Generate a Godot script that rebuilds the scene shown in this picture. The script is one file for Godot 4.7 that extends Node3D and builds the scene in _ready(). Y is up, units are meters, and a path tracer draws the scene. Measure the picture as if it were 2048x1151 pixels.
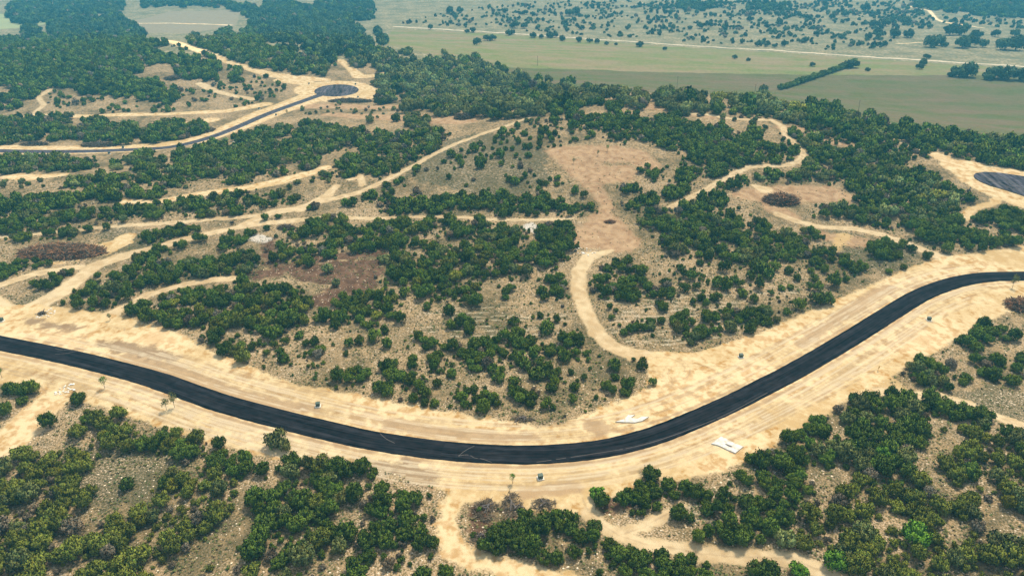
extends Node3D
# A new asphalt road bending through cleared juniper scrub, seen from the air.

const BUMPS := [
	[26, 90, -455, 190, 135],
	[9, 300, -350, 120, 90],
	[22, -330, -760, 330, 160],
	[1, -165, -590, 130, 80],
	[-4, -140, -105, 120, 45],
	[5, 150, -120, 110, 40],
	[6, -190, -330, 120, 70],
	[-5, -60, -560, 120, 60],
	[-4, 330, -560, 260, 70],
]
var ROAD := {"main": [-171,-194.9,-141,-185.7,-111.5,-175,-96.3,-167.9,-83.7,-162.2,-66.3,-155.7,-47.3,-149.1,-38.5,-146.2,-20.4,-142,-3.1,-139.6,9.9,-139.3,23.3,-140.7,34.2,-144,44.2,-148.6,61.2,-158.7,74.9,-168,90,-178.8,115.7,-198.3,133.7,-212.3,152.9,-226.5,170.2,-235.8,185.7,-240.4,201,-241.1], "far": [-324.6,-425.2,-295.1,-422.3,-259.9,-420.9,-245.7,-422.3,-224,-423.4,-214.6,-426.3,-203.7,-441,-196.6,-457.6,-190,-483.2,-182.5,-517.8,-171.9,-549.7,-163.3,-570.3,-155.3,-587.2]}
const CIRCLE := [-148.9, -592.3, 18.4]
var TURN := [234.4,-334.8,237,-337.6,242.9,-339.4,249.8,-338.2,259.4,-333.8,270.1,-326.4,277.1,-318.5,260.8,-295.1,252.3,-303.1,245.5,-311.7,240.5,-318.5,236,-323.3,233.9,-328.3,233.4,-331.8]
var STROKES := [
	["sand", [-182.1,-196.5,14,-170,-193.4,14,-141.3,-186.8,13,-111.5,-175,12,-83.9,-162.6,11,-59.4,-153.3,10.5,-38.5,-146.3,10,-3.1,-139.7,10.5,23.1,-140.7,11,49,-150.5,11,74.9,-168,12,113,-195.5,11,152.6,-226.3,10,184.9,-239.6,10,203.6,-241.5,12,220.6,-240.5,12]],
	["sand", [-186,-209.6,10,-175.4,-209.6,11,-161.4,-206.9,11,-141.4,-202.2,10,-120.1,-193.3,10,-98.3,-180.2,8,-83.3,-173.6,7,-68.8,-166,6]],
	["sand", [-82.9,-172.3,5,-69.2,-167.2,5,-54.6,-162.3,6,-37.5,-156.4,7,-22.8,-151.8,7,-8.8,-149,6,3.5,-147.4,5]],
	["sand", [48.7,-183,6,58.9,-179.2,8,71.5,-184.9,8,89.6,-195.5,7,108.2,-208.6,6,132.2,-222.7,7,162.1,-241,7,180.8,-249.8,8,198.8,-252.9,8,217.7,-256.8,9]],
	["sand", [47.7,-177.9,6,46.4,-164.6,6,38,-158.5,7,28.9,-154,6,18.7,-150.5,4]],
	["sand", [56.5,-169.6,9,66.3,-177.7,9]],
	["sand", [38.6,-132.9,5,50.7,-136.2,6,59.1,-143,7,69.2,-149.4,7,84.2,-159.9,7,103.1,-173.2,7,127.3,-190.8,8,154.7,-210.2,9,180.5,-226.2,9,199.8,-229.9,10]],
	["sand", [168.8,-219,8,185.6,-222.5,6]],
	["sand", [-34.9,-141,4,-22.3,-135.1,5,-11.8,-131.2,5.5,-1.7,-129.1,6,9.3,-127,6,17.7,-125,5,26.8,-129.8,5]],
	["sand", [-11.5,-126,3.5,-2.9,-125.7,3.5,4.3,-123.8,4,12.6,-121.1,4]],
	["sand", [-166.1,-180.4,7,-152.3,-178.5,7,-135.5,-173.7,6.5,-117.3,-165.1,5,-99.5,-158.3,5,-82.4,-151.1,5,-62.2,-143.9,4.5,-45.1,-139.4,4]],
	["sand", [-135.1,-166.4,5,-136.2,-158.4,5.5,-136.4,-150.7,6,-137.9,-144.3,6,-140.2,-139.8,6]],
	["track", [42.4,-263.9,0.8,40.1,-262.6,1.8,32.4,-258.8,3,26.8,-246.8,3,25.4,-230.7,3,26.5,-214,3,29.1,-200.5,3,33.2,-192,3.2,39.7,-186.6,4,48.7,-183,5]],
	["pink", [35.4,-277.9,10,46.5,-270.7,9,42.8,-284.9,9,41.4,-292.2,7,31.2,-268.7,4,27.7,-278.1,5]],
	["pink", [41.6,-294.7,4,45.4,-307.2,3.5,42.2,-322.1,4,36.3,-339.1,4.5,28.5,-358.8,5,22.4,-370.5,4]],
	["pink", [23.9,-372.3,4,34.7,-369.7,8,53.3,-364.1,11,66.4,-360.8,8,72.7,-349.7,6]],
	["pink", [38.7,-351.8,9,45.3,-339.7,11,55.9,-341.9,9]],
	["track", [28.9,-294.1,0.7,22,-293.3,1.3,12.8,-293.1,1.4,-5.5,-294.7,1.3,-24.1,-297.3,1.3,-45.2,-298.9,1.4,-65.8,-296.4,1.5,-86.2,-297.9,1.8,-100,-294.5,2.2,-114.8,-291.1,2.4,-124.6,-285.8,2.4,-134.4,-280.3,2.6,-144.2,-273.6,2.6,-151.5,-267.1,2.8,-162.7,-259.5,3.2,-169.6,-252,3.6,-170.4,-240.6,3.6,-171,-229.6,4,-174.4,-219.1,5,-177.6,-213.1,6]],
	["track", [-113.3,-300.6,1.8,-132.2,-295.9,1.7,-154.3,-291.4,1.6,-180.8,-286.9,1.5,-208.2,-281.6,1.4,-225.3,-277.9,1.3,-237.6,-276.5,1.3]],
	["track", [17.7,-433.8,1.2,-4.3,-415.6,1.6,-14.7,-407.5,1.8,-29.5,-394.9,1.9,-43.3,-379.1,2,-55.6,-359.6,2,-68.9,-336.9,2,-78.3,-324.9,2.2,-90.2,-317,2.2,-101.3,-308.1,2.6,-113.6,-301.7,2.8,-123,-287.9,2.4]],
	["track", [-90,-334.8,2,-91.3,-321.9,2.6,-100.8,-306.4,3]],
	["track", [-202.9,-231.7,2.5,-197.8,-235.6,2.6,-190.1,-244.8,2.5,-175.9,-250.6,2.5]],
	["track", [-145.4,-209.6,4,-142,-218,2.6,-137.3,-228,2.3,-129.8,-233.5,2.2,-118.6,-239,2.2,-109.1,-241.1,2.4]],
	["brown", [-108.9,-241.1,2.4,-96.6,-245.7,4,-88.4,-252.1,4,-79.6,-257.8,3.5,-67.6,-260,3.2,-55.6,-263.1,3]],
	["brown", [-85.2,-247.8,5,-73.6,-249.9,5,-58.8,-252,5]],
	["brown", [-80.6,-245.7,6.5,-67.7,-241.5,7,-59,-237.3,6.5,-62.8,-227.5,6,-71.2,-223.7,4.5,-54.7,-245.6,4]],
	["brown", [-106.1,-274.5,2.4,-103,-263,3,-96.5,-252,3]],
	["white", [-112.4,-277.3,3.2,-107.6,-274.5,2.6]],
	["white", [8.1,-287.3,3,10.2,-282.3,2.4]],
	["sand", [-202.9,-262.9,5,-186.8,-260.5,8,-174.4,-264.8,6,-169.2,-271.6,5,-169.3,-276.2,4]],
	["track", [-185.4,-216.7,5,-197.7,-224,6]],
	["pink", [113.1,-315.9,6,124.9,-314.8,9,140.6,-318.2,9,154.6,-316.5,8,160.3,-312.7,5]],
	["pink", [122.4,-303.1,5,128.4,-293.2,3.5]],
	["track", [120.7,-325.3,2,124.4,-321,4]],
	["track", [122.9,-296.6,2,130,-289.3,2,138.3,-284.4,2,152.9,-281.9,2,161.8,-276.2,2.2,169.1,-268,2.4,173.3,-261.8,2.6,177.6,-256.1,3.5,182.4,-252.3,5]],
	["pink", [134.7,-276.5,4,143.7,-271.9,6,149.1,-269.6,5]],
	["track", [74.4,-303.8,1.4,85.6,-313.3,1.8,97.4,-324,1.9,111.1,-336.9,1.9,123.4,-345.9,2,136.3,-348.8,1.8,144.4,-348.9,1.8,153.7,-354.4,2,158.5,-364.1,2,158.4,-375.7,2,157.3,-389,2.2,160.8,-405.3,2.2,157.8,-416.3,2,144.9,-413.3,1.6,130.2,-417.1,1.8,120.4,-421,1.6,110.5,-423.3,1.6,102.8,-438.5,1.6]],
	["pink", [74,-443,5,93.9,-438.2,7,106,-428.3,6,120.4,-417.1,4]],
	["pink", [161.1,-401.8,5,172,-403.3,4]],
	["pink", [176.1,-386.7,3,182,-380.1,3,188.8,-376,3]],
	["sand", [220.1,-388.9,1.6,226.4,-375.3,2.5,230.4,-364.9,4,234.5,-354.6,7,241.2,-347.7,8,250.3,-341.1,8,260.5,-334.8,8,274.4,-328.9,8]],
	["sand", [230.1,-349,5,232,-336.1,6,232.2,-323.2,6,236.7,-314.3,7,242.4,-306.8,8,251,-297.6,8]],
	["sand", [234.9,-330,10,246.3,-324,16,258.7,-312.9,20]],
	["sand", [206,-291.1,2.4,214.3,-299.6,2,225.8,-304.2,2.2,232.9,-310.7,2.4]],
	["track", [16.2,-126.9,2.6,17.6,-120.1,2.2,19.6,-115.7,2.2,23.8,-111.5,2,29.2,-109,2,34.8,-108.2,2,40.9,-106.2,2.2,48.1,-105,2.2,55.3,-104.3,2,60.5,-103.5,2,63.4,-101.4,2.1,66.4,-99.6,2.2,69.2,-96.7,2.2]],
	["track", [24.3,-111.6,1.5,30,-113.8,1.7,36.8,-118.2,1.4,40.1,-120,1]],
	["sand", [-11.5,-126.5,3,-14.4,-122.9,2.6,-15.3,-117.5,2.5,-14.5,-111.6,2.7,-12.2,-108,3,-8.7,-106,2.8,-3.4,-104.4,2.6,2.2,-102.9,2.4,7.7,-101.3,2.4,14.2,-98.8,2.4]],
	["track", [101.4,-165.2,2.5,111.2,-164.5,3,123.4,-163.5,2.5,130,-157.8,2.2,133.8,-152.3,2.2,138,-147.1,2.4,142.7,-140.5,2.4]],
	["ochre", [111.7,-176.8,3.5,113.1,-170.3,4,114.6,-166.1,3.5]],
	["ochre", [145.5,-276.4,3,135.8,-263,2]],
	["ochre", [6.9,-127.1,3,8.5,-122.9,3]],
	["gravel", [-180.1,-1109.9,2.4,-101,-1078.2,2.4,2.1,-1029.6,2.4,96.3,-979.4,2.4,225.7,-911,2.4,322.7,-869,2.4,389.8,-829.6,2.4,469.6,-790.9,2.4,543.9,-753.2,2.4,601,-722.4,2.4]],
	["track", [743.1,-1385.5,3,749.5,-1318.4,3.5,698.8,-1202.7,3.5,688.3,-1158.8,4,702.5,-1128.7,3,711.3,-1096.1,2.5]],
	["track", [498.8,-933.4,1.6,543.5,-945.2,1.6]],
	["track", [249.9,-1440.9,2,278.4,-1385.5,2]],
	["track", [-626,-1142.8,3,-548.7,-1152.4,3,-435.4,-1127.9,3]],
	["sand", [-403.3,-826.1,5,-344.7,-751.8,6,-306.3,-714.1,6,-273.4,-680.3,5,-239.6,-652.2,5,-215.8,-635.5,7,-189.5,-629.2,6,-165.8,-623.2,5]],
	["sand", [-362.4,-516.4,5,-344.9,-514.7,5,-316.1,-514.2,4,-294.3,-517.9,5,-261.7,-518.5,4,-218.4,-525.9,5,-204.1,-538,6,-195.4,-547.5,6]],
	["track", [-270.1,-607.2,4,-246.3,-582.3,3.5,-210.7,-562.5,3.5]],
	["track", [-390.6,-588.4,3,-387.4,-568,2,-370.8,-547.5,2,-363.3,-523.4,2]],
	["sand", [-327.5,-429.6,10,-297.4,-426,10,-262,-424.8,10,-225.9,-427.4,10,-204.9,-443.8,10,-197.5,-459.8,10,-190.9,-485.6,12,-183.1,-519.5,13,-172.4,-551.3,13,-163.5,-571.2,14]],
	["sand", [-163.6,-595.6,22,-148.9,-592.3,30,-140.3,-585.4,30]],
	["sand", [-181.1,-614,8,-204.7,-620.2,6]],
	["sand", [-168.3,-696.8,4,-152,-666.8,4.5,-138.5,-637.5,6,-126.8,-640.5,5,-118,-650.7,4]],
	["sand", [-220.1,-499.1,7,-232.2,-492.8,5]],
	["pink", [-176.5,-524.1,6,-158.2,-541.2,9,-126.2,-538.1,10,-101.1,-528.6,9,-78,-528.4,9,-44.8,-499.4,9,-21.5,-462,7]],
	["pink", [-134.2,-506.9,7,-108.4,-489.5,8,-46.8,-445.2,9,-30,-437.7,9,-20.9,-449.3,7]],
	["sand", [-278.8,-366.1,5,-264.1,-360.9,6,-249.1,-363.7,4]],
	["sand", [-169.1,-316,3,-150.9,-325.7,4,-133.3,-332.8,4,-120.9,-342.4,5,-108.7,-355.6,4,-102.5,-363.6,4]],
	["sand", [-188.2,-315.1,3,-167.7,-312.9,2]],
	["track", [-84.5,-343,2,-80.7,-350.1,2,-76.6,-335.9,2]],
	["track", [-58.5,-384.5,1,-56.4,-391,1]],
	["dark", [-137.1,-193.9,2,-129.6,-192.4,3,-119.9,-189.4,3.2,-109,-185,2.4]],
	["dark", [-170.1,-209.6,2,-161,-206.2,1.5,-151.3,-204.5,2]],
	["dark", [-170.1,-209.6,1.5,-156.5,-204.5,2]],
	["tan", [-123.5,-186.8,3.5,-102.8,-176.2,3.5,-85.8,-167.8,2.8,-67.3,-160.9,2.6,-56.9,-160.1,2]],
	["tan", [-34.1,-153.1,2.6,-19.7,-148.4,2.8,-3.2,-145.9,2.4,6.2,-146.3,1.6]],
	["tan", [21.5,-150.4,2.4,24.8,-149.2,2.6]],
	["tan", [3.2,-125.5,2,15.4,-126.7,2]],
	["tan", [95.1,-192.4,2,121.7,-215.5,2.5,144.1,-232.1,2.5]],
	["dark", [-36.3,-134.6,3.5,-28.7,-135.3,3,-20.6,-131.5,2.4]],
	["grassy", [-113.6,-137,8,-100.1,-136,8,-94.3,-137.6,7,-98.9,-128.4,6,-88.5,-139.3,6,-91.7,-129.1,5]],
	["grassy", [143.7,-271.9,10,148.6,-254.3,9,177.9,-271.4,6]],
	["grassy", [-178.1,-216.6,5,-177.6,-227.7,5,-178.8,-239.5,4]],
	["grassy", [-157.3,-273.9,8,-176.1,-281,7,-159.6,-264.8,5]],
	["grassy", [-33.6,-359.8,25,-6.3,-343.8,25,-21.3,-387.3,20,7.1,-367.9,14]],
	["grassy", [136.5,-157.8,8,143.3,-160.4,8]],
	["brown", [25.8,-122.2,3.5,22.6,-120.7,3]],
	["brown", [-7,-121.8,2.5,-7.4,-115.7,3,-5,-111.2,3]],
	["brown", [-0.5,-125.7,2,0.7,-118.4,2]],
	["brown", [7.8,-119.7,2]],
]
var AREAS := [
	["field", [-167.1,-847.2,-174,-1079.9,-89.9,-1051,2.1,-1012.3,116.1,-950.7,221.2,-891.8,316.8,-852,386,-814.4,461.4,-776,535.5,-740.5,635.3,-702.2,349.9,-364.3,303.9,-400.4,271.9,-421.9,233.2,-439.9,187,-447.1,205.5,-576.9,136.9,-507.1,80.3,-495,60.1,-537.1,24.4,-611.6,-21.2,-681,-63.4,-728.9,-123.2,-789.5]],
	["pale", [-1104.3,-1325.6,-891.2,-1276,-826.3,-1255.5,-755.1,-1228.7,-734.4,-1158.8,-729,-1099.1,-763,-1082,-894.6,-1060]],
	["mauve", [-620,-1152.5,-608.1,-1228.7,-610.8,-1311.2,-490.8,-1325.6,-444.9,-1189.9,-424.9,-1115.8,-457.9,-1029.9,-522.8,-1031.7]],
	["mauve", [-301.7,-1177.2,-283.4,-1282.9,-245.3,-1289.9,-247.7,-1189.8,-274.3,-1127.8]],
]
var GROVES := [
	["the thicket lining the lower road edge", 1.7, 2.7, "od", [-125.3,-164.3,3.5,-118.2,-161.9,4.1,-110.7,-158.5,4.1,-116.8,-151.2,4.6,-107.9,-147.2,5.2,-101,-141.4,4.6,-97,-144.2,4.6,-93.3,-145.1,4.6,-86.2,-144,5.2,-80.5,-146.8,5.2,-76.8,-147.8,4.1,-93.6,-152,2.9,-93.6,-136.8,3.5,-95.2,-154.1,2.3]],
	["the clump by the sandy spur", 1.6, 2.4, "d", [-147.9,-167.8,3.5,-141.4,-166.6,2.9,-144.1,-163.8,3.5,-144.4,-158.6,2.3,-141,-159.3,2.3,-129.1,-153.1,3.5]],
	["the olive wood below the grassy glade", 1.8, 3.0, "oog", [-129,-135.5,6.3,-122.6,-135.4,6.3,-117.1,-137.1,5.8,-108.8,-136.2,5.8,-121.8,-127.9,6.9,-112.6,-127,6.9,-106,-128.6,6.3,-101.8,-130.1,4.6,-105.8,-121.5,6.9,-113.6,-118.6,7.4,-113.7,-111.3,8,-104.5,-111.2,8,-96.1,-112.5,8,-89.4,-115.2,7.4,-85.6,-119.6,6.3,-80,-115,7.4,-74.2,-114.8,7.4,-85.1,-106.7,8,-76.2,-106.5,8,-104.3,-103.7,7.9,-94.8,-104.2,7.9,-70.6,-117.7,6.3,-69.5,-109,5.1,-64.2,-116,4,-70.6,-120.7,4,-134,-131.3,6.9,-126.7,-118.7,8,-117.8,-105.9,8]],
	["the island of the grassy glade", 1.7, 2.6, "odg", [-85.1,-130.7,4,-80,-128.9,5.2,-74,-126.3,4.6,-75.5,-124,4,-72.4,-128.7,4,-76.2,-132.2,2.9]],
	["the round clump between glade and road", 1.8, 2.6, "d", [-75.6,-137.4,4,-70.4,-137.3,5.2,-66,-131.9,4.6,-70.2,-132.9,4,-74.7,-140.1,3.5]],
	["the broad grove below the road bend", 1.8, 2.9, "dog", [-54.2,-135.1,5.2,-49.1,-135,5.8,-42.3,-133,5.8,-44.9,-128,5.8,-49.2,-125.6,5.2,-55.9,-123.4,5.7,-58.6,-120.4,5.7,-49.7,-118.6,5.7,-43.1,-115.4,6.3,-56.6,-114.3,5.7,-59.1,-111.5,5.7,-50.7,-109.9,6.3,-42.8,-109.6,5.7,-53.9,-105.9,5.1,-46.9,-104.3,5.1,-40.4,-124.6,4,-56.6,-130,2.9,-51,-123.3,5.2]],
	["the clump beside the looping sand track", 1.7, 2.6, "d", [-31.6,-122.7,5.2,-26.8,-122.5,5.2,-22.9,-120.5,3.4,-27.5,-115.6,5.1,-22,-113.2,5.1,-19.4,-110.3,5.1,-21.5,-108.7,4.6,-17.3,-111.6,3.4,-30.4,-109.2,4,-31.9,-111.4,2.9,-27,-105,2.8,-23.4,-105.2,3.1,-32.8,-103.2,4,-37.6,-111.6,3.4,-39.4,-125.3,2.9,-13.6,-101.1,2.3,-18.4,-101,2.8]],
	["the belt crossing the sand loop slope", 1.5, 2.4, "d", [0.5,-112.1,3.7,-3.8,-109,2.9,-5.4,-108.4,2.3,4.3,-114.5,4.6,8.7,-115.1,3.4,3.4,-108.1,2.8,6.8,-105.7,4.6,12.6,-113.4,2.9,15.9,-111.6,4,19.6,-109.6,4,21.9,-106.1,4,24.2,-103.8,4.5,29.7,-106.5,4.6,28.1,-102,5.7,33.3,-101.8,5.1,35.9,-103.7,4,20.8,-111.7,2.3,38.3,-100.4,4.5,37.8,-103,3.4]],
	["the broken row under the lower verge", 1.3, 2.3, "d", [20,-124.9,4.6,23.2,-126.4,2.9,20.9,-122.4,2.9,26,-122.1,3.4,31.6,-123.5,4.6,34.8,-127.3,3.5,37.8,-123.9,3.5,41.1,-129.2,3.2,32.8,-119,2.9,29.8,-118.5,2.3,28.8,-122,2.3,41.4,-123.9,2.9,38.9,-119.5,2,27.1,-119.7,2.3]],
	["the gully below the slotted washout slab", 1.4, 2.4, "d", [42.9,-123.5,3.5,47.9,-119.4,4.6,48.8,-116.7,4,51.6,-120.9,2.9,55.9,-127.4,2.7,59.8,-125.8,3.2,55.5,-118,3.4,60,-118.3,4.6,63.7,-119.8,3.4,52.6,-114.9,2.9,63.6,-125.3,1.7,52.1,-131.8,2.4,61.6,-133.2,2.9,64.5,-134.1,2.3,67.5,-133,3.5,70.6,-132.8,3.5,71.2,-128.8,5.2,67.6,-126,4,70.4,-124.6,4.6,60.9,-113.5,2.9,57.4,-112.7,3.7]],
	["the sand patch beyond the slotted slab", 1.4, 2.2, "d", [72.4,-147.8,3.4,71.3,-142.9,2.7,76.9,-149.7,2.3,76,-143.1,2.6,83.3,-150.4,4.4,82.6,-145.5,4.1,90,-156.2,3.2,80.1,-146.8,2.3,85.7,-148.9,2.9]],
	["the dark grove under the tan track", 1.8, 2.9, "dg", [100,-157.8,5.2,103,-155.9,5.2,109.8,-157.6,5.8,115.1,-163.1,3.5,114.5,-155.6,5.8,120.4,-154.8,5.8,123.4,-151.9,5.8,127.9,-150,5.8,128,-146.6,4.1,95.5,-148.4,6.4,101.9,-147.2,7,108.8,-147,7,109.7,-142.1,5.2,94.1,-140.4,7,99.9,-138.7,7,103.4,-135.6,5.8,87.8,-132,6.4,93.8,-131.2,6.4,95.5,-128.5,4.6,79.5,-138,5.2,76,-136.7,4.6,83.3,-136.4,5.2,83.6,-132.2,4.6,79.2,-131.8,4.6,87.6,-139.8,4.1]],
	["the olive scrub below the dark grove", 1.7, 2.7, "oog", [79.3,-122.5,4.6,75.2,-122.4,3.5,83,-121.7,5.2,87.5,-126.8,3.5,89.4,-119.8,5.2,95.8,-123,5.2,97.2,-119.5,5.2,89.7,-115,5.7,92.8,-113.3,5.7,95.4,-111.8,4.6,101.9,-125.7,2.9]],
	["the wooded slope below the tan track", 1.7, 2.8, "ogd", [118.2,-143.5,4.6,121.3,-141.1,5.2,128,-140.9,5.2,132,-141.6,5.2,115.5,-135.2,5.8,117.5,-131.7,5.8,108.4,-130.6,4,110,-126.1,5.8,105.9,-121.4,5.8,116,-125.9,5.8,122.9,-129.4,5.8,114.6,-120.5,6.3,120.5,-123.3,6.3,102.8,-114,6.3,103.7,-111.5,5.7,113.6,-115.7,5.2,102,-116.1,5.2,133.7,-134.1,6.9,125.8,-123,6.9]],
	["the olive wood beside the track end", 1.8, 3.0, "oog", [72.5,-115.7,5.2,76.5,-116,5.7,80.8,-116.9,5.7,66.3,-111.9,5.1,64.9,-114.4,4,70.9,-111.7,5.7,76.1,-110.5,6.9,82.6,-112.2,5.7,72.4,-106.4,6.8,74.9,-103.7,7.4,80,-106.6,6.8,86.1,-107.8,6.3,87.7,-105,6.3,81.5,-102.1,7.4,85.8,-99.9,7.4,92.1,-104.9,6.3,98.2,-106,6.8,103.6,-105.8,6.8,108.3,-105.7,6.8,91.5,-100.6,7.4,98.5,-100.4,7.4,104.9,-100.3,7.4,74.9,-99.4,7.4,64.5,-107.1,4,67.5,-109,4,118.6,-111,8,111.9,-100.8,8]],
	["the bushes along the lower sand track", 1.3, 2.3, "d", [36.2,-103.1,4,52.7,-100.4,3.7,49.8,-109.3,3.4,45.3,-111.7,2.9,55,-108.4,2.6,40.5,-109.7,1.7,45,-107.2,1.8,38.7,-115.8,2.3,41.5,-115.4,1.8,13.9,-105.7,1.8,-1.2,-105.3,1.7]],
	["the oval thicket above the wide track", 1.6, 2.5, "d", [-157.6,-275.4,4.4,-151,-280.2,5.9,-142.6,-281.3,4.5,-154.1,-277.3,4.4,-145.8,-278.4,4.4]],
	["the bushes strung along the wide track", 1.5, 2.2, "d", [-135,-273.3,3.3,-132.4,-271.9,2.2,-141.4,-266.7,2.8,-120.9,-269.3,4.3,-122.7,-266,3.2,-117.5,-272.6,3.6,-115.6,-279.3,3,-123,-277.2,2.5,-108.9,-283.3,2.5,-128.5,-284,2.3,-114.3,-293.4,2.9,-94.8,-308,3.6,-108.7,-296.2,1.9]],
	["the long grove between two sand tracks", 1.7, 2.6, "dg", [-147.7,-262.7,4.2,-150.1,-253.5,5.5,-143.1,-249.2,6.1,-152.1,-241.7,6,-143.3,-234.9,5.9,-135.8,-240.5,6.7,-131.4,-246.3,6.1,-126.1,-250.6,6.1,-121.3,-243.4,5.4,-115.3,-253.6,5.5,-110.6,-256.7,5.5,-113.5,-244.7,5.4,-107.1,-246.4,5.4,-147.3,-229.4,5.2,-140.8,-222.9,4.5,-159.8,-233.3,4.6,-159.6,-225.6,5.2,-152.9,-222.9,5.1,-145.9,-218.8,4.5,-157.7,-216.3,4.4,-153.2,-216.3,5.1,-161.4,-215.2,2.5,-119.1,-248,4.7,-106.8,-253.2,4.1]],
	["the islands by the red brush heap", 1.4, 2.1, "d", [-177.7,-241.8,3.7,-176.6,-243.4,3,-184.2,-235.7,2.2,-178.3,-232.9,3.3,-176.5,-235.7,2.5,-201.8,-247.7,4.7,-200,-250.7,4.1,-193.4,-251.5,3.4,-190.1,-252.7,3.4,-200.8,-241.9,3.3,-210.7,-247,4.7,-162.9,-241.7,2.1]],
	["the broad grove above the sand flat", 1.8, 2.8, "do", [-137,-212.7,3.8,-132.6,-216.3,3.8,-125.5,-207.8,5,-126.9,-220.3,5.8,-118.8,-208.8,6.2,-120.2,-224,6.4,-110,-210.2,6.2,-108.8,-222.9,7.1,-99.9,-207.8,6.8,-101.8,-230.9,5.9,-94.2,-217.6,7.6,-87.1,-205.4,6.2,-89.7,-225.5,7.1,-84.7,-228.1,5.9,-78.4,-217.6,6.4,-78.8,-207.7,5.6,-80.6,-198.4,4.2,-99.2,-197.5,4.2,-91.7,-189.8,4.1,-88.3,-183.7,4.1,-98.7,-193.2,3,-74.4,-207.7,3.7,-95.4,-230.5,4.6,-82.8,-213.6,5.7,-74,-220.9,3.2]],
	["the bushes below the brown clearing", 1.6, 2.5, "do", [-67,-209.4,3.7,-60.4,-210,4.4,-60.6,-220.1,5.8,-59.3,-220.8,5.1,-52.7,-224.5,5.8,-46.5,-220.8,5.1,-54.2,-213.5,5.7,-59.6,-213.6,5,-47.1,-213.5,4.4,-60.8,-203.2,1.8,-42.6,-212.4,3.8,-39.8,-209.9,3.4,-46.6,-213.5,2.5]],
	["the grove above the brown clearing", 1.7, 2.6, "do", [-98.5,-266.7,4.9,-94.8,-276.2,6.6,-87.9,-283.6,7.5,-80.1,-288.8,7.6,-95.9,-257.7,4.8,-88.8,-262.2,6.9,-81.6,-266.8,7.1,-74.1,-271.6,7.2,-84.6,-254.2,4.1,-77.8,-260,4.1,-74,-281.3,6.7,-66.4,-276.4,7.3,-58.9,-283.8,7.5,-50.3,-286.2,7.6,-41,-283.6,7.5,-60.5,-267.8,5,-50.4,-271.5,6.5,-41.8,-271.4,5.7,-35,-290.1,6.9,-28.1,-289.9,6.9,-66.5,-265.9,3.5]],
	["the wood east of the brown clearing", 1.8, 2.8, "dgo", [-23,-280.8,7.4,-14.3,-284.6,7.5,-5.3,-281.9,6.7,1.3,-279.3,5.2,-9.5,-270.9,7.2,-0.9,-270.8,5.7,-46.2,-256.7,6.9,-37.5,-253.1,7.5,-29.3,-253,8.2,-21.5,-257.3,7.6,-13.3,-260.8,6.9,-5,-260.7,6.9,3.3,-257,6.2,-44.1,-242.4,6.7,-37.4,-236.2,6.6,-30.1,-240.2,7.3,-22.4,-242.2,7.4,-14.7,-244.3,7.4,-4.8,-244.1,6.7,3.2,-244,5.4,-32.7,-228.3,5.2,-27,-228.2,5.2,-48.7,-253.2,4.8,-19.5,-228.1,5.9,-15.4,-220.5,4.5,-12.2,-232,5.2,-0.8,-231.9,2.6,-2.9,-254.9,5.5,-32.7,-266.6,4.9]],
	["the grove west of the mottled clearing", 1.7, 2.6, "d", [16.8,-279.9,7.4,23.8,-286,6.1,14,-265.8,7.1,20.3,-265.7,6.4,13.4,-252.4,5.5,17.7,-256.8,4.8,24.1,-274.9,4.4]],
	["the row above the long level track", 1.6, 2.5, "d", [-53.3,-307.4,7.3,-44.1,-310,8.1,-34.5,-309.8,8.1,-25,-312.2,8.2,-15.4,-311.8,8.2,-5.7,-310.3,8.2,3.8,-308.2,8.1,13.3,-307.8,8.1,22.6,-304.8,7.3,29.5,-301.9,6.4,35.6,-304.3,4.8,-3.3,-301.6,5.6,10.7,-298.5,4.7,-36.2,-302.7,4.8,26.7,-295.9,3.1,-69.7,-319.2,4,-61.4,-313.2,4.9,-77.7,-310.5,3.3]],
	["the band along the upper west track", 1.6, 2.5, "dg", [-223.6,-283.4,5.2,-225.5,-279,4.4,-223.3,-294.2,6.2,-211.4,-287.9,6.1,-206.8,-293.4,7,-199.5,-294.7,7,-192.4,-296.6,7.1,-184.2,-296.4,7.1,-178.4,-300.7,5.6,-175.6,-301.7,5.6,-176.9,-289.6,3.8,-188.7,-282.3,3,-196.5,-279.5,4.1,-204.1,-279.2,4.1,-181.8,-283.6,2.6,-214.4,-276.2,4.4,-234,-281.9,5.9]],
	["the grove at the upper track fork", 1.6, 2.5, "dg", [-167.3,-297.9,5.5,-164.9,-307.3,7.3,-157.6,-309.7,8.1,-149.3,-305.7,6.4,-142.4,-298.1,4.7,-130.7,-303.8,6.4,-125.2,-312,7.4,-115.6,-308.2,4.9,-138.4,-314.2,6.3,-115.3,-320.9,5.6,-105.5,-316.7,4.3,-134.3,-321.8,6.4,-144.2,-315.3,5.5]],
	["the dark wood beyond the west track", 1.7, 2.7, "d", [-240.7,-314,10.6,-229.7,-316.2,10.2,-216.8,-315,10.2,-210.4,-321.1,8.8,-226.9,-303.6,8.8,-231.2,-295.5,7.8,-189.9,-319.9,8,-178.4,-321.5,7.2,-256.9,-312.6,11.4,-200.1,-320.4,7.2]],
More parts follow.
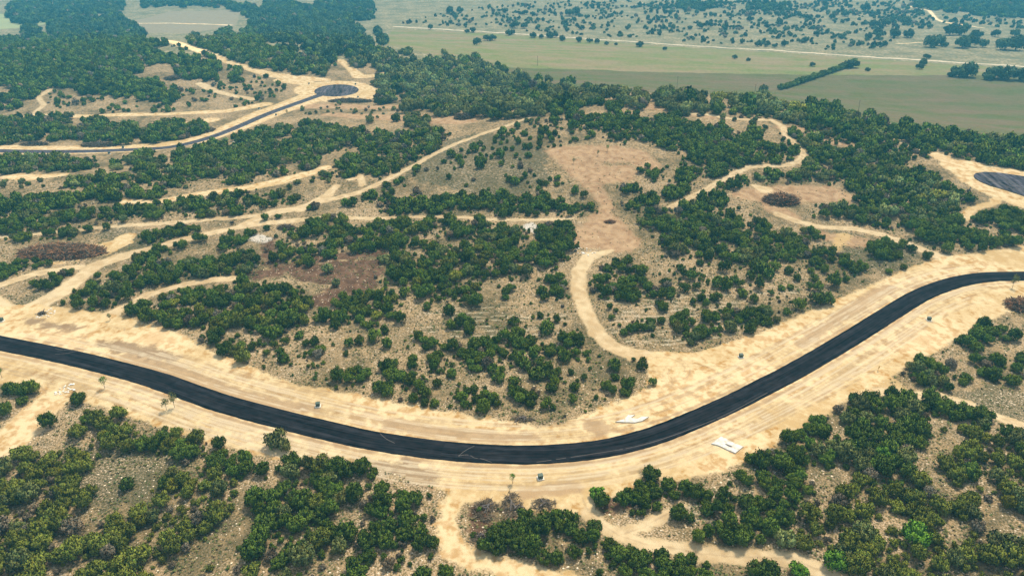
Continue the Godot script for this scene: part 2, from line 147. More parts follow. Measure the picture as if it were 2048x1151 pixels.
	["the hollow wood below the far road", 1.8, 2.9, "dgp", [-299.1,-398.3,8.3,-293.4,-387.6,8.7,-285,-376.7,8.3,-287.9,-399.7,7.5,-283,-389.8,7.8,-275.6,-379.8,7.5,-273.4,-400.6,7.5,-268.6,-390.4,7.8,-261.3,-380.1,7.5,-255.2,-395,6.6,-251,-385.7,6.9,-244.6,-376.2,6.6,-224.4,-405.6,6.8,-220.9,-396.2,7.1,-215.2,-386.5,6.8,-227.4,-381.8,3.3,-225.4,-377,3.5,-222.4,-372.2,3.3,-227.4,-342.2,6.6,-220.4,-348.5,7.5,-210,-349,7.5,-206,-331.6,7.3,-194.6,-329.3,6.5,-205.8,-379.6,7.4,-201.9,-368.9,7.7,-196.1,-358.8,7.4,-186.4,-361.5,8.5,-193.2,-347.3,7.5,-184.6,-383.7,8.3,-181,-372,8.7,-175.3,-361.1,8.3,-175.6,-337.6,7.4,-161.7,-354.5,8.5,-160.2,-380.4,8.3,-157.6,-369.5,8.7,-152.8,-359.3,8.3,-178.6,-397.3,7.6,-175.7,-386.8,7.9,-170.6,-376.4,7.6,-142.2,-344.9,7.5,-142.2,-378.2,8.3,-140.4,-367.9,8.7,-136.2,-358.3,8.3,-167.8,-408.8,8.5,-165.2,-397.5,8.9,-159.9,-386.1,8.5,-152.3,-408.2,8.6,-150.2,-397.2,8.9,-145.5,-386.3,8.6,-135.2,-392.4,7.6,-133.8,-383,7.9,-130.1,-373.9,7.6,-125.8,-400.6,6.9,-124.8,-392.5,7.1,-121.7,-384.4,6.9,-188.6,-403,5.1,-186.6,-396,5.3,-182.9,-388.8,5.1,-123.7,-352.9,5.1,-113.5,-376.7,5.8,-112.9,-370.2,6.1,-110.5,-363.9,5.8]],
	["the belt hiding the far road curve", 2.0, 3.2, "dgp", [-201.8,-408.9,5.1,-199.7,-401.9,5.3,-195.8,-394.7,5.1,-192.5,-416.2,6,-190.3,-408.2,6.3,-186.1,-399.9,6,-185.2,-429.7,7.9,-182.8,-419.8,8.2,-177.8,-409.4,7.9,-173.1,-441.1,8.9,-171,-430.4,9.2,-165.9,-419.2,8.9,-158,-445.2,9.8,-156,-433.5,10.2,-151,-421.4,9.8,-138.5,-446.5,9.9,-137.1,-435,10.2,-132.5,-423,9.9,-122.3,-448,10,-121.3,-436.6,10.3,-117.2,-424.9,10,-102.9,-435,9.9,-102.5,-424.3,10.2,-98.9,-413.2,9.9,-168.4,-455.8,5.4,-167.3,-449.4,5.6,-164.4,-442.8,5.4,-155.3,-457.4,7.3,-154,-448.9,7.5,-150.4,-440.1,7.3,-140.9,-475.9,7.4,-136.8,-464.6,8.3,-135.7,-454.8,8.5,-132,-444.7,8.3,-128.5,-435.1,7.4,-93,-417.1,8,-92.9,-408.9,8.3,-90.2,-400.3,8,-80.9,-418.7,8,-81,-410.7,8.3,-78.6,-402.5,8,-67.4,-411.2,8,-67.8,-403.8,8.3,-65.7,-396,8,-55.4,-412.6,7.2,-56,-406.2,7.4,-54.3,-399.5,7.2,-46.2,-410.8,6.3,-46.8,-405.4,6.5,-45.5,-399.7,6.3,-114.4,-415.5,7.9,-113.7,-406.7,8.2,-110.5,-397.7,7.9,-134.6,-420.9,7.9,-133.4,-411.6,8.2,-129.7,-402,7.9]],
	["the clearing below the far turning circle", 2.0, 3.2, "gd", [-79.2,-462.5,5,-77.3,-455,5.5,-77.4,-448.9,5.7,-75.7,-442.4,5.5,-74.1,-436.3,5,-70.2,-470.9,6.7,-67.8,-460,7.4,-68.1,-451.7,7.6,-66,-443,7.4,-64.1,-435.1,6.7,-58.5,-445.5,5,-57.1,-439,5.5,-57.4,-433.7,5.7,-56.1,-427.9,5.5,-54.8,-422.5,5,-97.6,-471,2.5,-96.5,-467.1,2.8,-96.4,-463.7,2.8,-95.3,-460,2.8,-94.3,-456.5,2.5]],
	["the grove along the diagonal hill track", 1.6, 2.6, "dg", [-90.4,-374.4,6.7,-90.2,-367.7,7,-88,-361,6.7,-80.5,-382.5,7.6,-80.6,-375.1,7.9,-78.3,-367.6,7.6,-69.4,-384.8,7.7,-69.7,-377.6,8,-67.6,-370.4,7.7,-58.1,-385.9,6.9,-58.6,-379.8,7.1,-56.9,-373.5,6.9,-47.3,-392.9,6.1,-47.9,-387.8,6.3,-46.6,-382.3,6.1,-82.8,-364.2,5.7,-82.8,-358.6,6,-81,-353.1,5.7,-71.7,-363.8,6.6,-71.9,-357.6,6.9,-70,-351.5,6.6,-61.4,-367.9,5.8,-61.7,-362.6,6.1,-60.2,-357.4,5.8,-98.4,-347.9,4.2,-87.8,-347.4,4.2]],
	["the summit thicket of the hill", 1.6, 2.6, "d", [26.8,-435.1,5.1,27.2,-430.1,5.6,25.9,-425.8,5.7,26.4,-421.3,5.6,26.8,-417,5.1,39.7,-440.8,6.8,40,-433.9,7.4,38.2,-428,7.6,38.7,-422.1,7.4,39.1,-416.6,6.8,52.8,-445.7,7.7,53,-437.6,8.3,50.8,-430.8,8.5,51.1,-424.2,8.3,51.4,-418.1,7.7,65.5,-443.5,6,65.5,-437.4,6.5,63.6,-432.1,6.6,63.7,-426.9,6.5,63.9,-422,6,47.5,-423.2,6.7,47.8,-417.2,7.4,45.9,-411.9,7.6,46.3,-406.5,7.4,46.7,-401.4,6.7,59.4,-420.9,7.6,59.6,-414.4,8.3,57.4,-408.5,8.5,57.7,-402.7,8.3,58,-397.1,7.6,71.5,-419.9,6.7,71.6,-414.2,7.4,69.5,-409,7.6,69.6,-403.8,7.4,69.8,-398.9,6.7,63.3,-403.9,6.6,63.5,-398.5,7.3,61.5,-393.6,7.6,61.7,-388.6,7.3,62,-383.8,6.6,76.4,-412.6,6.7,76.5,-407,7.4,74.3,-401.9,7.6,74.4,-396.9,7.4,74.5,-392,6.7,90.6,-409.1,8.3,90.5,-402.2,9.2,87.6,-395.8,9.5,87.6,-389.6,9.2,87.6,-383.7,8.3,103.8,-401.1,8.1,103.5,-394.4,9.1,100.5,-388.1,9.4,100.3,-382.1,9.1,100.1,-376.2,8.1,117.7,-393.3,9.1,114.4,-386.8,9.4,114,-380.7,9.1,105.3,-377,8.8,102.3,-370.9,9.1,102.1,-365.1,8.8,118.4,-373.8,8.7,115.2,-367.7,9,114.8,-361.8,8.7,130.5,-367.6,8.6,127.1,-361.4,8.9,126.5,-355.5,8.6,143.8,-366.7,6.9,140.9,-361.7,7.1,140.2,-356.8,6.9,150.8,-363.7,5.1,148.6,-359.9,5.3,148,-356.3,5.1,89.6,-382.6,7.1,87.3,-377.8,7.4,87.3,-373.1,7.1,79.9,-392.1,7.3,77.7,-387.3,7.5,77.8,-382.4,7.3,121.3,-354.6,5.8,119.1,-350.4,6.1,118.7,-346.3,5.8,109.1,-348.2,6.6,106.7,-343.5,6.9,106.4,-338.8,6.6,101.4,-360.1,6.8,99,-355.3,7.1,98.8,-350.7,6.8,98.2,-416,5,98.1,-411.8,5.5,96.2,-407.8,5.7,96.1,-403.9,5.5,96.1,-400.2,5,131.3,-381.2,4.4,129.6,-378,4.6,129.3,-374.9,4.4,140.9,-396.2,4.1,140.4,-392.8,4.5,138.6,-389.4,4.7,138.2,-386.2,4.5,137.8,-383,4.1]],
	["the thicket below the pinkish clearing", 1.6, 2.5, "d", [87.2,-332.6,5.9,82,-319.2,5.7,65.7,-309.2,6.3,58.2,-306.8,6.6,76.1,-314.1,4.8,58.1,-322.6,4.9,72.7,-335.8,4.2,95.8,-347.2,4.9,94.1,-343.7,5.2,93.9,-340.2,4.9,108.9,-326.2,5.8,102.7,-324.1,4.1,114.2,-329.9,4.2]],
	["the wood west of the brush clearing", 1.7, 2.7, "dg", [82.4,-297.9,7.9,96.4,-307.8,8.2,84.7,-288.1,9.2,97.2,-292.8,9.4,67.7,-293.3,7.8,72.5,-283.5,9.1,62.1,-287.5,5.4,81.4,-273.9,9.5,95.6,-278.4,9.7,107.9,-283,7.6,101.6,-269.1,9.3,113.8,-273.6,8,120.8,-269,7.2,129.7,-275.8,5.2,69.7,-269.5,7.2,82.4,-260.3,6.9,69.9,-260.5,4.9,102.4,-258,6.9,111.4,-260.1,6.9,119.7,-260.1,6.9,93.6,-255.9,6.2,95.7,-249.4,4.1,128,-260,4.2,122.6,-251.4,4.1]],
	["the wood behind the brush clearing", 1.7, 2.8, "dgp", [162.4,-389.1,5.4,159.9,-384.8,5.6,159.2,-380.8,5.4,165.7,-374.3,7,162.4,-368.9,7.2,161.4,-363.9,7,174.9,-369.1,8.6,170.7,-362.4,8.9,169.3,-356.1,8.6,182.6,-361.2,8.4,178.3,-354.6,8.8,176.8,-348.4,8.4,196.3,-367.9,7.7,192.1,-361.6,8,190.4,-355.7,7.7,205.1,-363.1,8.5,200.3,-356.2,8.8,198.3,-349.7,8.5,177.7,-391.3,6.3,174.5,-386,6.5,173.4,-381.2,6.3,200.7,-378.1,4.4,198.2,-374.4,4.6,197.1,-370.8,4.4,158.1,-350.1,5,155.8,-346.4,5.2,155.1,-342.7,5,146.3,-335.8,6.8,132.9,-333.7,6.7,124.8,-332,5,162.1,-337.5,10.2,177.3,-337.4,11,191.1,-334.2,11,206.1,-333.9,9.3,169,-323.3,8.2,177.6,-315,10.4,193.1,-317.3,10.5,208.6,-324,6.6,200.6,-304,9.8,186.7,-299.4,10.5,175.3,-299.7,9.7,168.3,-304.9,7.4,215.4,-309.7,4.8,215.6,-316.6,4.8,153.6,-297.6,7.2,146.4,-296.7,6.4,157.4,-290.2,6.2,164.2,-285.3,5.4,184,-284.8,10,197.5,-289.2,7.8]],
	["the wood beside the curling sand track", 1.7, 2.7, "d", [182.4,-272.7,8.8,194.3,-274.8,8.8,201.5,-272.3,8,207.3,-267.7,7.9,193.9,-259.3,6.2,191.5,-281.7,6.8,218.1,-289.5,6.2,227.5,-290.2,7.8,210.4,-285.9,4.6,219.1,-280.1,6.8,176.8,-271,3.6,177.2,-261.7,2.8,180.9,-260.3,2.8,232.6,-280.7,9.1]],
	["the bushes around the ochre diggings", 1.4, 2.3, "d", [133.6,-259.5,3.8,132.5,-251.8,3.8,137.4,-246.7,4.7,135.7,-248.8,3.4,151,-256.8,4.1,158.4,-265,4.6,152.7,-263.8,3.5,154.9,-254.6,3.4,159.6,-256.7,2.1,165.8,-262.3,4.2,168.3,-250.3,2.7,170.4,-256.2,2.5,156.3,-246.6,1.6,149.1,-243.8,1.6,123.6,-245.1,2.4]],
	["the thicket above the sandy verge", 1.5, 2.4, "dg", [69.4,-208,4.4,73.9,-209.4,4.4,78.1,-209.3,5,82.6,-208,4.4,87.8,-210.4,5,90.8,-206.9,4,75.8,-201.3,4.3,81.4,-200,3.1,86.5,-201.3,3.7,73.4,-204.3,3.7,57.3,-200.1,3.7,57.3,-205.7,3.7,64.7,-199.1,3.7,59.6,-194.6,3]],
	["the clump inside the sand track bend", 1.6, 2.4, "d", [44.3,-251.2,4.1,36.7,-246.6,3,34.3,-237.9,4,45.5,-245.2,4.7,50.7,-243.5,4.7,46.1,-235,5.3,50,-231.1,3.9,37.2,-228.4,4.6,32.9,-230,3.9,42.5,-224.6,5.2,39,-223.9,3.2,59.6,-232.6,3.3,54.9,-225.7,3.9,59.5,-225.6,3.2,67.9,-246.3,4.7,68.2,-239.3,4,65.7,-229.8,3.3]],
	["the row below the sand track bend", 1.4, 2.2, "dg", [47.8,-203.7,4,42.2,-201.7,3.1,38.3,-200.1,2.4,44.7,-202.7,2.5,50.6,-206,2.8,53.9,-216.8,2.9]],
	["the stony slope above the road bend", 1.4, 2.4, "d", [-20,-191.6,3.9,-12.9,-186.5,5.3,-9.6,-189.4,5.3,-10.4,-181.6,5.3,-5,-185.6,4.7,-6.9,-192.8,4.2,3.5,-194.9,4.8,5.7,-191.5,4.2,19.1,-194.8,4.5,21.6,-191.4,3,13.5,-189,3.5,-23.2,-183.6,4.1,-21.3,-179.7,4.7,-24.1,-174.8,4.1,-29.4,-171.2,4.1,-35.2,-174.1,2.9,-37.9,-177.9,3.5,-31.1,-180.6,2.9,-18.7,-174.8,3.5,-21.9,-169.3,2.6,-48.9,-174.2,5.3,-38.4,-167.2,3.5,-12.9,-167,4.1,-62.7,-185.6,4.4,-66.4,-193,2.7,-52.7,-173.2,2.9,-26.3,-162.7,3.5,-14.1,-162.6,4.1,-13.4,-168.7,3.2,-8.5,-161.8,4.1,-7.4,-158.4,3.2,3.1,-163.3,4.1,5.1,-161.5,2.9,11.7,-175.6,3.8,12,-168.9,3.5,-51.3,-206.6,4,-30,-193.8,4.2,-27.8,-190.7,3,-16.3,-206.4,4,-14.2,-201.7,3.1,15.5,-238.1,4.3,17.7,-228.6,4.2,19.8,-232.9,3.9,-1.9,-224.9,3.9,29.2,-166.4,3.5,34.5,-167.1,3.5,37.8,-165.2,2.9,46.4,-178,3.8,13.6,-255.9,3.4]],
	["the clump above the wooden stake", 1.4, 2.4, "d", [130.4,-189.7,3.9,136.2,-192.8,4.2,132.1,-189.7,3,148.1,-199.2,3.7,149.2,-195.4,3.6,143.2,-196.6,2.4,161,-202.5,4.9,164.3,-200.8,4.3,156.2,-196,3.6,166.4,-197.6,3.6,150.1,-191.3,3,151.5,-188.2,2.4]],
	["the grove beyond the wooden stake", 1.5, 2.5, "dg", [124.1,-179.2,3.5,128,-182.1,2.3,124.9,-174.8,4.1,130.2,-176.2,4.1,131.6,-173.3,3.5,124.7,-169.1,4.7,127.6,-167.7,3.5,137.3,-179.1,2.3,135.1,-169,3.5,148.4,-180.6,4.1,151.2,-177.7,4.7,154.8,-176.2,4.7,161.2,-182.1,3.5,145.3,-173.3,3.5,149.5,-170.4,3.5,107.6,-170.6,2.9,163.6,-177.7,5.3]],
	["the upland forest on the far ridge", 2.4, 3.6, "d", [-676.1,-968.9,13.4,-648.3,-931.5,15.6,-611,-880.1,17.2,-569.8,-814.2,18.2,-536.3,-768.4,18.8,-523.8,-744.4,19,-508.4,-724.4,18.8,-495.8,-708.2,18.2,-490.9,-695.6,17.2,-480.8,-683.1,15.6,-477.2,-672.5,13.4,-657.2,-1003.5,13.8,-634.7,-971.9,15.8,-608.5,-934.3,17.3,-578.3,-880.9,18.2,-523.6,-799.8,18.7,-505.4,-765.8,18.9,-488.6,-742.4,18.7,-475.8,-725,18.2,-471,-711.9,17.3,-461.4,-699.3,15.8,-458.1,-688.8,13.8,-617.4,-1006.5,13.8,-594.4,-972.1,15.9,-565.4,-927.7,17.3,-513.9,-835.8,18.2,-474.6,-774.4,18.7,-464,-750.4,18.9,-450.9,-731.6,18.7,-440.2,-716.5,18.2,-436.6,-704.5,17.3,-428.1,-692.9,15.9,-425.6,-682.9,13.8,-585.8,-1025.3,14,-565.3,-992.9,16,-541,-953.5,17.3,-503.6,-879.5,18.2,-445.7,-781.1,18.7,-435.2,-756,18.9,-422.9,-737.2,18.7,-413,-722.3,18.2,-409.9,-710.4,17.3,-401.9,-699.1,16,-399.9,-689.2,14,-544,-1026.5,14,-523.7,-992.1,16,-498,-947.3,17.3,-429.6,-809.1,18.2,-406.2,-768.1,18.7,-399.3,-747.7,18.9,-389.1,-731.4,18.7,-380.4,-717.9,18.2,-378.1,-706.5,17.3,-370.9,-695.8,16,-369.4,-686.2,14,-385.3,-774.3,10,-374.1,-754.4,11.7,-365.5,-739.5,12.9,-362.6,-727.5,13.7,-355.9,-716.6,14.1,-354.2,-707,14.2,-348.4,-697.9,14.1,-343,-689.5,13.7,-342,-681.5,12.9,-337,-673.8,11.7,-336.1,-666.5,10,-497.7,-707.8,14,-483.4,-689.4,16.4,-477.5,-674.3,17.9,-465.9,-659.7,18.7,-461.2,-646.8,19,-450.9,-633.9,18.7,-441.1,-621.7,17.9,-437.1,-610.2,16.4,-427.7,-598.6,14,-474.3,-719.2,15.7,-459.2,-698.5,18.1,-453.4,-682.1,19.7,-441.6,-666.5,20.6,-437.3,-652.7,20.9,-426.8,-639.2,20.6,-416.9,-626.3,19.7,-413.4,-614.1,18.1,-403.9,-602,15.7,-446.1,-723.2,15.9,-432.2,-703.3,18.3,-427.3,-687.4,19.8,-416.4,-672.3,20.6,-412.9,-658.9,20.9,-403.2,-645.9,20.6,-394,-633.4,19.8,-391.2,-621.7,18.3,-382.4,-609.9,15.9,-418.4,-728.5,16.1,-405.5,-709,18.4,-401.3,-693.3,19.8,-391.2,-678.6,20.6,-388.3,-665.6,20.9,-379.3,-652.9,20.6,-370.8,-640.9,19.8,-368.6,-629.4,18.4,-360.4,-618,16.1,-391.1,-735.5,16.4,-379,-716,18.5,-375.3,-700.2,19.9,-365.9,-685.8,20.6,-363.5,-672.9,20.9,-355.2,-660.5,20.6,-347.3,-648.7,19.9,-345.6,-637.5,18.5,-338,-626.4,16.4,-344.5,-700.1,13,-337,-687.8,14.9,-335.2,-676.4,16.2,-328.4,-665.6,16.9,-327,-655.2,17.1,-320.7,-645.2,16.9,-314.4,-635.4,16.2,-313.2,-625.8,14.9,-307.2,-616.4,13,-313.6,-684.2,10,-308.4,-675.4,11.6,-307.4,-666.8,12.6,-302.4,-658.5,13.1,-301.6,-650.4,13.3,-296.8,-642.6,13.1,-292.2,-634.9,12.6,-291.4,-627.2,11.6,-286.9,-619.7,10,-283.9,-668.8,8.4,-279.7,-661.3,9.8,-279.1,-653.9,10.7,-275.1,-646.8,11.2,-274.4,-639.7,11.4,-270.5,-632.8,11.2,-266.7,-626,10.7,-266.1,-619.1,9.8,-262.3,-612.4,8.4,-252.4,-645.1,4.8,-250.1,-640.7,5.7,-249.8,-636.4,6.2,-247.5,-632.1,6.5,-247.3,-627.8,6.6,-245,-623.7,6.5,-242.8,-619.5,6.2,-242.6,-615.3,5.7,-240.4,-611.2,4.8,-425.9,-625.2,10.9,-422.6,-615.5,12.3,-415.2,-605.8,13.1,-411.9,-596.5,13.3,-404.7,-587.1,13.1,-397.5,-577.8,12.3,-394.3,-568.7,10.9,-374.8,-629.5,11,-372.4,-620.3,12.3,-366,-611.2,13.1,-363.7,-602.2,13.3,-357.4,-593.2,13.1,-351.2,-584.3,12.3,-348.9,-575.6,11,-349.2,-632.7,12.6,-347,-622.2,14.1,-340.1,-611.8,14.9,-337.9,-601.6,15.2,-331.1,-591.4,14.9,-324.4,-581.3,14.1,-322.1,-571.3,12.6,-317.6,-621.5,10.9,-315.9,-612.2,12.3,-310.1,-603,13.1,-308.4,-593.8,13.3,-302.7,-584.7,13.1,-297.1,-575.7,12.3,-295.3,-566.7,10.9,-285.5,-585.8,6.1,-284.5,-580.1,7,-281.1,-574.4,7.4,-280.1,-568.7,7.6,-276.7,-563,7.4,-273.4,-557.3,7,-272.2,-551.7,6.1,-433,-607.6,9.2,-429.7,-599,10.5,-422.9,-590.3,11.2,-419.6,-581.9,11.4,-412.9,-573.4,11.2,-406.3,-565,10.5,-403.1,-556.8,9.2,-404.2,-558.7,7.7,-398.6,-551.6,8.4,-395.6,-544.5,8.5,-390.1,-537.5,8.4,-384.7,-530.4,7.7,-687.4,-913.7,22.3,-619.9,-826.7,25.2,-577.5,-760.7,27.1,-545.4,-720.9,28.2,-532.9,-695.6,28.5,-513.7,-672.8,28.2,-497.1,-653.3,27.1,-490.5,-636.5,25.2,-476.1,-619.9,22.3,-465.4,-604.8,12,-459.8,-592.4,13.9,-449.5,-579.9,14.9,-444,-567.9,15.2,-434,-555.9,14.9,-424.2,-544.1,13.9,-418.8,-532.6,12]],
	["the tree belt above the far road", 2.2, 3.4, "dg", [-371.5,-507.3,10,-362.9,-496,11.1,-357.7,-485,11.4,-349.4,-474.1,11.1,-341.2,-463.5,10,-351.7,-505.1,10.8,-342.7,-492.8,12,-337.4,-480.7,12.3,-328.6,-468.8,12,-320,-457.1,10.8,-330.9,-501,10.7,-322.1,-488.5,11.9,-317.2,-476.3,12.3,-308.7,-464.2,11.9,-300.4,-452.4,10.7,-305.9,-495.4,10.6,-297.5,-482.6,11.9,-292.9,-470.3,12.2,-284.7,-458,11.9,-276.6,-445.8,10.6,-273.8,-477.8,11.8,-269.6,-465.2,12.2,-261.7,-452.6,11.8,-249.6,-471.3,11.7,-245.7,-458.3,12.1,-238,-445.2,11.7,-241.3,-488.8,9,-235.1,-477.4,10,-232.1,-466.4,10.4,-226,-455.4,10,-219.9,-444.3,9,-222,-486,5.8,-218.2,-478.6,6.4,-216.5,-471.6,6.6,-212.8,-464.5,6.4,-209.2,-457.3,5.8,-342.4,-464.2,9,-337.8,-454.7,9.3,-330.6,-445.3,9,-292.8,-461,7.2,-289.7,-453.3,7.4,-284.4,-445.5,7.2,-258.4,-453.9,8,-255.3,-444.8,8.3,-249.6,-435.6,8,-390.6,-497.3,11.4,-379.6,-483.7,12.7,-372.8,-470.6,13.2,-362.4,-457.8,12.7,-352.2,-445.3,11.4]],
	["the wood beyond the far turning circle", 2.4, 3.6, "dg", [-341.8,-827.1,9.7,-323.8,-786.6,11.1,-314.5,-767.3,12.1,-311.4,-752.9,12.7,-305.3,-741.3,13.1,-303.8,-730.9,13.2,-298.8,-721.8,13.1,-294.1,-713.4,12.7,-293.4,-705.4,12.1,-289.2,-698,11.1,-288.7,-690.7,9.7,-301.2,-794.5,10.2,-291.1,-771.4,11.8,-283.6,-755.3,12.9,-281.5,-741.9,13.7,-275.9,-730.7,14.1,-274.9,-720.4,14.2,-270.1,-711.2,14.1,-265.6,-702.7,13.7,-265.2,-694.3,12.9,-261,-686.6,11.8,-260.8,-678.9,10.2,-266.8,-757.1,9.7,-260.5,-743.1,11.5,-254.9,-731.1,12.8,-253.9,-719.9,13.6,-249.1,-710.2,14.1,-248.6,-700.6,14.2,-244.3,-692,14.1,-240.1,-683.8,13.6,-239.9,-675.5,12.8,-235.9,-667.8,11.5,-235.9,-660,9.7,-233.1,-720.1,10.5,-228.7,-710.3,11.8,-228.3,-700.6,12.7,-224.2,-692,13.1,-224,-683.2,13.3,-220.1,-675.2,13.1,-216.4,-667.4,12.7,-216.4,-659.5,11.8,-212.7,-652.1,10.5,-207.2,-698,8.8,-203.8,-690.1,10,-203.7,-682,10.8,-200.4,-674.6,11.3,-200.4,-667,11.4,-197.2,-659.9,11.3,-194.1,-653,10.8,-194.2,-646,10,-191.1,-639.3,8.8,-184.3,-683.6,6.5,-181.9,-677.7,7.4,-182,-671.6,8.1,-179.6,-666,8.4,-179.7,-660.2,8.5,-177.4,-654.7,8.4,-175.2,-649.4,8.1,-175.3,-643.9,7.4,-173.1,-638.7,6.5,-418.2,-1060.6,9.3,-414.3,-1042.8,11,-405.4,-1023.9,12.2,-395.8,-1003.4,13,-389.4,-979.7,13.6,-375.1,-947.1,13.9,-327.5,-820.8,14.1,-314.8,-791.6,13.9,-307.2,-775.2,13.6,-304.5,-762.7,13,-299.4,-752.5,12.2,-298,-743.5,11,-293.8,-735.5,9.3,-388.6,-1081.4,11.2,-384.9,-1060.5,13.2,-375.2,-1038.8,14.6,-365,-1015.5,15.6,-358.9,-988.8,16.3,-344.3,-953,16.7,-301.3,-825.9,16.9,-287.5,-791.8,16.7,-279.5,-773.5,16.3,-277.1,-759.3,15.6,-271.7,-748.2,14.6,-270.6,-738,13.2,-266.2,-729.2,11.2,-431,-980.7,7.2,-419.4,-956.8,8.1,-399.7,-913.9,8.7,-353.4,-803.8,9.1,-344.2,-784.8,9.3,-340.5,-772,9.4,-335.1,-761.7,9.3,-330.5,-753,9.1,-328.9,-745.3,8.7,-325.1,-738.4,8.1,-324,-732,7.2]],
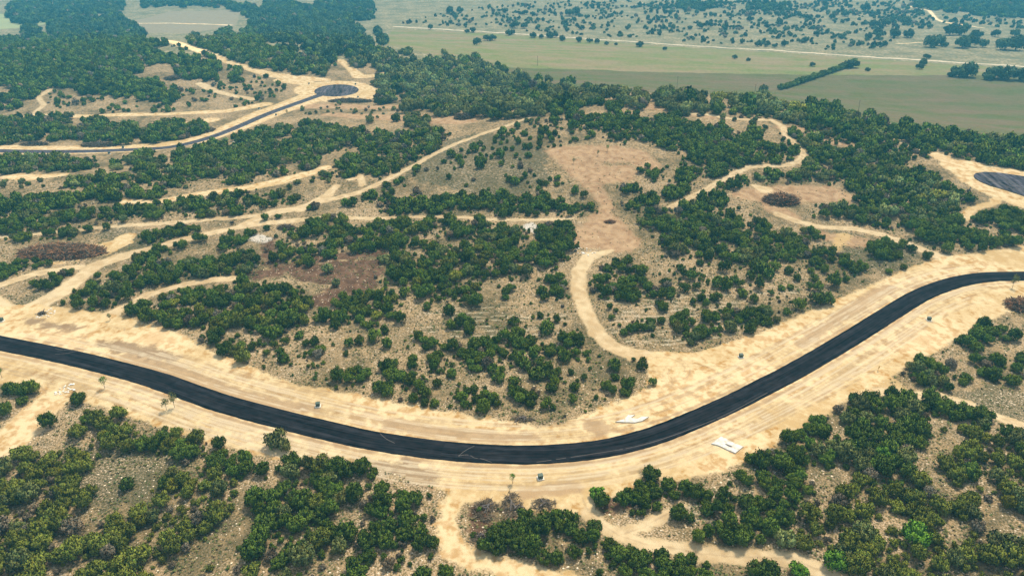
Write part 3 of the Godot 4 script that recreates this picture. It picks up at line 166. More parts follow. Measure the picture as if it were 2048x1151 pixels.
	["the hazy forest along the far valley", 3.4, 5.0, "hd", [-937.6,-1444.1,35.1,-927.3,-1416.5,35.7,-906.3,-1389.6,36.1,-896.5,-1363.3,36.2,-876.4,-1337.8,36.1,-856.9,-1312.8,35.7,-847.9,-1288.5,35.1,-829.2,-1264.7,34.2,-820.7,-1241.4,32.9,-802.7,-1218.8,31.3,-785.1,-1196.6,29.4,-777.3,-1174.9,26.9,-760.4,-1153.7,23.8,-855.2,-1437.3,32.5,-832.9,-1406,34,-811.3,-1375.6,35.1,-801.5,-1346.1,35.8,-781,-1317.4,36.3,-771.8,-1289.5,36.4,-752.3,-1262.4,36.3,-733.3,-1236,35.8,-725,-1210.2,35.1,-706.8,-1185.1,34,-698.9,-1160.7,32.5,-681.5,-1136.7,30.6,-664.5,-1113.3,28.3,-657,-1090.2,25.2,-785.3,-1287.1,16.1,-768.5,-1263.4,18.5,-759.8,-1240.2,20.3,-743.7,-1217.6,21.7,-728,-1195.5,22.8,-719.9,-1173.8,23.5,-704.8,-1152.6,23.9,-697.1,-1131.9,24,-682.4,-1111.4,23.9,-668,-1091.3,23.5,-660.5,-1071.3,22.8,-646.2,-1051.3,21.7,-638.4,-1031.2,20.3,-623.7,-1010.3,18.5,-608.2,-988.3,16.1,-663.1,-1178.3,16.6,-654.6,-1153.7,18.9,-638.7,-1129.6,20.6,-623.1,-1105.9,21.8,-615,-1082.5,22.6,-599.6,-1059,23.1,-591,-1035.3,23.3,-574.8,-1010.4,23.1,-557.3,-983,22.6,-543.5,-950.8,21.8,-509.3,-894,20.6,-457.6,-796.8,18.9,-439.2,-767.3,16.6,-645.6,-1102.3,12.6,-637.7,-1081.3,14.7,-623.6,-1060.3,16.3,-609.5,-1039.1,17.4,-600.9,-1017.5,18.1,-585.6,-994.4,18.6,-574.7,-969.1,18.7,-554.4,-937.5,18.6,-519.1,-880.2,18.1,-475.2,-800.2,17.4,-456.6,-771,16.3,-449.9,-754.5,14.7,-440.2,-740.3,12.6,-724.5,-1094.5,9.1,-718.5,-1081,10.5,-708.5,-1067.6,11.5,-698.6,-1054.3,12.2,-692.6,-1041,12.7,-682.6,-1027.5,13,-676.4,-1014,13.1,-666.1,-1000.1,13,-655.5,-985.7,12.7,-648.3,-970.9,12.2,-636.6,-954.8,11.5,-627.7,-937.6,10.5,-613.1,-917.2,9.1,-814,-1442,20.5,-802.7,-1425.8,21,-798.2,-1409.9,21.4,-787.2,-1394.2,21.6,-782.8,-1378.8,21.7,-772,-1363.5,21.6,-761.5,-1348.5,21.4,-757.3,-1333.7,21,-747,-1319.1,20.5,-743,-1304.8,19.8,-733,-1290.6,18.9,-723.1,-1276.6,17.7,-719.3,-1262.8,16.3,-709.6,-1249.2,14.6,-774.4,-1440.9,15.4,-766.4,-1429.1,15.8,-763.4,-1417.4,16.1,-755.6,-1405.8,16.2,-752.7,-1394.4,16.3,-745,-1383.1,16.2,-737.4,-1371.9,16.1,-734.6,-1360.9,15.8,-727.1,-1349.9,15.4,-724.4,-1339.1,14.9,-717.1,-1328.4,14.2,-709.9,-1317.8,13.4,-707.2,-1307.3,12.4,-700.1,-1296.9,11.1,-714.1,-1439.5,8.4,-711.1,-1429.7,8.8,-705.5,-1419.9,9,-702.6,-1410.3,9,-697,-1400.7,9,-691.5,-1391.3,8.8,-688.6,-1381.9,8.4,-683.2,-1372.6,7.9,-680.4,-1363.3,7.1,-675.1,-1354.2,6.1,-706,-1446.1,6.9,-700.6,-1436.2,7.1,-697.4,-1426.4,7.2,-692,-1416.7,7.1,-686.7,-1407.1,6.9,-683.6,-1397.6,6.4,-678.4,-1388.1,5.7,-688.9,-1439.5,7.4,-685.9,-1429.7,7.8,-680.5,-1419.9,8.1,-677.6,-1410.3,8.1,-672.3,-1400.7,8.1,-667,-1391.3,7.8,-664.2,-1381.9,7.4,-659,-1372.6,6.8,-656.2,-1363.3,5.9,-678.9,-1444.5,8,-676,-1434.6,8.1,-670.7,-1424.8,8,-665.4,-1415.1,7.8,-662.5,-1405.5,7.4,-657.4,-1396,6.7,-654.6,-1386.5,5.8,-664.3,-1437.9,6.9,-659.1,-1428.1,7.1,-656.2,-1418.3,7.2,-651.1,-1408.7,7.1,-646.1,-1399.1,6.9,-643.2,-1389.7,6.4,-638.3,-1380.3,5.7,-653.5,-1444.5,8,-650.7,-1434.6,8.1,-645.6,-1424.8,8,-640.5,-1415.1,7.8,-637.8,-1405.5,7.4,-632.8,-1396,6.7,-630.1,-1386.5,5.8,-638.1,-1439.5,8.4,-635.6,-1429.7,8.8,-630.5,-1419.9,9,-628,-1410.3,9,-622.9,-1400.7,9,-617.9,-1391.3,8.8,-615.5,-1381.9,8.4,-610.5,-1372.6,7.9,-608.2,-1363.3,7.1,-603.3,-1354.2,6.1,-629.7,-1446.1,6.9,-624.8,-1436.2,7.1,-622,-1426.4,7.2,-617.2,-1416.7,7.1,-612.4,-1407.1,6.9,-609.7,-1397.6,6.4,-605,-1388.1,5.7,-615.5,-1444.5,7.1,-612.8,-1434.6,7.2,-607.9,-1424.8,7.1,-603.2,-1415.1,6.9,-600.6,-1405.5,6.4,-595.9,-1396,5.6,-601.1,-1437.9,7.8,-596.2,-1428.1,8,-593.8,-1418.3,8.1,-589,-1408.7,8,-584.3,-1399.1,7.8,-582,-1389.7,7.4,-577.3,-1380.3,6.8,-575.1,-1371,5.9,-591.6,-1446.1,8.7,-586.7,-1436.2,8.9,-584.6,-1426.4,9,-579.7,-1416.7,8.9,-575,-1407.1,8.7,-572.8,-1397.6,8.4,-568.1,-1388.1,7.8,-566.1,-1378.8,7.1,-561.4,-1369.5,6,-576.5,-1441.2,6.8,-571.8,-1431.3,7.4,-569.6,-1421.6,7.8,-564.9,-1411.9,8.1,-562.8,-1402.3,8.1,-558.2,-1392.8,8.1,-553.7,-1383.4,7.8,-551.6,-1374.1,7.4,-547.1,-1364.9,6.8,-545.1,-1355.7,6,-566.1,-1446.1,6.9,-561.6,-1436.2,7.1,-559.2,-1426.4,7.2,-554.8,-1416.7,7.1,-550.4,-1407.1,6.9,-548.1,-1397.6,6.4,-543.8,-1388.1,5.7,-552.8,-1442.8,7.2,-548.2,-1433,7.9,-543.5,-1423.2,8.4,-541.7,-1413.5,8.8,-537.1,-1403.9,9,-535.3,-1394.4,9,-530.8,-1385,9,-526.4,-1375.6,8.8,-524.6,-1366.4,8.4,-520.2,-1357.2,7.9,-518.5,-1348.1,7.2,-514.2,-1339.1,6.2,-535.1,-1429.7,7.8,-530.3,-1419.9,8.8,-528.9,-1410.3,9.5,-524.2,-1400.7,10,-519.5,-1391.3,10.4,-518.1,-1381.9,10.7,-513.5,-1372.6,10.8,-512.2,-1363.3,10.9,-507.7,-1354.2,10.8,-503.2,-1345.1,10.7,-501.9,-1336.1,10.4,-497.5,-1327.2,10,-496.3,-1318.4,9.5,-491.9,-1309.7,8.8,-487.6,-1301,7.8,-493.8,-1394.8,10.2,-492.5,-1383,11.4,-486.8,-1371.3,12.3,-485.6,-1359.8,13,-480,-1348.3,13.6,-474.4,-1337,14,-473.3,-1325.9,14.3,-467.8,-1314.8,14.5,-466.7,-1303.9,14.6,-461.4,-1293.1,14.5,-456.1,-1282.4,14.3,-455,-1271.8,14,-449.8,-1261.3,13.6,-448.8,-1250.9,13,-443.7,-1240.6,12.3,-438.6,-1230.5,11.4,-437.7,-1220.4,10.2,-717.4,-1318.3,10.9,-709.1,-1305.9,12,-705.5,-1293.5,12.9,-697.5,-1281.4,13.5,-689.5,-1269.4,14,-686.1,-1257.5,14.4,-678.3,-1245.8,14.6,-674.9,-1234.2,14.6,-667.3,-1222.7,14.6,-659.8,-1211.4,14.4,-656.5,-1200.2,14,-649.2,-1189.1,13.5,-646,-1178.1,12.9,-638.7,-1167.2,12,-631.6,-1156.5,10.9,-625.9,-1167.2,9.7,-622.1,-1154.9,10.8,-614.4,-1142.8,11.6,-606.7,-1130.8,12.2,-603,-1118.9,12.6,-595.5,-1107.1,12.9,-591.8,-1095.3,13,-584.3,-1083.6,12.9,-576.8,-1071.8,12.6,-573.1,-1060,12.2,-565.5,-1048.1,11.6,-561.5,-1036,10.8,-553.6,-1023.5,9.7,-587.2,-1124,7.5,-584.3,-1114.1,8.4,-578.1,-1104.3,9.1,-572.1,-1094.5,9.6,-569.1,-1084.7,9.9,-563,-1074.9,10.1,-559.9,-1065,10.2,-553.8,-1055.1,10.1,-547.6,-1045,9.9,-544.3,-1034.8,9.6,-537.9,-1024.3,9.1,-534.2,-1013.6,8.4,-527.4,-1002.3,7.5,-540.4,-1058.5,5.8,-537.5,-1049.3,6.7]],
	["the hazy forest along the far valley", 3.4, 5.0, "hd", [-531.9,-1039.9,7.4,-526.2,-1030.3,7.8,-522.9,-1020.5,8.2,-517,-1010.2,8.3,-513.3,-999.7,8.4,-506.7,-988.3,8.3,-499.6,-975.9,8.2,-494.3,-962.3,7.8,-485.1,-945.8,7.4,-475.7,-924.4,6.7,-436.9,-850.2,5.8,-457.3,-1441.9,31,-444.2,-1412.8,32.3,-431.4,-1384.5,33.3,-429.7,-1356.9,34,-417.5,-1330,34.4,-415.8,-1303.9,34.6,-404.1,-1278.4,34.4,-392.8,-1253.5,34,-391.4,-1229.2,33.3,-380.5,-1205.5,32.3,-379.2,-1182.3,31,-368.6,-1159.6,29.2,-358.3,-1137.2,27.1,-357,-1115.1,24.3,-437.1,-1294,18,-424.2,-1265.2,21,-420.8,-1237.1,23.3,-408.5,-1209.9,25,-396.6,-1183.3,26.2,-393.5,-1157.3,27.1,-381.9,-1131.8,27.6,-378.8,-1106.6,27.8,-367.4,-1081.3,27.6,-356,-1055.4,27.1,-351.8,-1028.1,26.2,-338.7,-997.2,25,-329.3,-956,23.3,-282,-824.5,21,-267.5,-788,18,-395.5,-1366.2,22.2,-382.1,-1333.4,25.3,-379.9,-1301.7,27.6,-367.3,-1270.9,29.3,-355.1,-1241,30.6,-353.2,-1212,31.5,-341.5,-1183.8,32.1,-339.7,-1156.2,32.2,-328.5,-1129.2,32.1,-317.5,-1102.4,31.5,-315.5,-1075.5,30.6,-304.4,-1047.8,29.3,-301.1,-1018,27.6,-288,-983.1,25.3,-269.8,-930.3,22.2,-317.6,-1218,20.1,-315.8,-1187.9,22.8,-304.8,-1158.6,24.8,-294.2,-1130,26.2,-292.4,-1101.6,27.1,-281.9,-1073.1,27.7,-279.5,-1043.7,27.9,-268.1,-1011.8,27.7,-255.4,-973.7,27.1,-242.5,-907.2,26.2,-215.9,-815.9,24.8,-211.2,-783.2,22.8,-204,-764.1,20.1,-341.4,-1125.9,15.4,-338,-1097,18.3,-326.3,-1067.8,20.3,-314.4,-1037.3,21.7,-309,-1003.2,22.7,-292.9,-958.9,23.3,-258.4,-832.5,23.4,-243.1,-789.6,23.3,-234.4,-767.6,22.7,-232.7,-749.9,21.7,-226.7,-736.5,20.3,-226.3,-723.8,18.3,-221.2,-713.1,15.4,-272.4,-1015.8,15.2,-257.2,-969.2,17.4,-228,-868.2,19,-213.3,-795.9,20,-204,-769.1,20.6,-202.4,-748.2,20.8,-196.2,-732.7,20.6,-190.6,-719.1,20,-190.8,-705.7,19,-185.7,-694.2,17.4,-186.3,-682.5,15.2,-245.1,-1107.6,13.7,-244,-1082.8,16.1,-236,-1057.7,17.9,-227.8,-1031.6,19.1,-225.6,-1003.1,20,-216,-969.8,20.5,-209,-921.4,20.6,-190.1,-846.6,20.5,-179.5,-807.6,20,-177.2,-782.6,19.1,-171.7,-766.2,17.9,-171.4,-751,16.1,-167.1,-739.4,13.7,-207.2,-974.2,12.4,-194.8,-926,14.3,-177.3,-851.7,15.5,-171,-805.5,16.4,-164.1,-781.6,16.9,-163.2,-761.9,17,-158.4,-747.6,16.9,-154,-735,16.4,-154.4,-722.3,15.5,-150.6,-711.9,14.3,-151.2,-701,12.4,-356.6,-1430.3,28.5,-346.4,-1403.8,29.8,-336.3,-1377.9,30.7,-336.4,-1352.6,31.3,-326.7,-1328,31.7,-326.8,-1303.9,31.9,-317.5,-1280.4,31.7,-308.5,-1257.4,31.3,-308.7,-1234.9,30.7,-300,-1212.9,29.8,-300.1,-1191.4,28.5,-291.7,-1170.3,26.9,-283.5,-1149.5,24.9,-283.6,-1129,22.4,-300.7,-1444.6,24.6,-293,-1423,25.6,-285.5,-1401.8,26.3,-286.5,-1381,26.8,-279.2,-1360.6,27.1,-280.2,-1340.6,27.2,-273.1,-1321,27.1,-266.2,-1301.8,26.8,-267.2,-1282.9,26.3,-260.5,-1264.4,25.6,-261.5,-1246.2,24.6,-255,-1228.4,23.4,-248.6,-1210.8,21.8,-249.6,-1193.5,19.8,-263.8,-1156.2,9.7,-263.5,-1143.7,10.8,-259.2,-1131.3,11.6,-255,-1118.9,12.2,-254.7,-1106.6,12.7,-250.5,-1094.4,12.9,-250.1,-1082,13,-245.9,-1069.6,12.9,-241.6,-1057,12.7,-241.1,-1044.1,12.2,-236.7,-1030.9,11.6,-235.8,-1017,10.8,-231.2,-1002.5,9.7,-175,-972,5.8,-171.7,-958.4,6.5,-168.2,-943.3,6.9,-166.4,-925.5,7.3,-162,-905.5,7.5,-159.1,-881.4,7.5,-154.4,-859.8,7.5,-150.4,-841.9,7.3,-148.9,-826,6.9,-146,-814.3,6.5,-145.3,-803.2,5.8,-198.8,-1070,3.7,-196.8,-1062.5,4.5,-194.8,-1055,5,-194.5,-1047.4,5.3,-192.5,-1039.8,5.5,-192.1,-1031.9,5.6,-190,-1024,5.5,-187.9,-1015.8,5.3,-187.4,-1007.4,5,-185.2,-998.8,4.5,-184.5,-989.6,3.7,327.1,-1442.8,6,326,-1433,6.8,324.9,-1423.2,7.4,321.3,-1413.5,7.8,320.2,-1403.9,8.1,316.7,-1394.4,8.1,315.7,-1385,8.1,314.6,-1375.6,7.8,311.2,-1366.4,7.4,310.1,-1357.2,6.8,306.8,-1348.1,6,338.2,-1419.9,6.4,334.3,-1410.3,7.3,333.3,-1400.7,8,332.3,-1391.3,8.5,328.5,-1381.9,8.8,327.5,-1372.6,9,323.8,-1363.3,9.1,322.8,-1354.2,9,321.8,-1345.1,8.8,318.2,-1336.1,8.5,317.3,-1327.2,8,313.7,-1318.4,7.3,312.8,-1309.7,6.4,356.2,-1442.8,8.3,355.1,-1433,8.9,354,-1423.2,9.4,349.9,-1413.5,9.7,348.9,-1403.9,9.9,344.9,-1394.4,9.9,343.8,-1385,9.9,342.8,-1375.6,9.7,338.9,-1366.4,9.4,337.9,-1357.2,8.9,334.1,-1348.1,8.3,333.1,-1339.1,7.4,361.2,-1402.3,6.2,359.9,-1392.8,6.9,358.5,-1383.4,7.5,354.8,-1374.1,7.9,353.5,-1364.9,8.1,349.8,-1355.7,8.2,348.6,-1346.6,8.1,347.3,-1337.6,7.9,343.7,-1328.7,7.5,342.5,-1319.9,6.9,338.9,-1311.1,6.2,383.7,-1434.6,4.7,382.1,-1424.8,5.8,380.6,-1415.1,6.5,376.8,-1405.5,6.9,375.3,-1396,7.2,371.6,-1386.5,7.2,370.1,-1377.2,7.2,368.5,-1367.9,6.9,364.9,-1358.8,6.5,363.5,-1349.7,5.8,359.9,-1340.6,4.7,453.9,-1410.3,6.1,452,-1400.7,6.9,450.1,-1391.3,7.5,445.7,-1381.9,7.9,443.9,-1372.6,8.1,439.6,-1363.3,8.2,437.8,-1354.2,8.1,436,-1345.1,7.9,431.8,-1336.1,7.5,430,-1327.2,6.9,425.9,-1318.4,6.1,480.6,-1444.5,6.2,475.8,-1434.6,7.2,473.8,-1424.8,7.9,471.9,-1415.1,8.4,467.2,-1405.5,8.8,465.3,-1396,9,460.7,-1386.5,9,458.8,-1377.2,9,457,-1367.9,8.8,452.5,-1358.8,8.4,450.7,-1349.7,7.9,446.3,-1340.6,7.2,444.5,-1331.7,6.2,485.9,-1413.5,6.6,484,-1403.9,7.7,479.1,-1394.4,8.4,477.3,-1385,9,475.4,-1375.6,9.5,470.6,-1366.4,9.7,468.8,-1357.2,9.9,464.1,-1348.1,10,462.3,-1339.1,9.9,460.6,-1330.2,9.7,455.9,-1321.4,9.5,454.2,-1312.6,9,449.7,-1303.9,8.4,448,-1295.3,7.7,446.3,-1286.7,6.6,505.2,-1426.4,6.1,502.9,-1416.7,6.9,500.7,-1407.1,7.5,496,-1397.6,7.8,493.8,-1388.1,8.1,489.2,-1378.8,8.1,487.1,-1369.5,8.1,484.9,-1360.3,7.8,480.4,-1351.2,7.5,478.3,-1342.1,6.9,473.9,-1333.2,6.1,513.3,-1402.3,6.2,511,-1392.8,6.9,508.7,-1383.4,7.5,504,-1374.1,7.9,501.8,-1364.9,8.1,497.1,-1355.7,8.2,494.9,-1346.6,8.1,492.8,-1337.6,7.9,488.3,-1328.7,7.5,486.1,-1319.9,6.9,481.7,-1311.1,6.2,797.8,-1446.1,12.4,794.2,-1436.2,12.6]],
	["the hazy forest along the far valley", 3.4, 5.0, "hd", [786.8,-1426.4,12.6,783.2,-1416.7,12.6,779.7,-1407.1,12.4,772.5,-1397.6,12.2,769,-1388.1,11.8,761.9,-1378.8,11.3,758.5,-1369.5,10.7,755.1,-1360.3,9.9,748.2,-1351.2,8.9,826.7,-1440.7,14,818.6,-1430.4,14.3,814.8,-1420.3,14.4,806.8,-1410.3,14.4,803.1,-1400.4,14.4,799.5,-1390.5,14.3,791.7,-1380.8,14,788.1,-1371.1,13.7,780.4,-1361.6,13.2,777,-1352.1,12.7,773.5,-1342.7,12,766,-1333.4,11.1,762.6,-1324.2,10.1,854.9,-1445.4,14.9,850.1,-1433.3,15.4,845.4,-1421.4,15.8,835.9,-1409.7,16.1,831.3,-1398,16.2,821.9,-1386.5,16.3,817.5,-1375.2,16.2,813,-1363.9,16.1,804,-1352.8,15.8,799.6,-1341.8,15.4,790.7,-1330.9,14.9,786.5,-1320.1,14.2,782.3,-1309.4,13.4,773.7,-1298.9,12.3,769.6,-1288.4,11,879.4,-1435.5,17.8,874.2,-1422.8,18,863.7,-1410.3,18.1,858.7,-1397.9,18,853.6,-1385.6,17.8,843.5,-1373.5,17.5,838.6,-1361.6,17.1,828.6,-1349.7,16.6,823.9,-1338.1,15.9,819.2,-1326.5,15,809.5,-1315.1,13.9,804.9,-1303.8,12.6,908.1,-1437.1,18.1,901.5,-1421.9,18.8,895,-1407,19.3,882.5,-1392.2,19.7,876.2,-1377.7,19.9,864,-1363.3,19.9,857.9,-1349.2,19.9,851.8,-1335.2,19.7,840.1,-1321.5,19.3,834.2,-1307.9,18.8,822.7,-1294.5,18.1,817,-1281.3,17.2,811.3,-1268.2,16.2,800.3,-1255.3,14.8,794.8,-1242.6,13.1,942.1,-1436.9,19.3,929.6,-1422.6,19.6,923.2,-1408.4,19.8,911,-1394.4,19.9,904.8,-1380.6,19.8,898.7,-1367,19.6,886.9,-1353.5,19.3,881,-1340.3,18.8,869.5,-1327.2,18.2,863.7,-1314.3,17.4,858,-1301.5,16.4,846.8,-1288.9,15.1,841.3,-1276.4,13.6,961.7,-1429.9,19.7,953.6,-1413.1,20.5,945.7,-1396.4,21,931.3,-1380.1,21.5,923.6,-1364,21.7,909.6,-1348.1,21.8,902.2,-1332.5,21.7,894.9,-1317.2,21.5,881.4,-1302,21,874.3,-1287.1,20.5,861.3,-1272.4,19.7,854.4,-1257.9,18.7,847.6,-1243.6,17.5,835,-1229.5,16,993.5,-1432.9,22.2,984.7,-1415.1,22.8,968.9,-1397.6,23.2,960.4,-1380.3,23.5,945,-1363.3,23.6,936.8,-1346.6,23.5,928.7,-1330.2,23.2,914.1,-1314,22.8,906.2,-1298.1,22.2,892,-1282.5,21.4,884.4,-1267,20.4,877,-1251.8,19.1,863.3,-1236.9,17.5,856.1,-1222.1,15.5]],
	["the creek wood behind the hill", 3.0, 4.6, "gdp", [-163.6,-765.9,8.3,-159.5,-753,9.9,-155.7,-741.6,11.1,-155.8,-730.3,11.8,-152.5,-720.8,12.2,-152.8,-711.1,12.3,-149.7,-702.7,12.2,-146.8,-694.7,11.8,-147.3,-686.2,11.1,-144.4,-678.7,9.9,-145,-670.8,8.3,-132.2,-745.7,10.5,-128.6,-733.6,11.8,-129,-721.4,12.7,-125.8,-711.2,13.1,-126.4,-700.6,13.3,-123.4,-691.4,13.1,-120.4,-682.4,12.7,-121.2,-673.1,11.8,-118.4,-664.8,10.5,-106.1,-744.6,11.1,-102.6,-731.2,12.6,-103.4,-717.7,13.5,-100.3,-706.4,14.1,-101.3,-694.6,14.2,-98.3,-684.3,14.1,-95.3,-674.4,13.5,-96.4,-664.1,12.6,-93.7,-654.9,11.1,-75.1,-745.5,11.7,-71.8,-730.5,13.3,-73.2,-715.3,14.4,-70.2,-702.5,15,-71.7,-689.3,15.2,-68.8,-677.7,15,-66,-666.5,14.4,-67.6,-655.1,13.3,-65,-644.9,11.7,-43,-729.3,11.3,-40.2,-714.2,13.1,-42.2,-698.7,14.3,-39.7,-685.2,15,-41.6,-671.4,15.2,-39.2,-659,15,-36.8,-647,14.3,-38.7,-635.3,13.1,-36.5,-624.4,11.3,-108.9,-691.9,12.1,-104.7,-677.2,14.5,-105.8,-662.5,16,-101.9,-649.5,16.8,-103.1,-636.6,17.1,-99.5,-624.9,16.8,-96,-613.8,16,-97.3,-602.7,14.5,-93.9,-591.8,12.1,-79.3,-686.5,12.9,-75,-668.8,15.9,-76.8,-651.4,17.7,-72.9,-636.1,18.7,-74.7,-621.3,19,-71.1,-607.7,18.7,-67.5,-594.1,17.7,-69.2,-579.8,15.9,-65.3,-562.6,12.9,-46.4,-663.9,15.7,-48.7,-645.4,17.6,-45.3,-628.9,18.7,-47.7,-613.3,19,-44.4,-598,18.7,-41.2,-581.6,17.6,-43.1,-562.5,15.7,-21.4,-690.6,11.6,-18.7,-672.5,14.3,-21.4,-654.5,15.9,-18.9,-638.2,16.8,-21.5,-622.7,17.1,-19.1,-607.9,16.8,-16.7,-592.5,15.9,-19.1,-576.3,14.3,-16.5,-551.1,11.6,4.7,-644,12.4,1.7,-627.2,14,3.5,-611.1,14.9,0.8,-595.3,15.2,2.5,-576.5,14.9,4,-545.3,14,1.4,-493.2,12.4,26.3,-617,10.7,23.1,-599.9,12.2,24,-580,13,20.6,-551.9,13.3,19.8,-491.3,13,20.3,-470.7,12.2,17.9,-458.8,10.7,46.7,-596.6,9.1,42.7,-573.6,10.4,39.5,-511.1,11.2,35.3,-480.7,11.4,35.4,-464.7,11.2,35.8,-453,10.4,33.4,-444.4,9.1,60.1,-563,7.5,51.4,-497.2,8.7,50.4,-475.2,9.3,47.5,-462.9,9.5,47.6,-452.6,9.3,47.8,-443.9,8.7,45.6,-436.9,7.5,-78.8,-617.7,13.6,-80.3,-603.3,15.6,-76.6,-589,16.7,-77.8,-573.6,17.1,-73.4,-554,16.7,-67.4,-521.2,15.6,-66.2,-490.1,13.6,-51.8,-608.7,12.7,-53.7,-593.8,14.7,-50.4,-577.4,15.8,-51.6,-557.5,16.1,-46.2,-517.2,15.8,-41.5,-481.1,14.7,-42.5,-464.2,12.7,-25.7,-608.4,12.7,-28.1,-591.6,14.7,-25.3,-571.6,15.8,-26.8,-541.6,16.1,-22.5,-487.9,15.8,-19.9,-465.3,14.7,-21.8,-452,12.7,-6.5,-553.5,12.9,-4.1,-488.4,13.9,-6.4,-466.7,14.2,-4.6,-450.2,13.9,-2.9,-437.3,12.9,11.9,-491.8,11.2,12.9,-467.6,12.1,10.4,-454.1,12.3,11.5,-441.8,12.1,12.7,-431.4,11.2,-108.9,-609.1,9.1,-109.6,-600.2,10.5,-106.8,-591.6,11.2,-107.4,-582.6,11.4,-104.5,-573.2,11.2,-101.5,-562.8,10.5,-101.5,-550.9,9.1,-117.3,-633.1,8.7,-117.9,-625.2,9.7,-115.4,-617.8,10.3,-116.1,-610.4,10.4,-113.7,-603.3,10.3,-111.3,-596.2,9.7,-111.9,-588.9,8.7,31.6,-464.7,7.7,31.9,-454.1,8.4,29.9,-446.2,8.5,30.5,-438.4,8.4,31,-431.4,7.7,65.4,-511.9,6,60.7,-484.9,6.9,60,-471.2,7.4,57.5,-461.7,7.6,57.5,-453.5,7.4,57.5,-446.4,6.9,55.6,-440.4,6,77.7,-496.7,6,73.5,-478,6.9,72.7,-466.1,7.4,70.1,-457.3,7.6,69.9,-449.5,7.4,69.8,-442.8,6.9,67.8,-436.9,6,91.7,-495.1,6,87,-476.4,6.9,85.9,-464.8,7.4,83,-455.9,7.6,82.6,-448.3,7.4,82.4,-441.6,6.9,80.2,-435.7,6,108.2,-489.3,6,103.2,-472.2,6.9,101.8,-461.3,7.4,98.7,-452.5,7.6,98.2,-445.1,7.4,97.7,-438.6,6.9,95.3,-432.7,6,123.1,-492.3,6.7,116.4,-470.9,7.8,114.6,-458.7,8.4,110.8,-448.8,8.5,110.1,-440.9,8.4,109.5,-433.8,7.8,106.6,-427.3,6.7,133,-490,6,126.6,-470.9,6.9,124.7,-459.7,7.4,121.1,-450.4,7.6,120.1,-443,7.4,119.4,-436.4,6.9,116.7,-430.2,6,214.4,-589.6,4.5,209.3,-578,5.2,205.3,-564.4,5.6,194.1,-535.8,5.7,179.6,-493.7,5.6,174.8,-478.6,5.2,170.2,-467.6,4.5,105.9,-463,5.2,102.9,-454.4,6,102.2,-447.3,6.5,99.7,-440.9,6.6,99.4,-435.3,6.5,99.1,-430.1,6,97,-425.2,5.2,122.2,-453,6.9,121,-444.8,7.4,117.9,-437.3,7.6,117.2,-430.9,7.4,116.7,-425.1,6.9,135.3,-453,6.9,133.9,-444.5,7.4,130.4,-436.7,7.6,129.6,-430.2,7.4,128.9,-424.3,6.9,152.1,-465.2,7.7,149.4,-453,8.4,144.8,-442.6,8.5,143.4,-434.5,8.4,142.3,-427.4,7.7,163.7,-459.3,7.7,160.9,-447.7,8.3,156.1,-437.5,8.5,154.5,-429.6,8.3,153.2,-422.5,7.7,175.7,-459.9,7.7,172.3,-447.6,8.3,167,-436.8,8.5,165.2,-428.6,8.3,163.7,-421.3,7.7,182.1,-447.2,6.8,179.5,-437.8,7.4,174.8,-428.9,7.6,173.1,-421.8,7.4,171.7,-415.4,6.8,149.1,-433.2,4.2,148.3,-428.8,4.6,146.1,-424.4,4.8,145.5,-420.5,4.6,144.9,-416.8,4.2]],
	["the creek wood along the green field", 2.8, 4.2, "dg", [195.1,-453.5,6.8,191.7,-442.5,7.4,186.4,-432.5,7.6,184.3,-424.9,7.4,182.5,-418,6.8,210.3,-457.6,7.6,205.3,-443.6,8.3,198.6,-431.5,8.5,195.8,-422.4,8.3,193.5,-414.5,7.6,216.2,-441,7.5,211.9,-429.1,8.3,205.5,-418.3,8.5,202.8,-409.9,8.3,200.5,-402.4,7.5,231.7,-439.1,7.5,226.5,-426.3,8.3,219.4,-415,8.5,216.2,-406.1,8.3,213.5,-398.3,7.5,189.5,-423.2,5.8,187.6,-416.4,6.5,183.8,-409.8,6.6,182.3,-404.2,6.5,181,-398.9,5.8,205.1,-416.4,8.2,201.9,-406.5,9.1,196.2,-397.3,9.4,194,-389.5,9.1,192,-382.3,8.2,229.7,-428.8,9,224.2,-414.9,10.1,216.4,-402.8,10.4,213.1,-393.2,10.1,210.2,-384.6,9,237.8,-411.5,10,229.4,-398.9,10.3,225.6,-389,10,251.1,-407.7,9.9,242,-394.7,10.2,237.7,-384.6,9.9,262.3,-400.9,9.8,252.9,-388,10.1,248.2,-377.9,9.8,273,-394.1,9.7,263.3,-381.3,10,258.4,-371.3,9.7,281.7,-384.8,9.5,272.1,-372.7,9.9,267.1,-363.1,9.5,287.9,-377.7,9.4,278.4,-366.1,9.8,273.4,-356.8,9.4,233.7,-381.6,7.9,228.2,-373.8,8.2,225.5,-367,7.9,248.1,-376.6,10.3,240.3,-366.2,10.7,236.6,-357.3,10.3,259.3,-367.2,9.3,252,-358,9.7,248.3,-350,9.3,270.7,-359.2,10,262.6,-349.4,10.4,258.4,-340.9,10,298,-370.9,10.1,287.4,-358.6,10.6,281.9,-348.8,10.1,276,-340.2,12]],
]
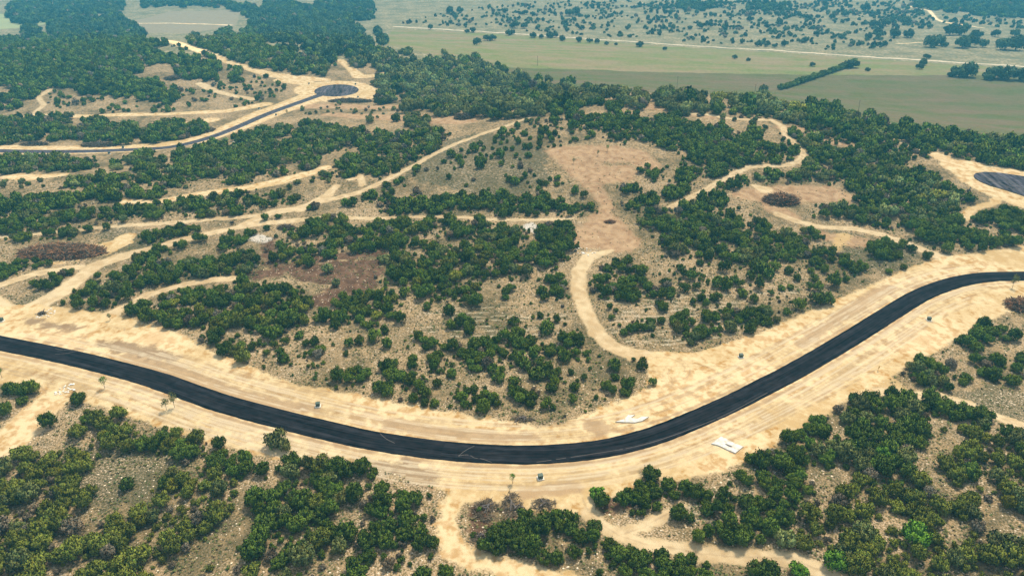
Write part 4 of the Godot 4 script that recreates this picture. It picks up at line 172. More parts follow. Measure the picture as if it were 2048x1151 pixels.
var SINGLES := [
	["the stony slope above the road bend", "d", [-85.4,-191.3,1.9,-78.3,-191.3,1.6,-71.8,-197.8,1.9,-75.4,-194,1.5,-73.1,-183.7,2.2,-75.3,-188.3,1.7,-79.7,-187.7,1.4,-82,-192.8,1.1,-40.2,-226.3,2.5,-43.3,-200.9,1.7,-46.2,-196.1,2.5,-41.2,-192.4,2,-50.9,-194.6,1.9,-54,-192.7,1.9,-53.6,-187,1.1,-22.3,-213.3,2.5,-21,-203.7,1.9,-30.7,-217,1.7,-27,-223.6,1.6,0.5,-204.9,2.5,11,-227.1,2.5,12.2,-223.3,2.2,11.7,-200.3,3.1,15.7,-207.2,1.6,9.9,-209.6,1.4,-2.3,-196.5,2.5,-0.3,-185.3,1.2,2.2,-182.4,2.5,4.4,-179.3,2.5,6.7,-184.4,2.2,8.9,-182.3,2.2,16.6,-183.7,2.5,20.6,-186.3,2,24,-186.6,1.5,24.2,-182.5,1,18.2,-175.9,1.1,7.5,-174.1,2.9,-3.3,-177.9,1.4,-5.9,-176.6,2,-4.3,-172.3,2.5,0.5,-169.9,2.5,-22.5,-160.6,1.7,-4.3,-159.6,1.5,9.8,-159.4,2.2,18.6,-168.2,1.9,17.7,-162.2,1.7,11.8,-158.2,1.1,-59.1,-208.6,2.5,31.9,-178.2,2.5,40.7,-179,2.2,31.5,-173.3,1.6,42.2,-169.9,1.5,38.6,-183,0.9,21.9,-173.1,1.2]],
	["the terraces beyond the sand track bend", "d", [117.2,-237.4,2.2,118.3,-243.8,1.5,110.6,-237.4,1.7,109.1,-243,2.2,104.5,-245.9,2.6,98.3,-243.1,3.4,99.6,-238.6,2.5,92.7,-238.2,2.2,85.7,-235.5,2.2,87.6,-233.5,1.6,94,-231.9,2.8,101.9,-230,1.6,105.9,-231.1,1.6,112.9,-231.1,1.6,115.6,-229.9,2.2,123.3,-233.8,3.1,129.4,-237.3,1.6,97.1,-226.6,1.2,85.8,-225.5,2.2,89,-221.4,2,82.9,-237.5,1.4,78.8,-217.8,1.2,78.4,-232.8,2.6,81.1,-230.8,2.5,75.1,-222.9,2.5,69.7,-222.2,2,70.5,-218.5,1.6,66.2,-220.4,1.4,70,-230.9,1.9,65.1,-229.4,2.5,74.3,-239.5,1.4,75.8,-236.7,1.1,76.1,-251.1,1.9,84.7,-246,2.9,103.4,-216.3,2.6,111.8,-220.2,3.4,115.1,-220.2,3.1,97.9,-212.8,1.9,37.2,-214,1.2,35.2,-209.5,1.4,35.2,-216.5,1.4,62.3,-205.7,1.6,61,-211.1,1.6,69.3,-201,1.6,61.6,-211.5,1.9]],
	["the grassy glade in the bottom corner", "d", [-96.2,-129.3,2]],
	["the road edge below the bend", "g", [-63.1,-144.3,3.1,-60.4,-142.7,1.9]],
]
var SCATTER := [
	["the open hillside below the summit", 44, 0.9, 2.7, "d", [-39.7,-367.8,-13,-401.8,17.2,-421.2,46.8,-410.3,61,-381.9,10,-374.3,17.6,-353.7,31.2,-323.7,37.9,-315.4,-5.9,-323.2,-55.1,-319.7,-66.5,-329.1,-47.4,-361.5]],
	["the slope under the pinkish clearing", 18, 0.8, 2.0, "d", [55.5,-339.1,81.5,-355.3,97.5,-343.3,86.5,-316.4,53.3,-304.4,50.3,-317.5]],
	["the stony scrub above the bend", 57, 0.25, 0.9, "d", [-90.2,-193.2,-67.7,-209.3,-46.5,-209.3,-23,-223.5,3.1,-234.8,23.3,-223.1,29.1,-192.7,43,-177.9,38.7,-162.2,10.5,-151.1,-9,-153.7,-29.2,-158.6,-58.1,-170.8,-82,-178.8]],
	["the terraced scrub beside the track", 64, 0.25, 0.95, "d", [30.7,-223.1,42.3,-255.1,67.8,-259.2,86.2,-250.4,126.5,-250.2,152.7,-250.1,128.1,-230.2,110.9,-215.5,90.7,-198.7,65.4,-192.5,44.5,-195.7,34,-205.4]],
	["the scrub patches above the far road", 34, 1.0, 2.4, "d", [-394.5,-590,-285.9,-573.4,-265.4,-617.8,-202.5,-612.5,-185.8,-583.4,-208.6,-528.7,-292.3,-519.3,-352.2,-524.6]],
	["the ridge top scrub", 20, 1.2, 2.6, "d", [-363.6,-753.1,-305,-723.6,-213.9,-652.4,-164,-676.8,-174,-638.9,-222,-619.2,-292.3,-664.9]],
	["the scrub below the far road", 26, 0.9, 2.0, "dg", [-290.4,-374.8,-238.4,-384.4,-140.1,-352.7,-100.8,-367.8,-84.5,-343,-116.1,-326.1,-169.1,-316,-239.4,-338.9,-265.5,-338.6]],
	["the dry pasture beyond the gravel road", 11, 1.6, 3.4, "h", [-175.3,-1140.1,-111.9,-1325.6,74.6,-1449.1,467.1,-1449.1,751.7,-1449.1,572.9,-1071.3,461.6,-874.9,401.5,-849.6,244.4,-935.7,54.4,-1036.3,-94.2,-1104.3]],
	["the pasture hill at the horizon", 6, 2.0, 4.4, "h", [174.6,-1465.6,670.6,-1465.6,1015.8,-1465.6,756,-1071.3,609.8,-1071.3,550.9,-1190,322.3,-1255.5]],
	["the clearing under the turning circle", 10, 0.9, 1.8, "g", [-174.9,-518.9,-128.4,-548.6,-21.9,-471.8,-20,-428,-112.7,-476.4]],
	["the slope beneath the lower verge", 48, 0.25, 0.9, "d", [43.8,-128.1,57.4,-133,73.5,-123.3,64.4,-111.5,43.5,-108.1,31.2,-112.8,25.1,-117.5]],
	["the slope by the sand loop", 44, 0.25, 0.8, "d", [-10.1,-123.5,15.1,-122.6,20,-113.2,23.3,-104.8,13.3,-101.3,-2.6,-105.7,-10.6,-111.4]],
	["the pale scrub beyond the verge", 48, 0.25, 0.8, "dg", [105,-177.4,123.5,-183.2,164.6,-211.9,179.7,-208.5,147.3,-160.4,122,-166]],
	["the slope behind the wide track", 6, 0.5, 1.2, "d", [-172.5,-273.9,-138.7,-293.7,-91.1,-305.4,-64.5,-316.9,-75.8,-300.1,-117.2,-284,-155.3,-269.3]],
	["the creek meadow scrub", 14, 0.8, 1.8, "g", [116.3,-425.8,165.3,-423.1,196.5,-394.1,218.3,-378.9,185.9,-369.2,159.9,-390,135,-404]],
]
var FIELD_TREES := [-121.4,-1081.9,4.1,-56,-1041.6,4.1,-64.2,-1034.8,3.5,4.5,-1092.3,6.3,18,-1092.3,5.8,-4.9,-1010.4,4.7,0,-1016.5,4.1,-42.3,-869.3,5.2,-31.9,-938.2,5.8,-25.6,-946.2,5.2,28.6,-982.6,4.7,51.7,-983.8,5.2,58.9,-989.9,4.7,39.9,-977.4,3.5,66.5,-950.4,4.1,87,-935.3,4.1,100.2,-931,4.1,109.3,-926.3,3.5,119.7,-911.2,3,158.7,-894.4,4.7,131.2,-907.1,2.5,185.2,-868,2.7,102.9,-1075.4,4.7,98.4,-1242.7,8.5,110.3,-1263.2,8,171.1,-1075.7,3.5,-12.3,-1284.1,5.8,22.4,-1263.2,5.8,-107.9,-1277,6.3,-91,-1284.1,5.8,358.3,-745.1,5.8,351,-741.7,5.2,424.3,-736.8,4.1,441.9,-762.8,4.1,468.5,-805,4.1,524.4,-899,8.5,543.3,-917.3,8.5,561.2,-894.5,9.6,575.9,-903.6,9.1,602.9,-877,10.2,613.5,-872.7,10.2,544.5,-903.5,4.1,589.5,-899,5.2,437.8,-690.5,8,446.2,-690.5,8,430.9,-690.4,4.1,469.9,-685.4,8.5,474.7,-677.6,8.5,458.7,-677.5,5.2,485.8,-672.6,8,549.8,-1104.7,8,573.7,-1116.4,7.4,611.9,-1134.3,6.9,524.8,-990.2,6.9,543.3,-990.2,6.9,520.3,-1026.7,5.2,614.9,-1016.1,8.5,629,-1016.1,8.5,636.5,-990.3,7.4,669,-1000.5,5.8,695.3,-1000.5,5.8,617.2,-908.1,5.8,364,-723.5,2.5,562.2,-1236,6.9,526.6,-1203,5.2,627.4,-1305.4,8,381.9,-940.5,4.1,376.1,-935.6,3.5,481.5,-975.1,4.7,427.5,-1016.1,4.7,309.6,-906.5,3.5,319.5,-902,3,326.4,-893,3,249.8,-798.8,3,260.6,-784.9,2.5,319,-753.6,3,281.3,-1087.3,5.2,300.7,-1104.7,4.7,318.7,-1087.3,5.2,263.7,-1075.9,4.1,383.8,-1177.5,5.2,421.5,-1146.5,4.7]
var HEDGE := [236.8,-615.7,267.4,-652.1,300.9,-689,337.5,-728.8,378.1,-782.6]
var PALE := [
	["yellow green tree towering at the creek edge of the green field", "y", [133.1,-449.2,5.6]],
	["pale grey green tree beside the yellow green creek tree", "p", [146.8,-456.8,4.9]],
	["broad pale willow like tree at the corner of the hedgerow", "p", [158.3,-446.1,7]],
	["yellow topped tree in the creek wood below the hedgerow", "y", [181.5,-439.9,5.6]],
	["tall pale green tree at the end of the pinkish creek clearing", "p", [-10.2,-455.7,5.6]],
	["twin topped pale green tree below the creek wood", "p", [7.7,-443,6.3]],
	["bright green sapling clump in the lower corner wood", "b", [67.9,-101.8,2.7]],
	["bright green rounded tree amid the olive corner wood", "b", [87.5,-107.2,3]],
	["bright green tree in the middle of the big dark grove", "b", [93.3,-133.9,2.2]],
	["light green young tree beside the lower verge bushes", "b", [20.4,-123.3,2]],
	["pale olive feathery bush above the lower track", "p", [59.3,-107.4,2.5]],
	["bright green sapling at the edge of the lower track", "b", [59.6,-99.8,2]],
	["yellow green tree on the wooded hill beside the turning circle", "y", [202.3,-309.1,3.5]],
	["smaller yellow green tree on the wooded hill", "y", [193.6,-307.3,2.8]],
	["light green feathery tree in the red brown clearing", "p", [-73.3,-245.2,2.5]],
	["low pale green sapling in the red brown clearing", "p", [-67.6,-234.8,1.8]],
	["pale green tree fringe at the tip of the central wood", "p", [-52.4,-254.6,2.5]],
	["yellow green tree near the hollow below the far road", "y", [-97.5,-430.5,3.5]],
]
var SAPLINGS := [
	["thin leafy sapling on the bare sand below the road bend", [0.2,-128.9,2.4]],
	["slender roadside tree at the lower edge of the bending road", [190.6,-231.8,4.2]],
	["spindly sapling beside the dark sand patch", [-141.8,-209.5,2.2]],
	["tall thin sapling above the roadside thicket", [-122.8,-169.7,3.2]],
	["bare topped sapling at the tip of the roadside thicket", [-97.7,-160.5,4]],
	["lean sapling beside the bare topped one", [-99.6,-159.4,3.2]],
	["thin sapling at the sandy frame edge below the road", [-157.2,-175,3]],
	["lone sapling on the mottled clearing", [47.8,-303.6,2.6]],
	["little tree on the pinkish clearing", [32.8,-354.1,2.4]],
	["grey bush tree on the pinkish clearing", [52.4,-368,2.6]],
	["small bare tree in the pinkish clearing", [46.6,-362.2,2.4]],
	["small tree beside the sandy curve of the far road", [-167.9,-512.9,2.6]],
]
var BOXES := [
	["green utility box on its white pad beside the upper verge of the bend", [-56.2,-160.7]],
	["green utility box on the sand below the lowest point of the road", [7.1,-130.3]],
	["green utility box on the pale verge near the sand track mouth", [73.5,-185.2]],
	["utility box on the wide sand beyond the lower road edge", [146.4,-208.5]],
	["utility box at the edge of the sand by the left tracks", [-179.7,-208.9]],
	["small dark utility box beside the near end of the far road", [-247.3,-427.2]],
	["small utility box on the lower verge of the far road", [-249,-413.7]],
	["small utility box above the far road curve", [-195,-531.5]],
	["small utility box below the far road curve", [-174.8,-508.6]],
	["utility box at the back rim of the far turning circle", [-136.6,-611.6]],
	["utility box west of the far turning circle", [-176.6,-609.7]],
	["utility box below the far turning circle", [-126.8,-572]],
]
var POLES := [
	["leaning power pole at the creek edge of the green field", [232.3,-461.4]],
	["power pole in the middle of the green field", [142.2,-602.8]],
	["distant power pole in the upper green field", [25.7,-715.9]],
	["short power pole behind the hedgerow end", [208.9,-599.6]],
]
var HEAPS := [
	["large red brown heap of cleared brush on the sand by the wide track", [-189.1,-262.7,36,13,4]],
	["round heap of dark cleared brush in the pale clearing", [128.3,-309.6,16,9,4.2]],
	["heap of dark brush at the frame edge beyond the road", [185.3,-217.5,10,8,3.2]],
	["small grey heap of brush beside the upper grove", [-101.6,-286.3,8,4,2]],
	["grey brush heap on the verge of the far road", [-312.1,-439.8,16,5,2]],
	["long grey brush heap beside the far road", [-265.6,-434.9,24,6,2.2]],
	["grey brush heap by the far road curve", [-216.5,-467.8,22,13,2.4]],
	["grey brush heap in the pinkish creek clearing", [-30.4,-444.2,12,8,3]],
	["dark brush heap at the foot of the far turning circle", [-130.4,-558,34,9,2.4]],
	["small dark brush heap on the mottled clearing", [44.5,-289.7,4.5,2.2,1.2]],
	["brush heap beside the far ridge track", [-300.1,-622,13,8,2.6]],
	["dark litter of dead brush inside the sand loop", [-6.2,-120.2,6,8,0.6]],
	["lower heap of dead brush inside the sand loop", [-6.3,-111.3,6,4,0.8]],
	["dead brush under the thin sapling below the bend", [0.1,-121.6,5,9,0.8]],
	["grey dead branches in the gully below the slotted slab", [63.9,-131.8,7,8,1.2]],
	["grey dead brush among the lower slope bushes", [7.8,-121.3,6,4,0.8]],
	["small dark brush heap at the sand edge by the stones", [-168.6,-213.8,3,2,1]],
	["dry brush at the foot of the upper verge", [2.9,-153.9,7,3,0.8]],
]
var ROCKS := [
	["pale limestone rubble heap by the sandy spur", [-134.2,-168.8,3]],
	["white limestone chips on the small pale clearing", [8.7,-284.3,3]],
	["white limestone rubble on the pale patch by the track", [-109.7,-274.5,3.5]],
	["scattered white stones at the edge of the mottled clearing", [31.1,-262.8,5]],
	["rubble stones beside the left track", [-166.6,-214.1,3.5]],
	["pale stones in the trees by the far road", [-174.6,-433.4,5]],
	["limestone ledge blocks in the gully bushes", [63.9,-131.8,4]],
]
var SLABS := [
	["white concrete washout slab with ragged notch beside the upper verge", [28.7,-152,31.4,-153.2,32.6,-154.9,34.6,-155,33.3,-153.7,35,-153.2,36.3,-154.1,38.4,-154,36.2,-152.2,34,-151.5,31.3,-151.7]],
	["white concrete washout slab with a dark slot on the lower verge", [52.5,-141.6,55.9,-144.6,56.9,-143.6,58.6,-141.4,60.5,-140.1,57.6,-137.5,55.7,-139.2,54.3,-140.7]],
]
var SLOT := [55.8,-141.1,56.4,-141.3,57.6,-140.1,57.1,-139.8]
var STAKE := [113.5,-177.1]
var OPEN := [-65.5,-138.5,3,-65,-130.6,3,-65,-125,3.5,-64,-120.9,3.5,-62.8,-116.9,3.5,-65.1,-113.5,4,-67.7,-110,4,-70.6,-106.7,4,-72.4,-102.7,4,-103,-134.8,7,-98.3,-135.6,7,-93.3,-136,5,-96.7,-127.2,6,-99.4,-124.1,4,-100.4,-120.2,3,-95.9,-123.2,5,-94.9,-131.3,5,117.2,-148.3,3,114.6,-140.9,3.5,109.4,-137.4,3.5,105.8,-134.4,3.5,102.1,-130.6,4,101.8,-123.2,3.5,101.5,-119.7,3,109.4,-115.2,3,111.6,-110.7,4,107.7,-109.3,3.5,98.2,-111.1,3.5,96.4,-109.2,3,85.9,-115,3,86.7,-112.5,2.5,75.4,-127.8,4,76.1,-124.3,4,81.6,-127.5,3,73.9,-120.9,2.5,88.2,-147.5,3.5,89.8,-145.8,2.5,65,-103.4,3,108.9,-127.7,2,112.1,-124,2.5,105.8,-107.6,3,-84.9,-117.7,1.5,-106.6,-125,1.5,-124.2,-131.6,1.5,-52.3,-127.8,2,-39.9,-121.7,2.5,-40.4,-118.7,3,-37.4,-115.6,2.5]
var LEDGES := [
	[46.2,-228.1,0.6,54.1,-227.6,0.5,61.9,-227.4,0.4,68.4,-229,0.4,76.3,-228.6,0.3,82.7,-227.9,0.5,89.1,-227.8,0.4,97.5,-229.7,0.6,104.5,-229.8,0.7,110.1,-228.4,0.7],
	[35.4,-223.5,0.5,43.1,-225.4,0.7,50.3,-223.8,0.7,57.2,-225.3,0.3,63.7,-226.1,0.4,71.1,-226.3,0.6,77.7,-225.8,0.7],
	[38.5,-221.7,0.3,44.8,-220.8,0.7,51.7,-222.1,0.5,58.5,-222.3,0.7,65.3,-221.7,0.6,73.7,-223.2,0.4,81.2,-222.6,0.5,89.3,-223.2,0.5],
	[48.1,-218.2,0.3,56.4,-220,0.4,63.2,-218.3,0.4,71.3,-219.3,0.4,78.1,-220.2,0.3,83.9,-219.2,0.7,90.6,-220.8,0.7],
	[39.6,-215.4,0.4,45.9,-215.7,0.3,53.8,-215.9,0.7,60.5,-216.9,0.7,67.6,-217.2,0.7,74.3,-217.3,0.4],
	[39.6,-213.2,0.7,46.9,-212.3,0.5,53.8,-212.9,0.5,60.3,-213.7,0.3,66.6,-212.6,0.7,73.9,-213.8,0.4],
	[35.9,-209.5,0.4,43.3,-209.9,0.6,50.3,-210,0.4,57.7,-211.1,0.5,64.9,-210.4,0.4,72.6,-210.7,0.5,78.4,-211,0.4,85.6,-211.3,0.7,92.4,-210.8,0.4],
	[45.6,-208.4,0.7,52.9,-208,0.7,60.7,-208.7,0.5,66.6,-208.3,0.7,73.3,-208.9,0.6,80.9,-210.3,0.6,87.6,-209.5,0.5],
	[45.9,-205.9,0.7,51.8,-205.5,0.6,57.7,-205.4,0.3,64.7,-205.3,0.7,70.7,-205.7,0.3,78.6,-206.8,0.5,85.3,-207.4,0.6],
	[33.4,-201.5,0.3,40,-203,0.5,45.6,-202.1,0.4,51.3,-202.8,0.3,58.1,-203.6,0.5,65.4,-203,0.5,72.8,-203.6,0.4,78.7,-204,0.5],
	[49.1,-201.1,0.7,55.8,-200.9,0.4,63.1,-200.9,0.4,70.5,-201.1,0.5],
	[38.6,-196.5,0.4,46,-196.9,0.5,51.9,-197,0.5,58.5,-198.5,0.7,65,-198.9,0.5,70.5,-198.5,0.5],
	[44.4,-196,0.5,50,-194.5,0.6,56.1,-196,0.3,63.5,-196.3,0.6],
	[-23.7,-219.7,0.3,-17.4,-219.2,0.6,-11.2,-218.6,0.6,-5,-219.6,0.4,1.2,-218.3,0.7],
	[-32.6,-216.1,0.5,-26.4,-214.9,0.7,-20.3,-215.5,0.3,-14.2,-215,0.5,-8.1,-215.4,0.6],
	[-23.2,-211.8,0.7,-17.2,-212.4,0.6,-11.2,-212,0.7,-5.1,-212.4,0.6,0.9,-212.6,0.3,7,-211.7,0.5,13,-211.9,0.5,19.1,-212.5,0.3],
	[-21.9,-208.5,0.5,-15.9,-209.4,0.5,-10,-210,0.6,-4,-209.6,0.3,2,-209.9,0.7,8,-209.4,0.5,14,-209.8,0.5,20,-209.1,0.3],
	[-31.6,-205.9,0.3,-25.8,-206.6,0.7,-19.9,-206.8,0.6,-13.9,-206.3,0.3,-8,-206,0.3],
	[-31.5,-202.9,0.4,-25.7,-203.1,0.3,-19.9,-203.4,0.6,-14,-204,0.3,-8.1,-202.9,0.5,-2.3,-203.4,0.6,3.6,-202.4,0.3,9.4,-203.4,0.5],
	[-21.4,-199.6,0.5,-15.7,-200.1,0.4,-9.9,-200.2,0.4,-4.1,-199.8,0.5,1.7,-200.8,0.4,7.5,-200.4,0.6,13.3,-200.6,0.6],
	[43.1,-123.8,0.4,46.7,-124,0.2,50.2,-123.5,0.3,53.7,-123.4,0.3,57.6,-124.2,0.4],
	[41,-120.9,0.2,44.7,-121.7,0.5,48.1,-121.2,0.3,51.9,-122,0.5,55.3,-121.6,0.4],
	[40.8,-118.8,0.3,44.4,-119.4,0.3,47.8,-119.1,0.3,51.4,-119.5,0.2,54.8,-119.2,0.4],
	[41.8,-116.8,0.5,45.3,-116.8,0.4,48.8,-116.9,0.4,52.3,-117.3,0.2,55.9,-117.8,0.3],
]
var SWIRLS := [
	[-138.9,-172.2,3],
	[-134.8,-169.2,4],
	[-139.4,-170,5],
	[-139.6,-200.2,6],
	[47.9,-179.3,7],
	[56,-173.7,9],
	[42,-172.5,6],
]
var TYRE_MARKS := [
	[-14,-139,-12.4,-141.3,-10,-142.9],
	[-14,-139,-10.8,-139.9,-9.9,-137.2,-8.9,-139,-7.3,-137.3,-5.2,-136.4],
	[6.3,-136.1,16.2,-137.8,27.7,-140,37.4,-142.9,48.4,-148.1,60,-154.6,75.2,-165.1],
	[-36.2,-148.7,-34.4,-146.3,-31.4,-144.4],
	[-150.4,-191.2,-146.3,-189.7,-144,-190.3,-142.2,-191.2],
	[-148.3,-187.7,-144.4,-188,-142.3,-190],
	[243.6,-337.2,246.3,-332.3,247.1,-324.6,247,-314.1],
	[245.5,-337.8,248.3,-332.2,249.4,-325.1,249.3,-315.1],
	[237.9,-328.8,242.1,-325.2,245,-317.9],
]

const EYE := Vector3(0, 120, 0)
const PITCH := 27.0
const LENS := 45.68
# x half width, near z, far z, texture columns, texture metres per texel, mesh spacing
const PATCHES := [
	{"half": 215.0, "near": -50.0, "far": -180.0, "w": 2048, "h": 634, "step": 0.8},
	{"half": 325.0, "near": -180.0, "far": -330.0, "w": 2048, "h": 473, "step": 1.2},
	{"half": 590.0, "near": -330.0, "far": -700.0, "w": 2048, "h": 642, "step": 2.2},
	{"half": 1150.0, "near": -700.0, "far": -1500.0, "w": 1536, "h": 534, "step": 5.0},
	{"half": 2000.0, "near": -1500.0, "far": -2700.0, "w": 1024, "h": 307, "step": 12.0},
]
const LAYERS := ["sand", "track", "pink", "brown", "white", "ochre", "gravel", "tan", "dark", "rut", "scrape", "grassy", "field", "pale", "mauve"]
const TONES := {"d": [0.094, 0.138, 0.018], "o": [0.165, 0.186, 0.028], "g": [0.145, 0.162, 0.050], "h": [0.068, 0.104, 0.044], "p": [0.200, 0.235, 0.080], "y": [0.280, 0.295, 0.045], "b": [0.115, 0.230, 0.022], "x": [0.190, 0.155, 0.105]}
const TONE_WORDS := {"d": "dark green", "o": "olive", "g": "grey green", "h": "dusky green", "p": "pale green", "y": "yellow green", "b": "bright green", "x": "grey brown"}

var fields := []            # per patch: {layer: PackedFloat32Array of metres inside}
var bump_noise := FastNoiseLite.new()
var fine_noise := FastNoiseLite.new()
var road_points := PackedVector2Array()
var used := {}
var crowns := {}
var trunk_mesh: ArrayMesh
var tints := {}
var plants := []
var hash := {}
var wear := []

# ---------------------------------------------------------------- helpers

func hill(x: float, z: float) -> float:
	var s := 0.0
	for b in BUMPS:
		var u: float = (x - b[1]) / b[3]
		var v: float = (z - b[2]) / b[4]
		var q := u * u + v * v
		if q < 12.0:
			s += b[0] * exp(-q)
	var t := clampf((-z - 900.0) / 1900.0, 0.0, 1.0)
	return s + 55.0 * t * t * (3.0 - 2.0 * t)

func numbered(called: String) -> String:
	var k: int = used.get(called, -1) + 1
	used[called] = k
	return called if k == 0 else "%s_%03d" % [called, k]

func lin(r: float, g: float, b: float) -> Color:
	return Color(r, g, b).linear_to_srgb()

func matte(r: float, g: float, b: float, rough := 0.92, spec := 0.2) -> StandardMaterial3D:
	var m := StandardMaterial3D.new()
	m.albedo_color = lin(r, g, b)
	m.roughness = rough
	m.metallic_specular = spec
	return m

func tag(o: Node3D, label: String, category := "", group := "", kind := "") -> void:
	if label:
		o.set_meta("label", label)
	if category:
		o.set_meta("category", category)
	if group:
		o.set_meta("group", group)
	if kind:
		o.set_meta("kind", kind)

func put(called: String, mesh: Mesh, mat: Material, parent: Node = null) -> MeshInstance3D:
	var o := MeshInstance3D.new()
	o.name = numbered(called) if parent == null else called
	o.mesh = mesh
	if mat:
		o.material_override = mat
	(self if parent == null else parent).add_child(o, true)
	return o

func base(called: String, at: Vector3, turn := 0.0) -> Node3D:
	var o := Node3D.new()
	o.name = numbered(called)
	o.position = at
	o.rotation.y = turn
	add_child(o, true)
	return o

func ground_at(x: float, z: float) -> Vector3:
	return Vector3(x, height(x, z), z)

func height(x: float, z: float) -> float:
	return hill(x, z) + relief(x, z)

func relief(x: float, z: float) -> float:
	# small unevenness of the scrub ground, none on graded sand
	var s := inside("sand", x, z)
	var k := clampf(-s / 2.5, 0.0, 1.0)
	var r := bump_noise.get_noise_2d(x, z) * 0.7 + fine_noise.get_noise_2d(x, z) * 0.28
	return r * (0.12 + 0.88 * k)

func inside(layer: String, x: float, z: float) -> float:
	for i in PATCHES.size():
		var p: Dictionary = PATCHES[i]
		if z <= p.near and z > p.far:
			if absf(x) >= p.half:
				return -3.0
			var u := int((x + p.half) / (2.0 * p.half) * p.w)
			var v := int((z - p.near) / (p.far - p.near) * p.h)
			var f: PackedFloat32Array = fields[i][layer]
			return f[v * p.w + u]
	return -3.0

# ---------------------------------------------------------------- ground cover maps

func rasterise() -> void:
	for p in PATCHES:
		var d := {}
		var n: int = p.w * p.h
		for l in LAYERS:
			var f := PackedFloat32Array()
			f.resize(n)
			f.fill(-3.0)
			d[l] = f
		var sx: float = 2.0 * p.half / p.w
		var sz: float = (p.near - p.far) / p.h
		for s in STROKES:
			d[s[0]] = stroke(d[s[0]], p, sx, sz, s[1])
		for s in wear:
			d[s[0]] = stroke(d[s[0]], p, sx, sz, s[1])
		for a in AREAS:
			d[a[0]] = area(d[a[0]], p, sx, sz, a[1])
		fields.append(d)

func wear_marks() -> void:
	# blade and wheel marks on the graded sand, wheel ruts on the tracks
	var rng := RandomNumberGenerator.new()
	rng.seed = 808
	var line := smooth_path(ROAD.main, 4.0)
	for i in 330:
		var side := 1.0 if rng.randf() < 0.55 else -1.0
		var off := rng.randf_range(4.9, 13.0)
		var n := rng.randi_range(4, 22)
		var from := rng.randi_range(0, line.size() - n - 2)
		var drift := rng.randf_range(-0.12, 0.12)
		var q := []
		for k in n:
			var d := (line[from + k + 1] - line[from + k]).normalized()
			var c := line[from + k] + Vector2(-d.y, d.x) * side * (off + drift * k)
			q.append_array([c.x, c.y, rng.randf_range(0.02, 0.3)])
		wear.append(["rut" if i % 3 else "scrape", q])
	# brown soil edge along the lower side of the asphalt, and a pale berm
	for e in [[4.9, "tan", 0.8], [5.9, "scrape", 0.3], [-4.6, "tan", 0.15]]:
		var q := []
		for k in line.size() - 1:
			var d := (line[k + 1] - line[k]).normalized()
			var c: Vector2 = line[k] + Vector2(-d.y, d.x) * (e[0] + rng.randf_range(-0.15, 0.15))
			q.append_array([c.x, c.y, e[2] * rng.randf_range(0.6, 1.2)])
		wear.append([e[1], q])
	for s in LEDGES:
		wear.append(["grassy", s])
		var up := []
		for k in s.size() / 3:
			up.append_array([s[k * 3] + rng.randf_range(-0.5, 0.5), s[k * 3 + 1] + 1.3, 0.18])
		wear.append(["scrape", up])
	for s in STROKES:
		if s[0] == "track" and s[1].size() > 9:
			var q := []
			for k in s[1].size() / 3:
				if s[1][k * 3 + 2] < 3.0:
					q.append_array([s[1][k * 3], s[1][k * 3 + 1], 0.12])
			if q.size() > 6:
				wear.append(["rut", q])
	for c in SWIRLS:
		for o in [-0.8, 0.8]:
			var q := []
			var a0 := rng.randf() * TAU
			for k in 12:
				var a := a0 + k * 0.38
				q.append_array([c[0] + cos(a) * (c[2] + o), c[1] + sin(a) * (c[2] + o), 0.1])
			wear.append(["rut", q])

func stroke(f: PackedFloat32Array, p: Dictionary, sx: float, sz: float, q: Array) -> PackedFloat32Array:
	var n := q.size() / 3
	for i in maxi(1, n - 1):
		var j := mini(i + 1, n - 1)
		var ax: float = q[i * 3]
		var az: float = q[i * 3 + 1]
		var ar: float = q[i * 3 + 2]
		var bx: float = q[j * 3]
		var bz: float = q[j * 3 + 1]
		var br: float = q[j * 3 + 2]
		var m := maxf(ar, br) + 2.5
		if maxf(az, bz) + m < p.far or minf(az, bz) - m > p.near:
			continue
		var u0 := clampi(int((minf(ax, bx) - m + p.half) / sx), 0, p.w - 1)
		var u1 := clampi(int((maxf(ax, bx) + m + p.half) / sx), 0, p.w - 1)
		var v0 := clampi(int((p.near - maxf(az, bz) - m) / sz), 0, p.h - 1)
		var v1 := clampi(int((p.near - minf(az, bz) + m) / sz), 0, p.h - 1)
		var dx := bx - ax
		var dz := bz - az
		var dd := maxf(dx * dx + dz * dz, 1e-6)
		var w: int = p.w
		for v in range(v0, v1 + 1):
			var z: float = p.near - (v + 0.5) * sz
			for u in range(u0, u1 + 1):
				var x: float = (u + 0.5) * sx - p.half
				var t := clampf(((x - ax) * dx + (z - az) * dz) / dd, 0.0, 1.0)
				var ex := x - ax - dx * t
				var ez := z - az - dz * t
				var s := ar + (br - ar) * t - sqrt(ex * ex + ez * ez)
				var k := v * w + u
				if s > f[k]:
					f[k] = s
	return f

func area(f: PackedFloat32Array, p: Dictionary, sx: float, sz: float, q: Array) -> PackedFloat32Array:
	var n := q.size() / 2
	for v in p.h:
		var z: float = p.near - (v + 0.5) * sz
		var cuts := []
		for i in n:
			var j := (i + 1) % n
			var az: float = q[i * 2 + 1]
			var bz: float = q[j * 2 + 1]
			if (az > z) != (bz > z):
				cuts.append(q[i * 2] + (z - az) / (bz - az) * (q[j * 2] - q[i * 2]))
		cuts.sort()
		for c in range(0, cuts.size() - 1, 2):
			for u in range(clampi(int((cuts[c] + p.half) / sx), 0, p.w), clampi(int((cuts[c + 1] + p.half) / sx), 0, p.w)):
				f[v * p.w + u] = 3.0
	return f

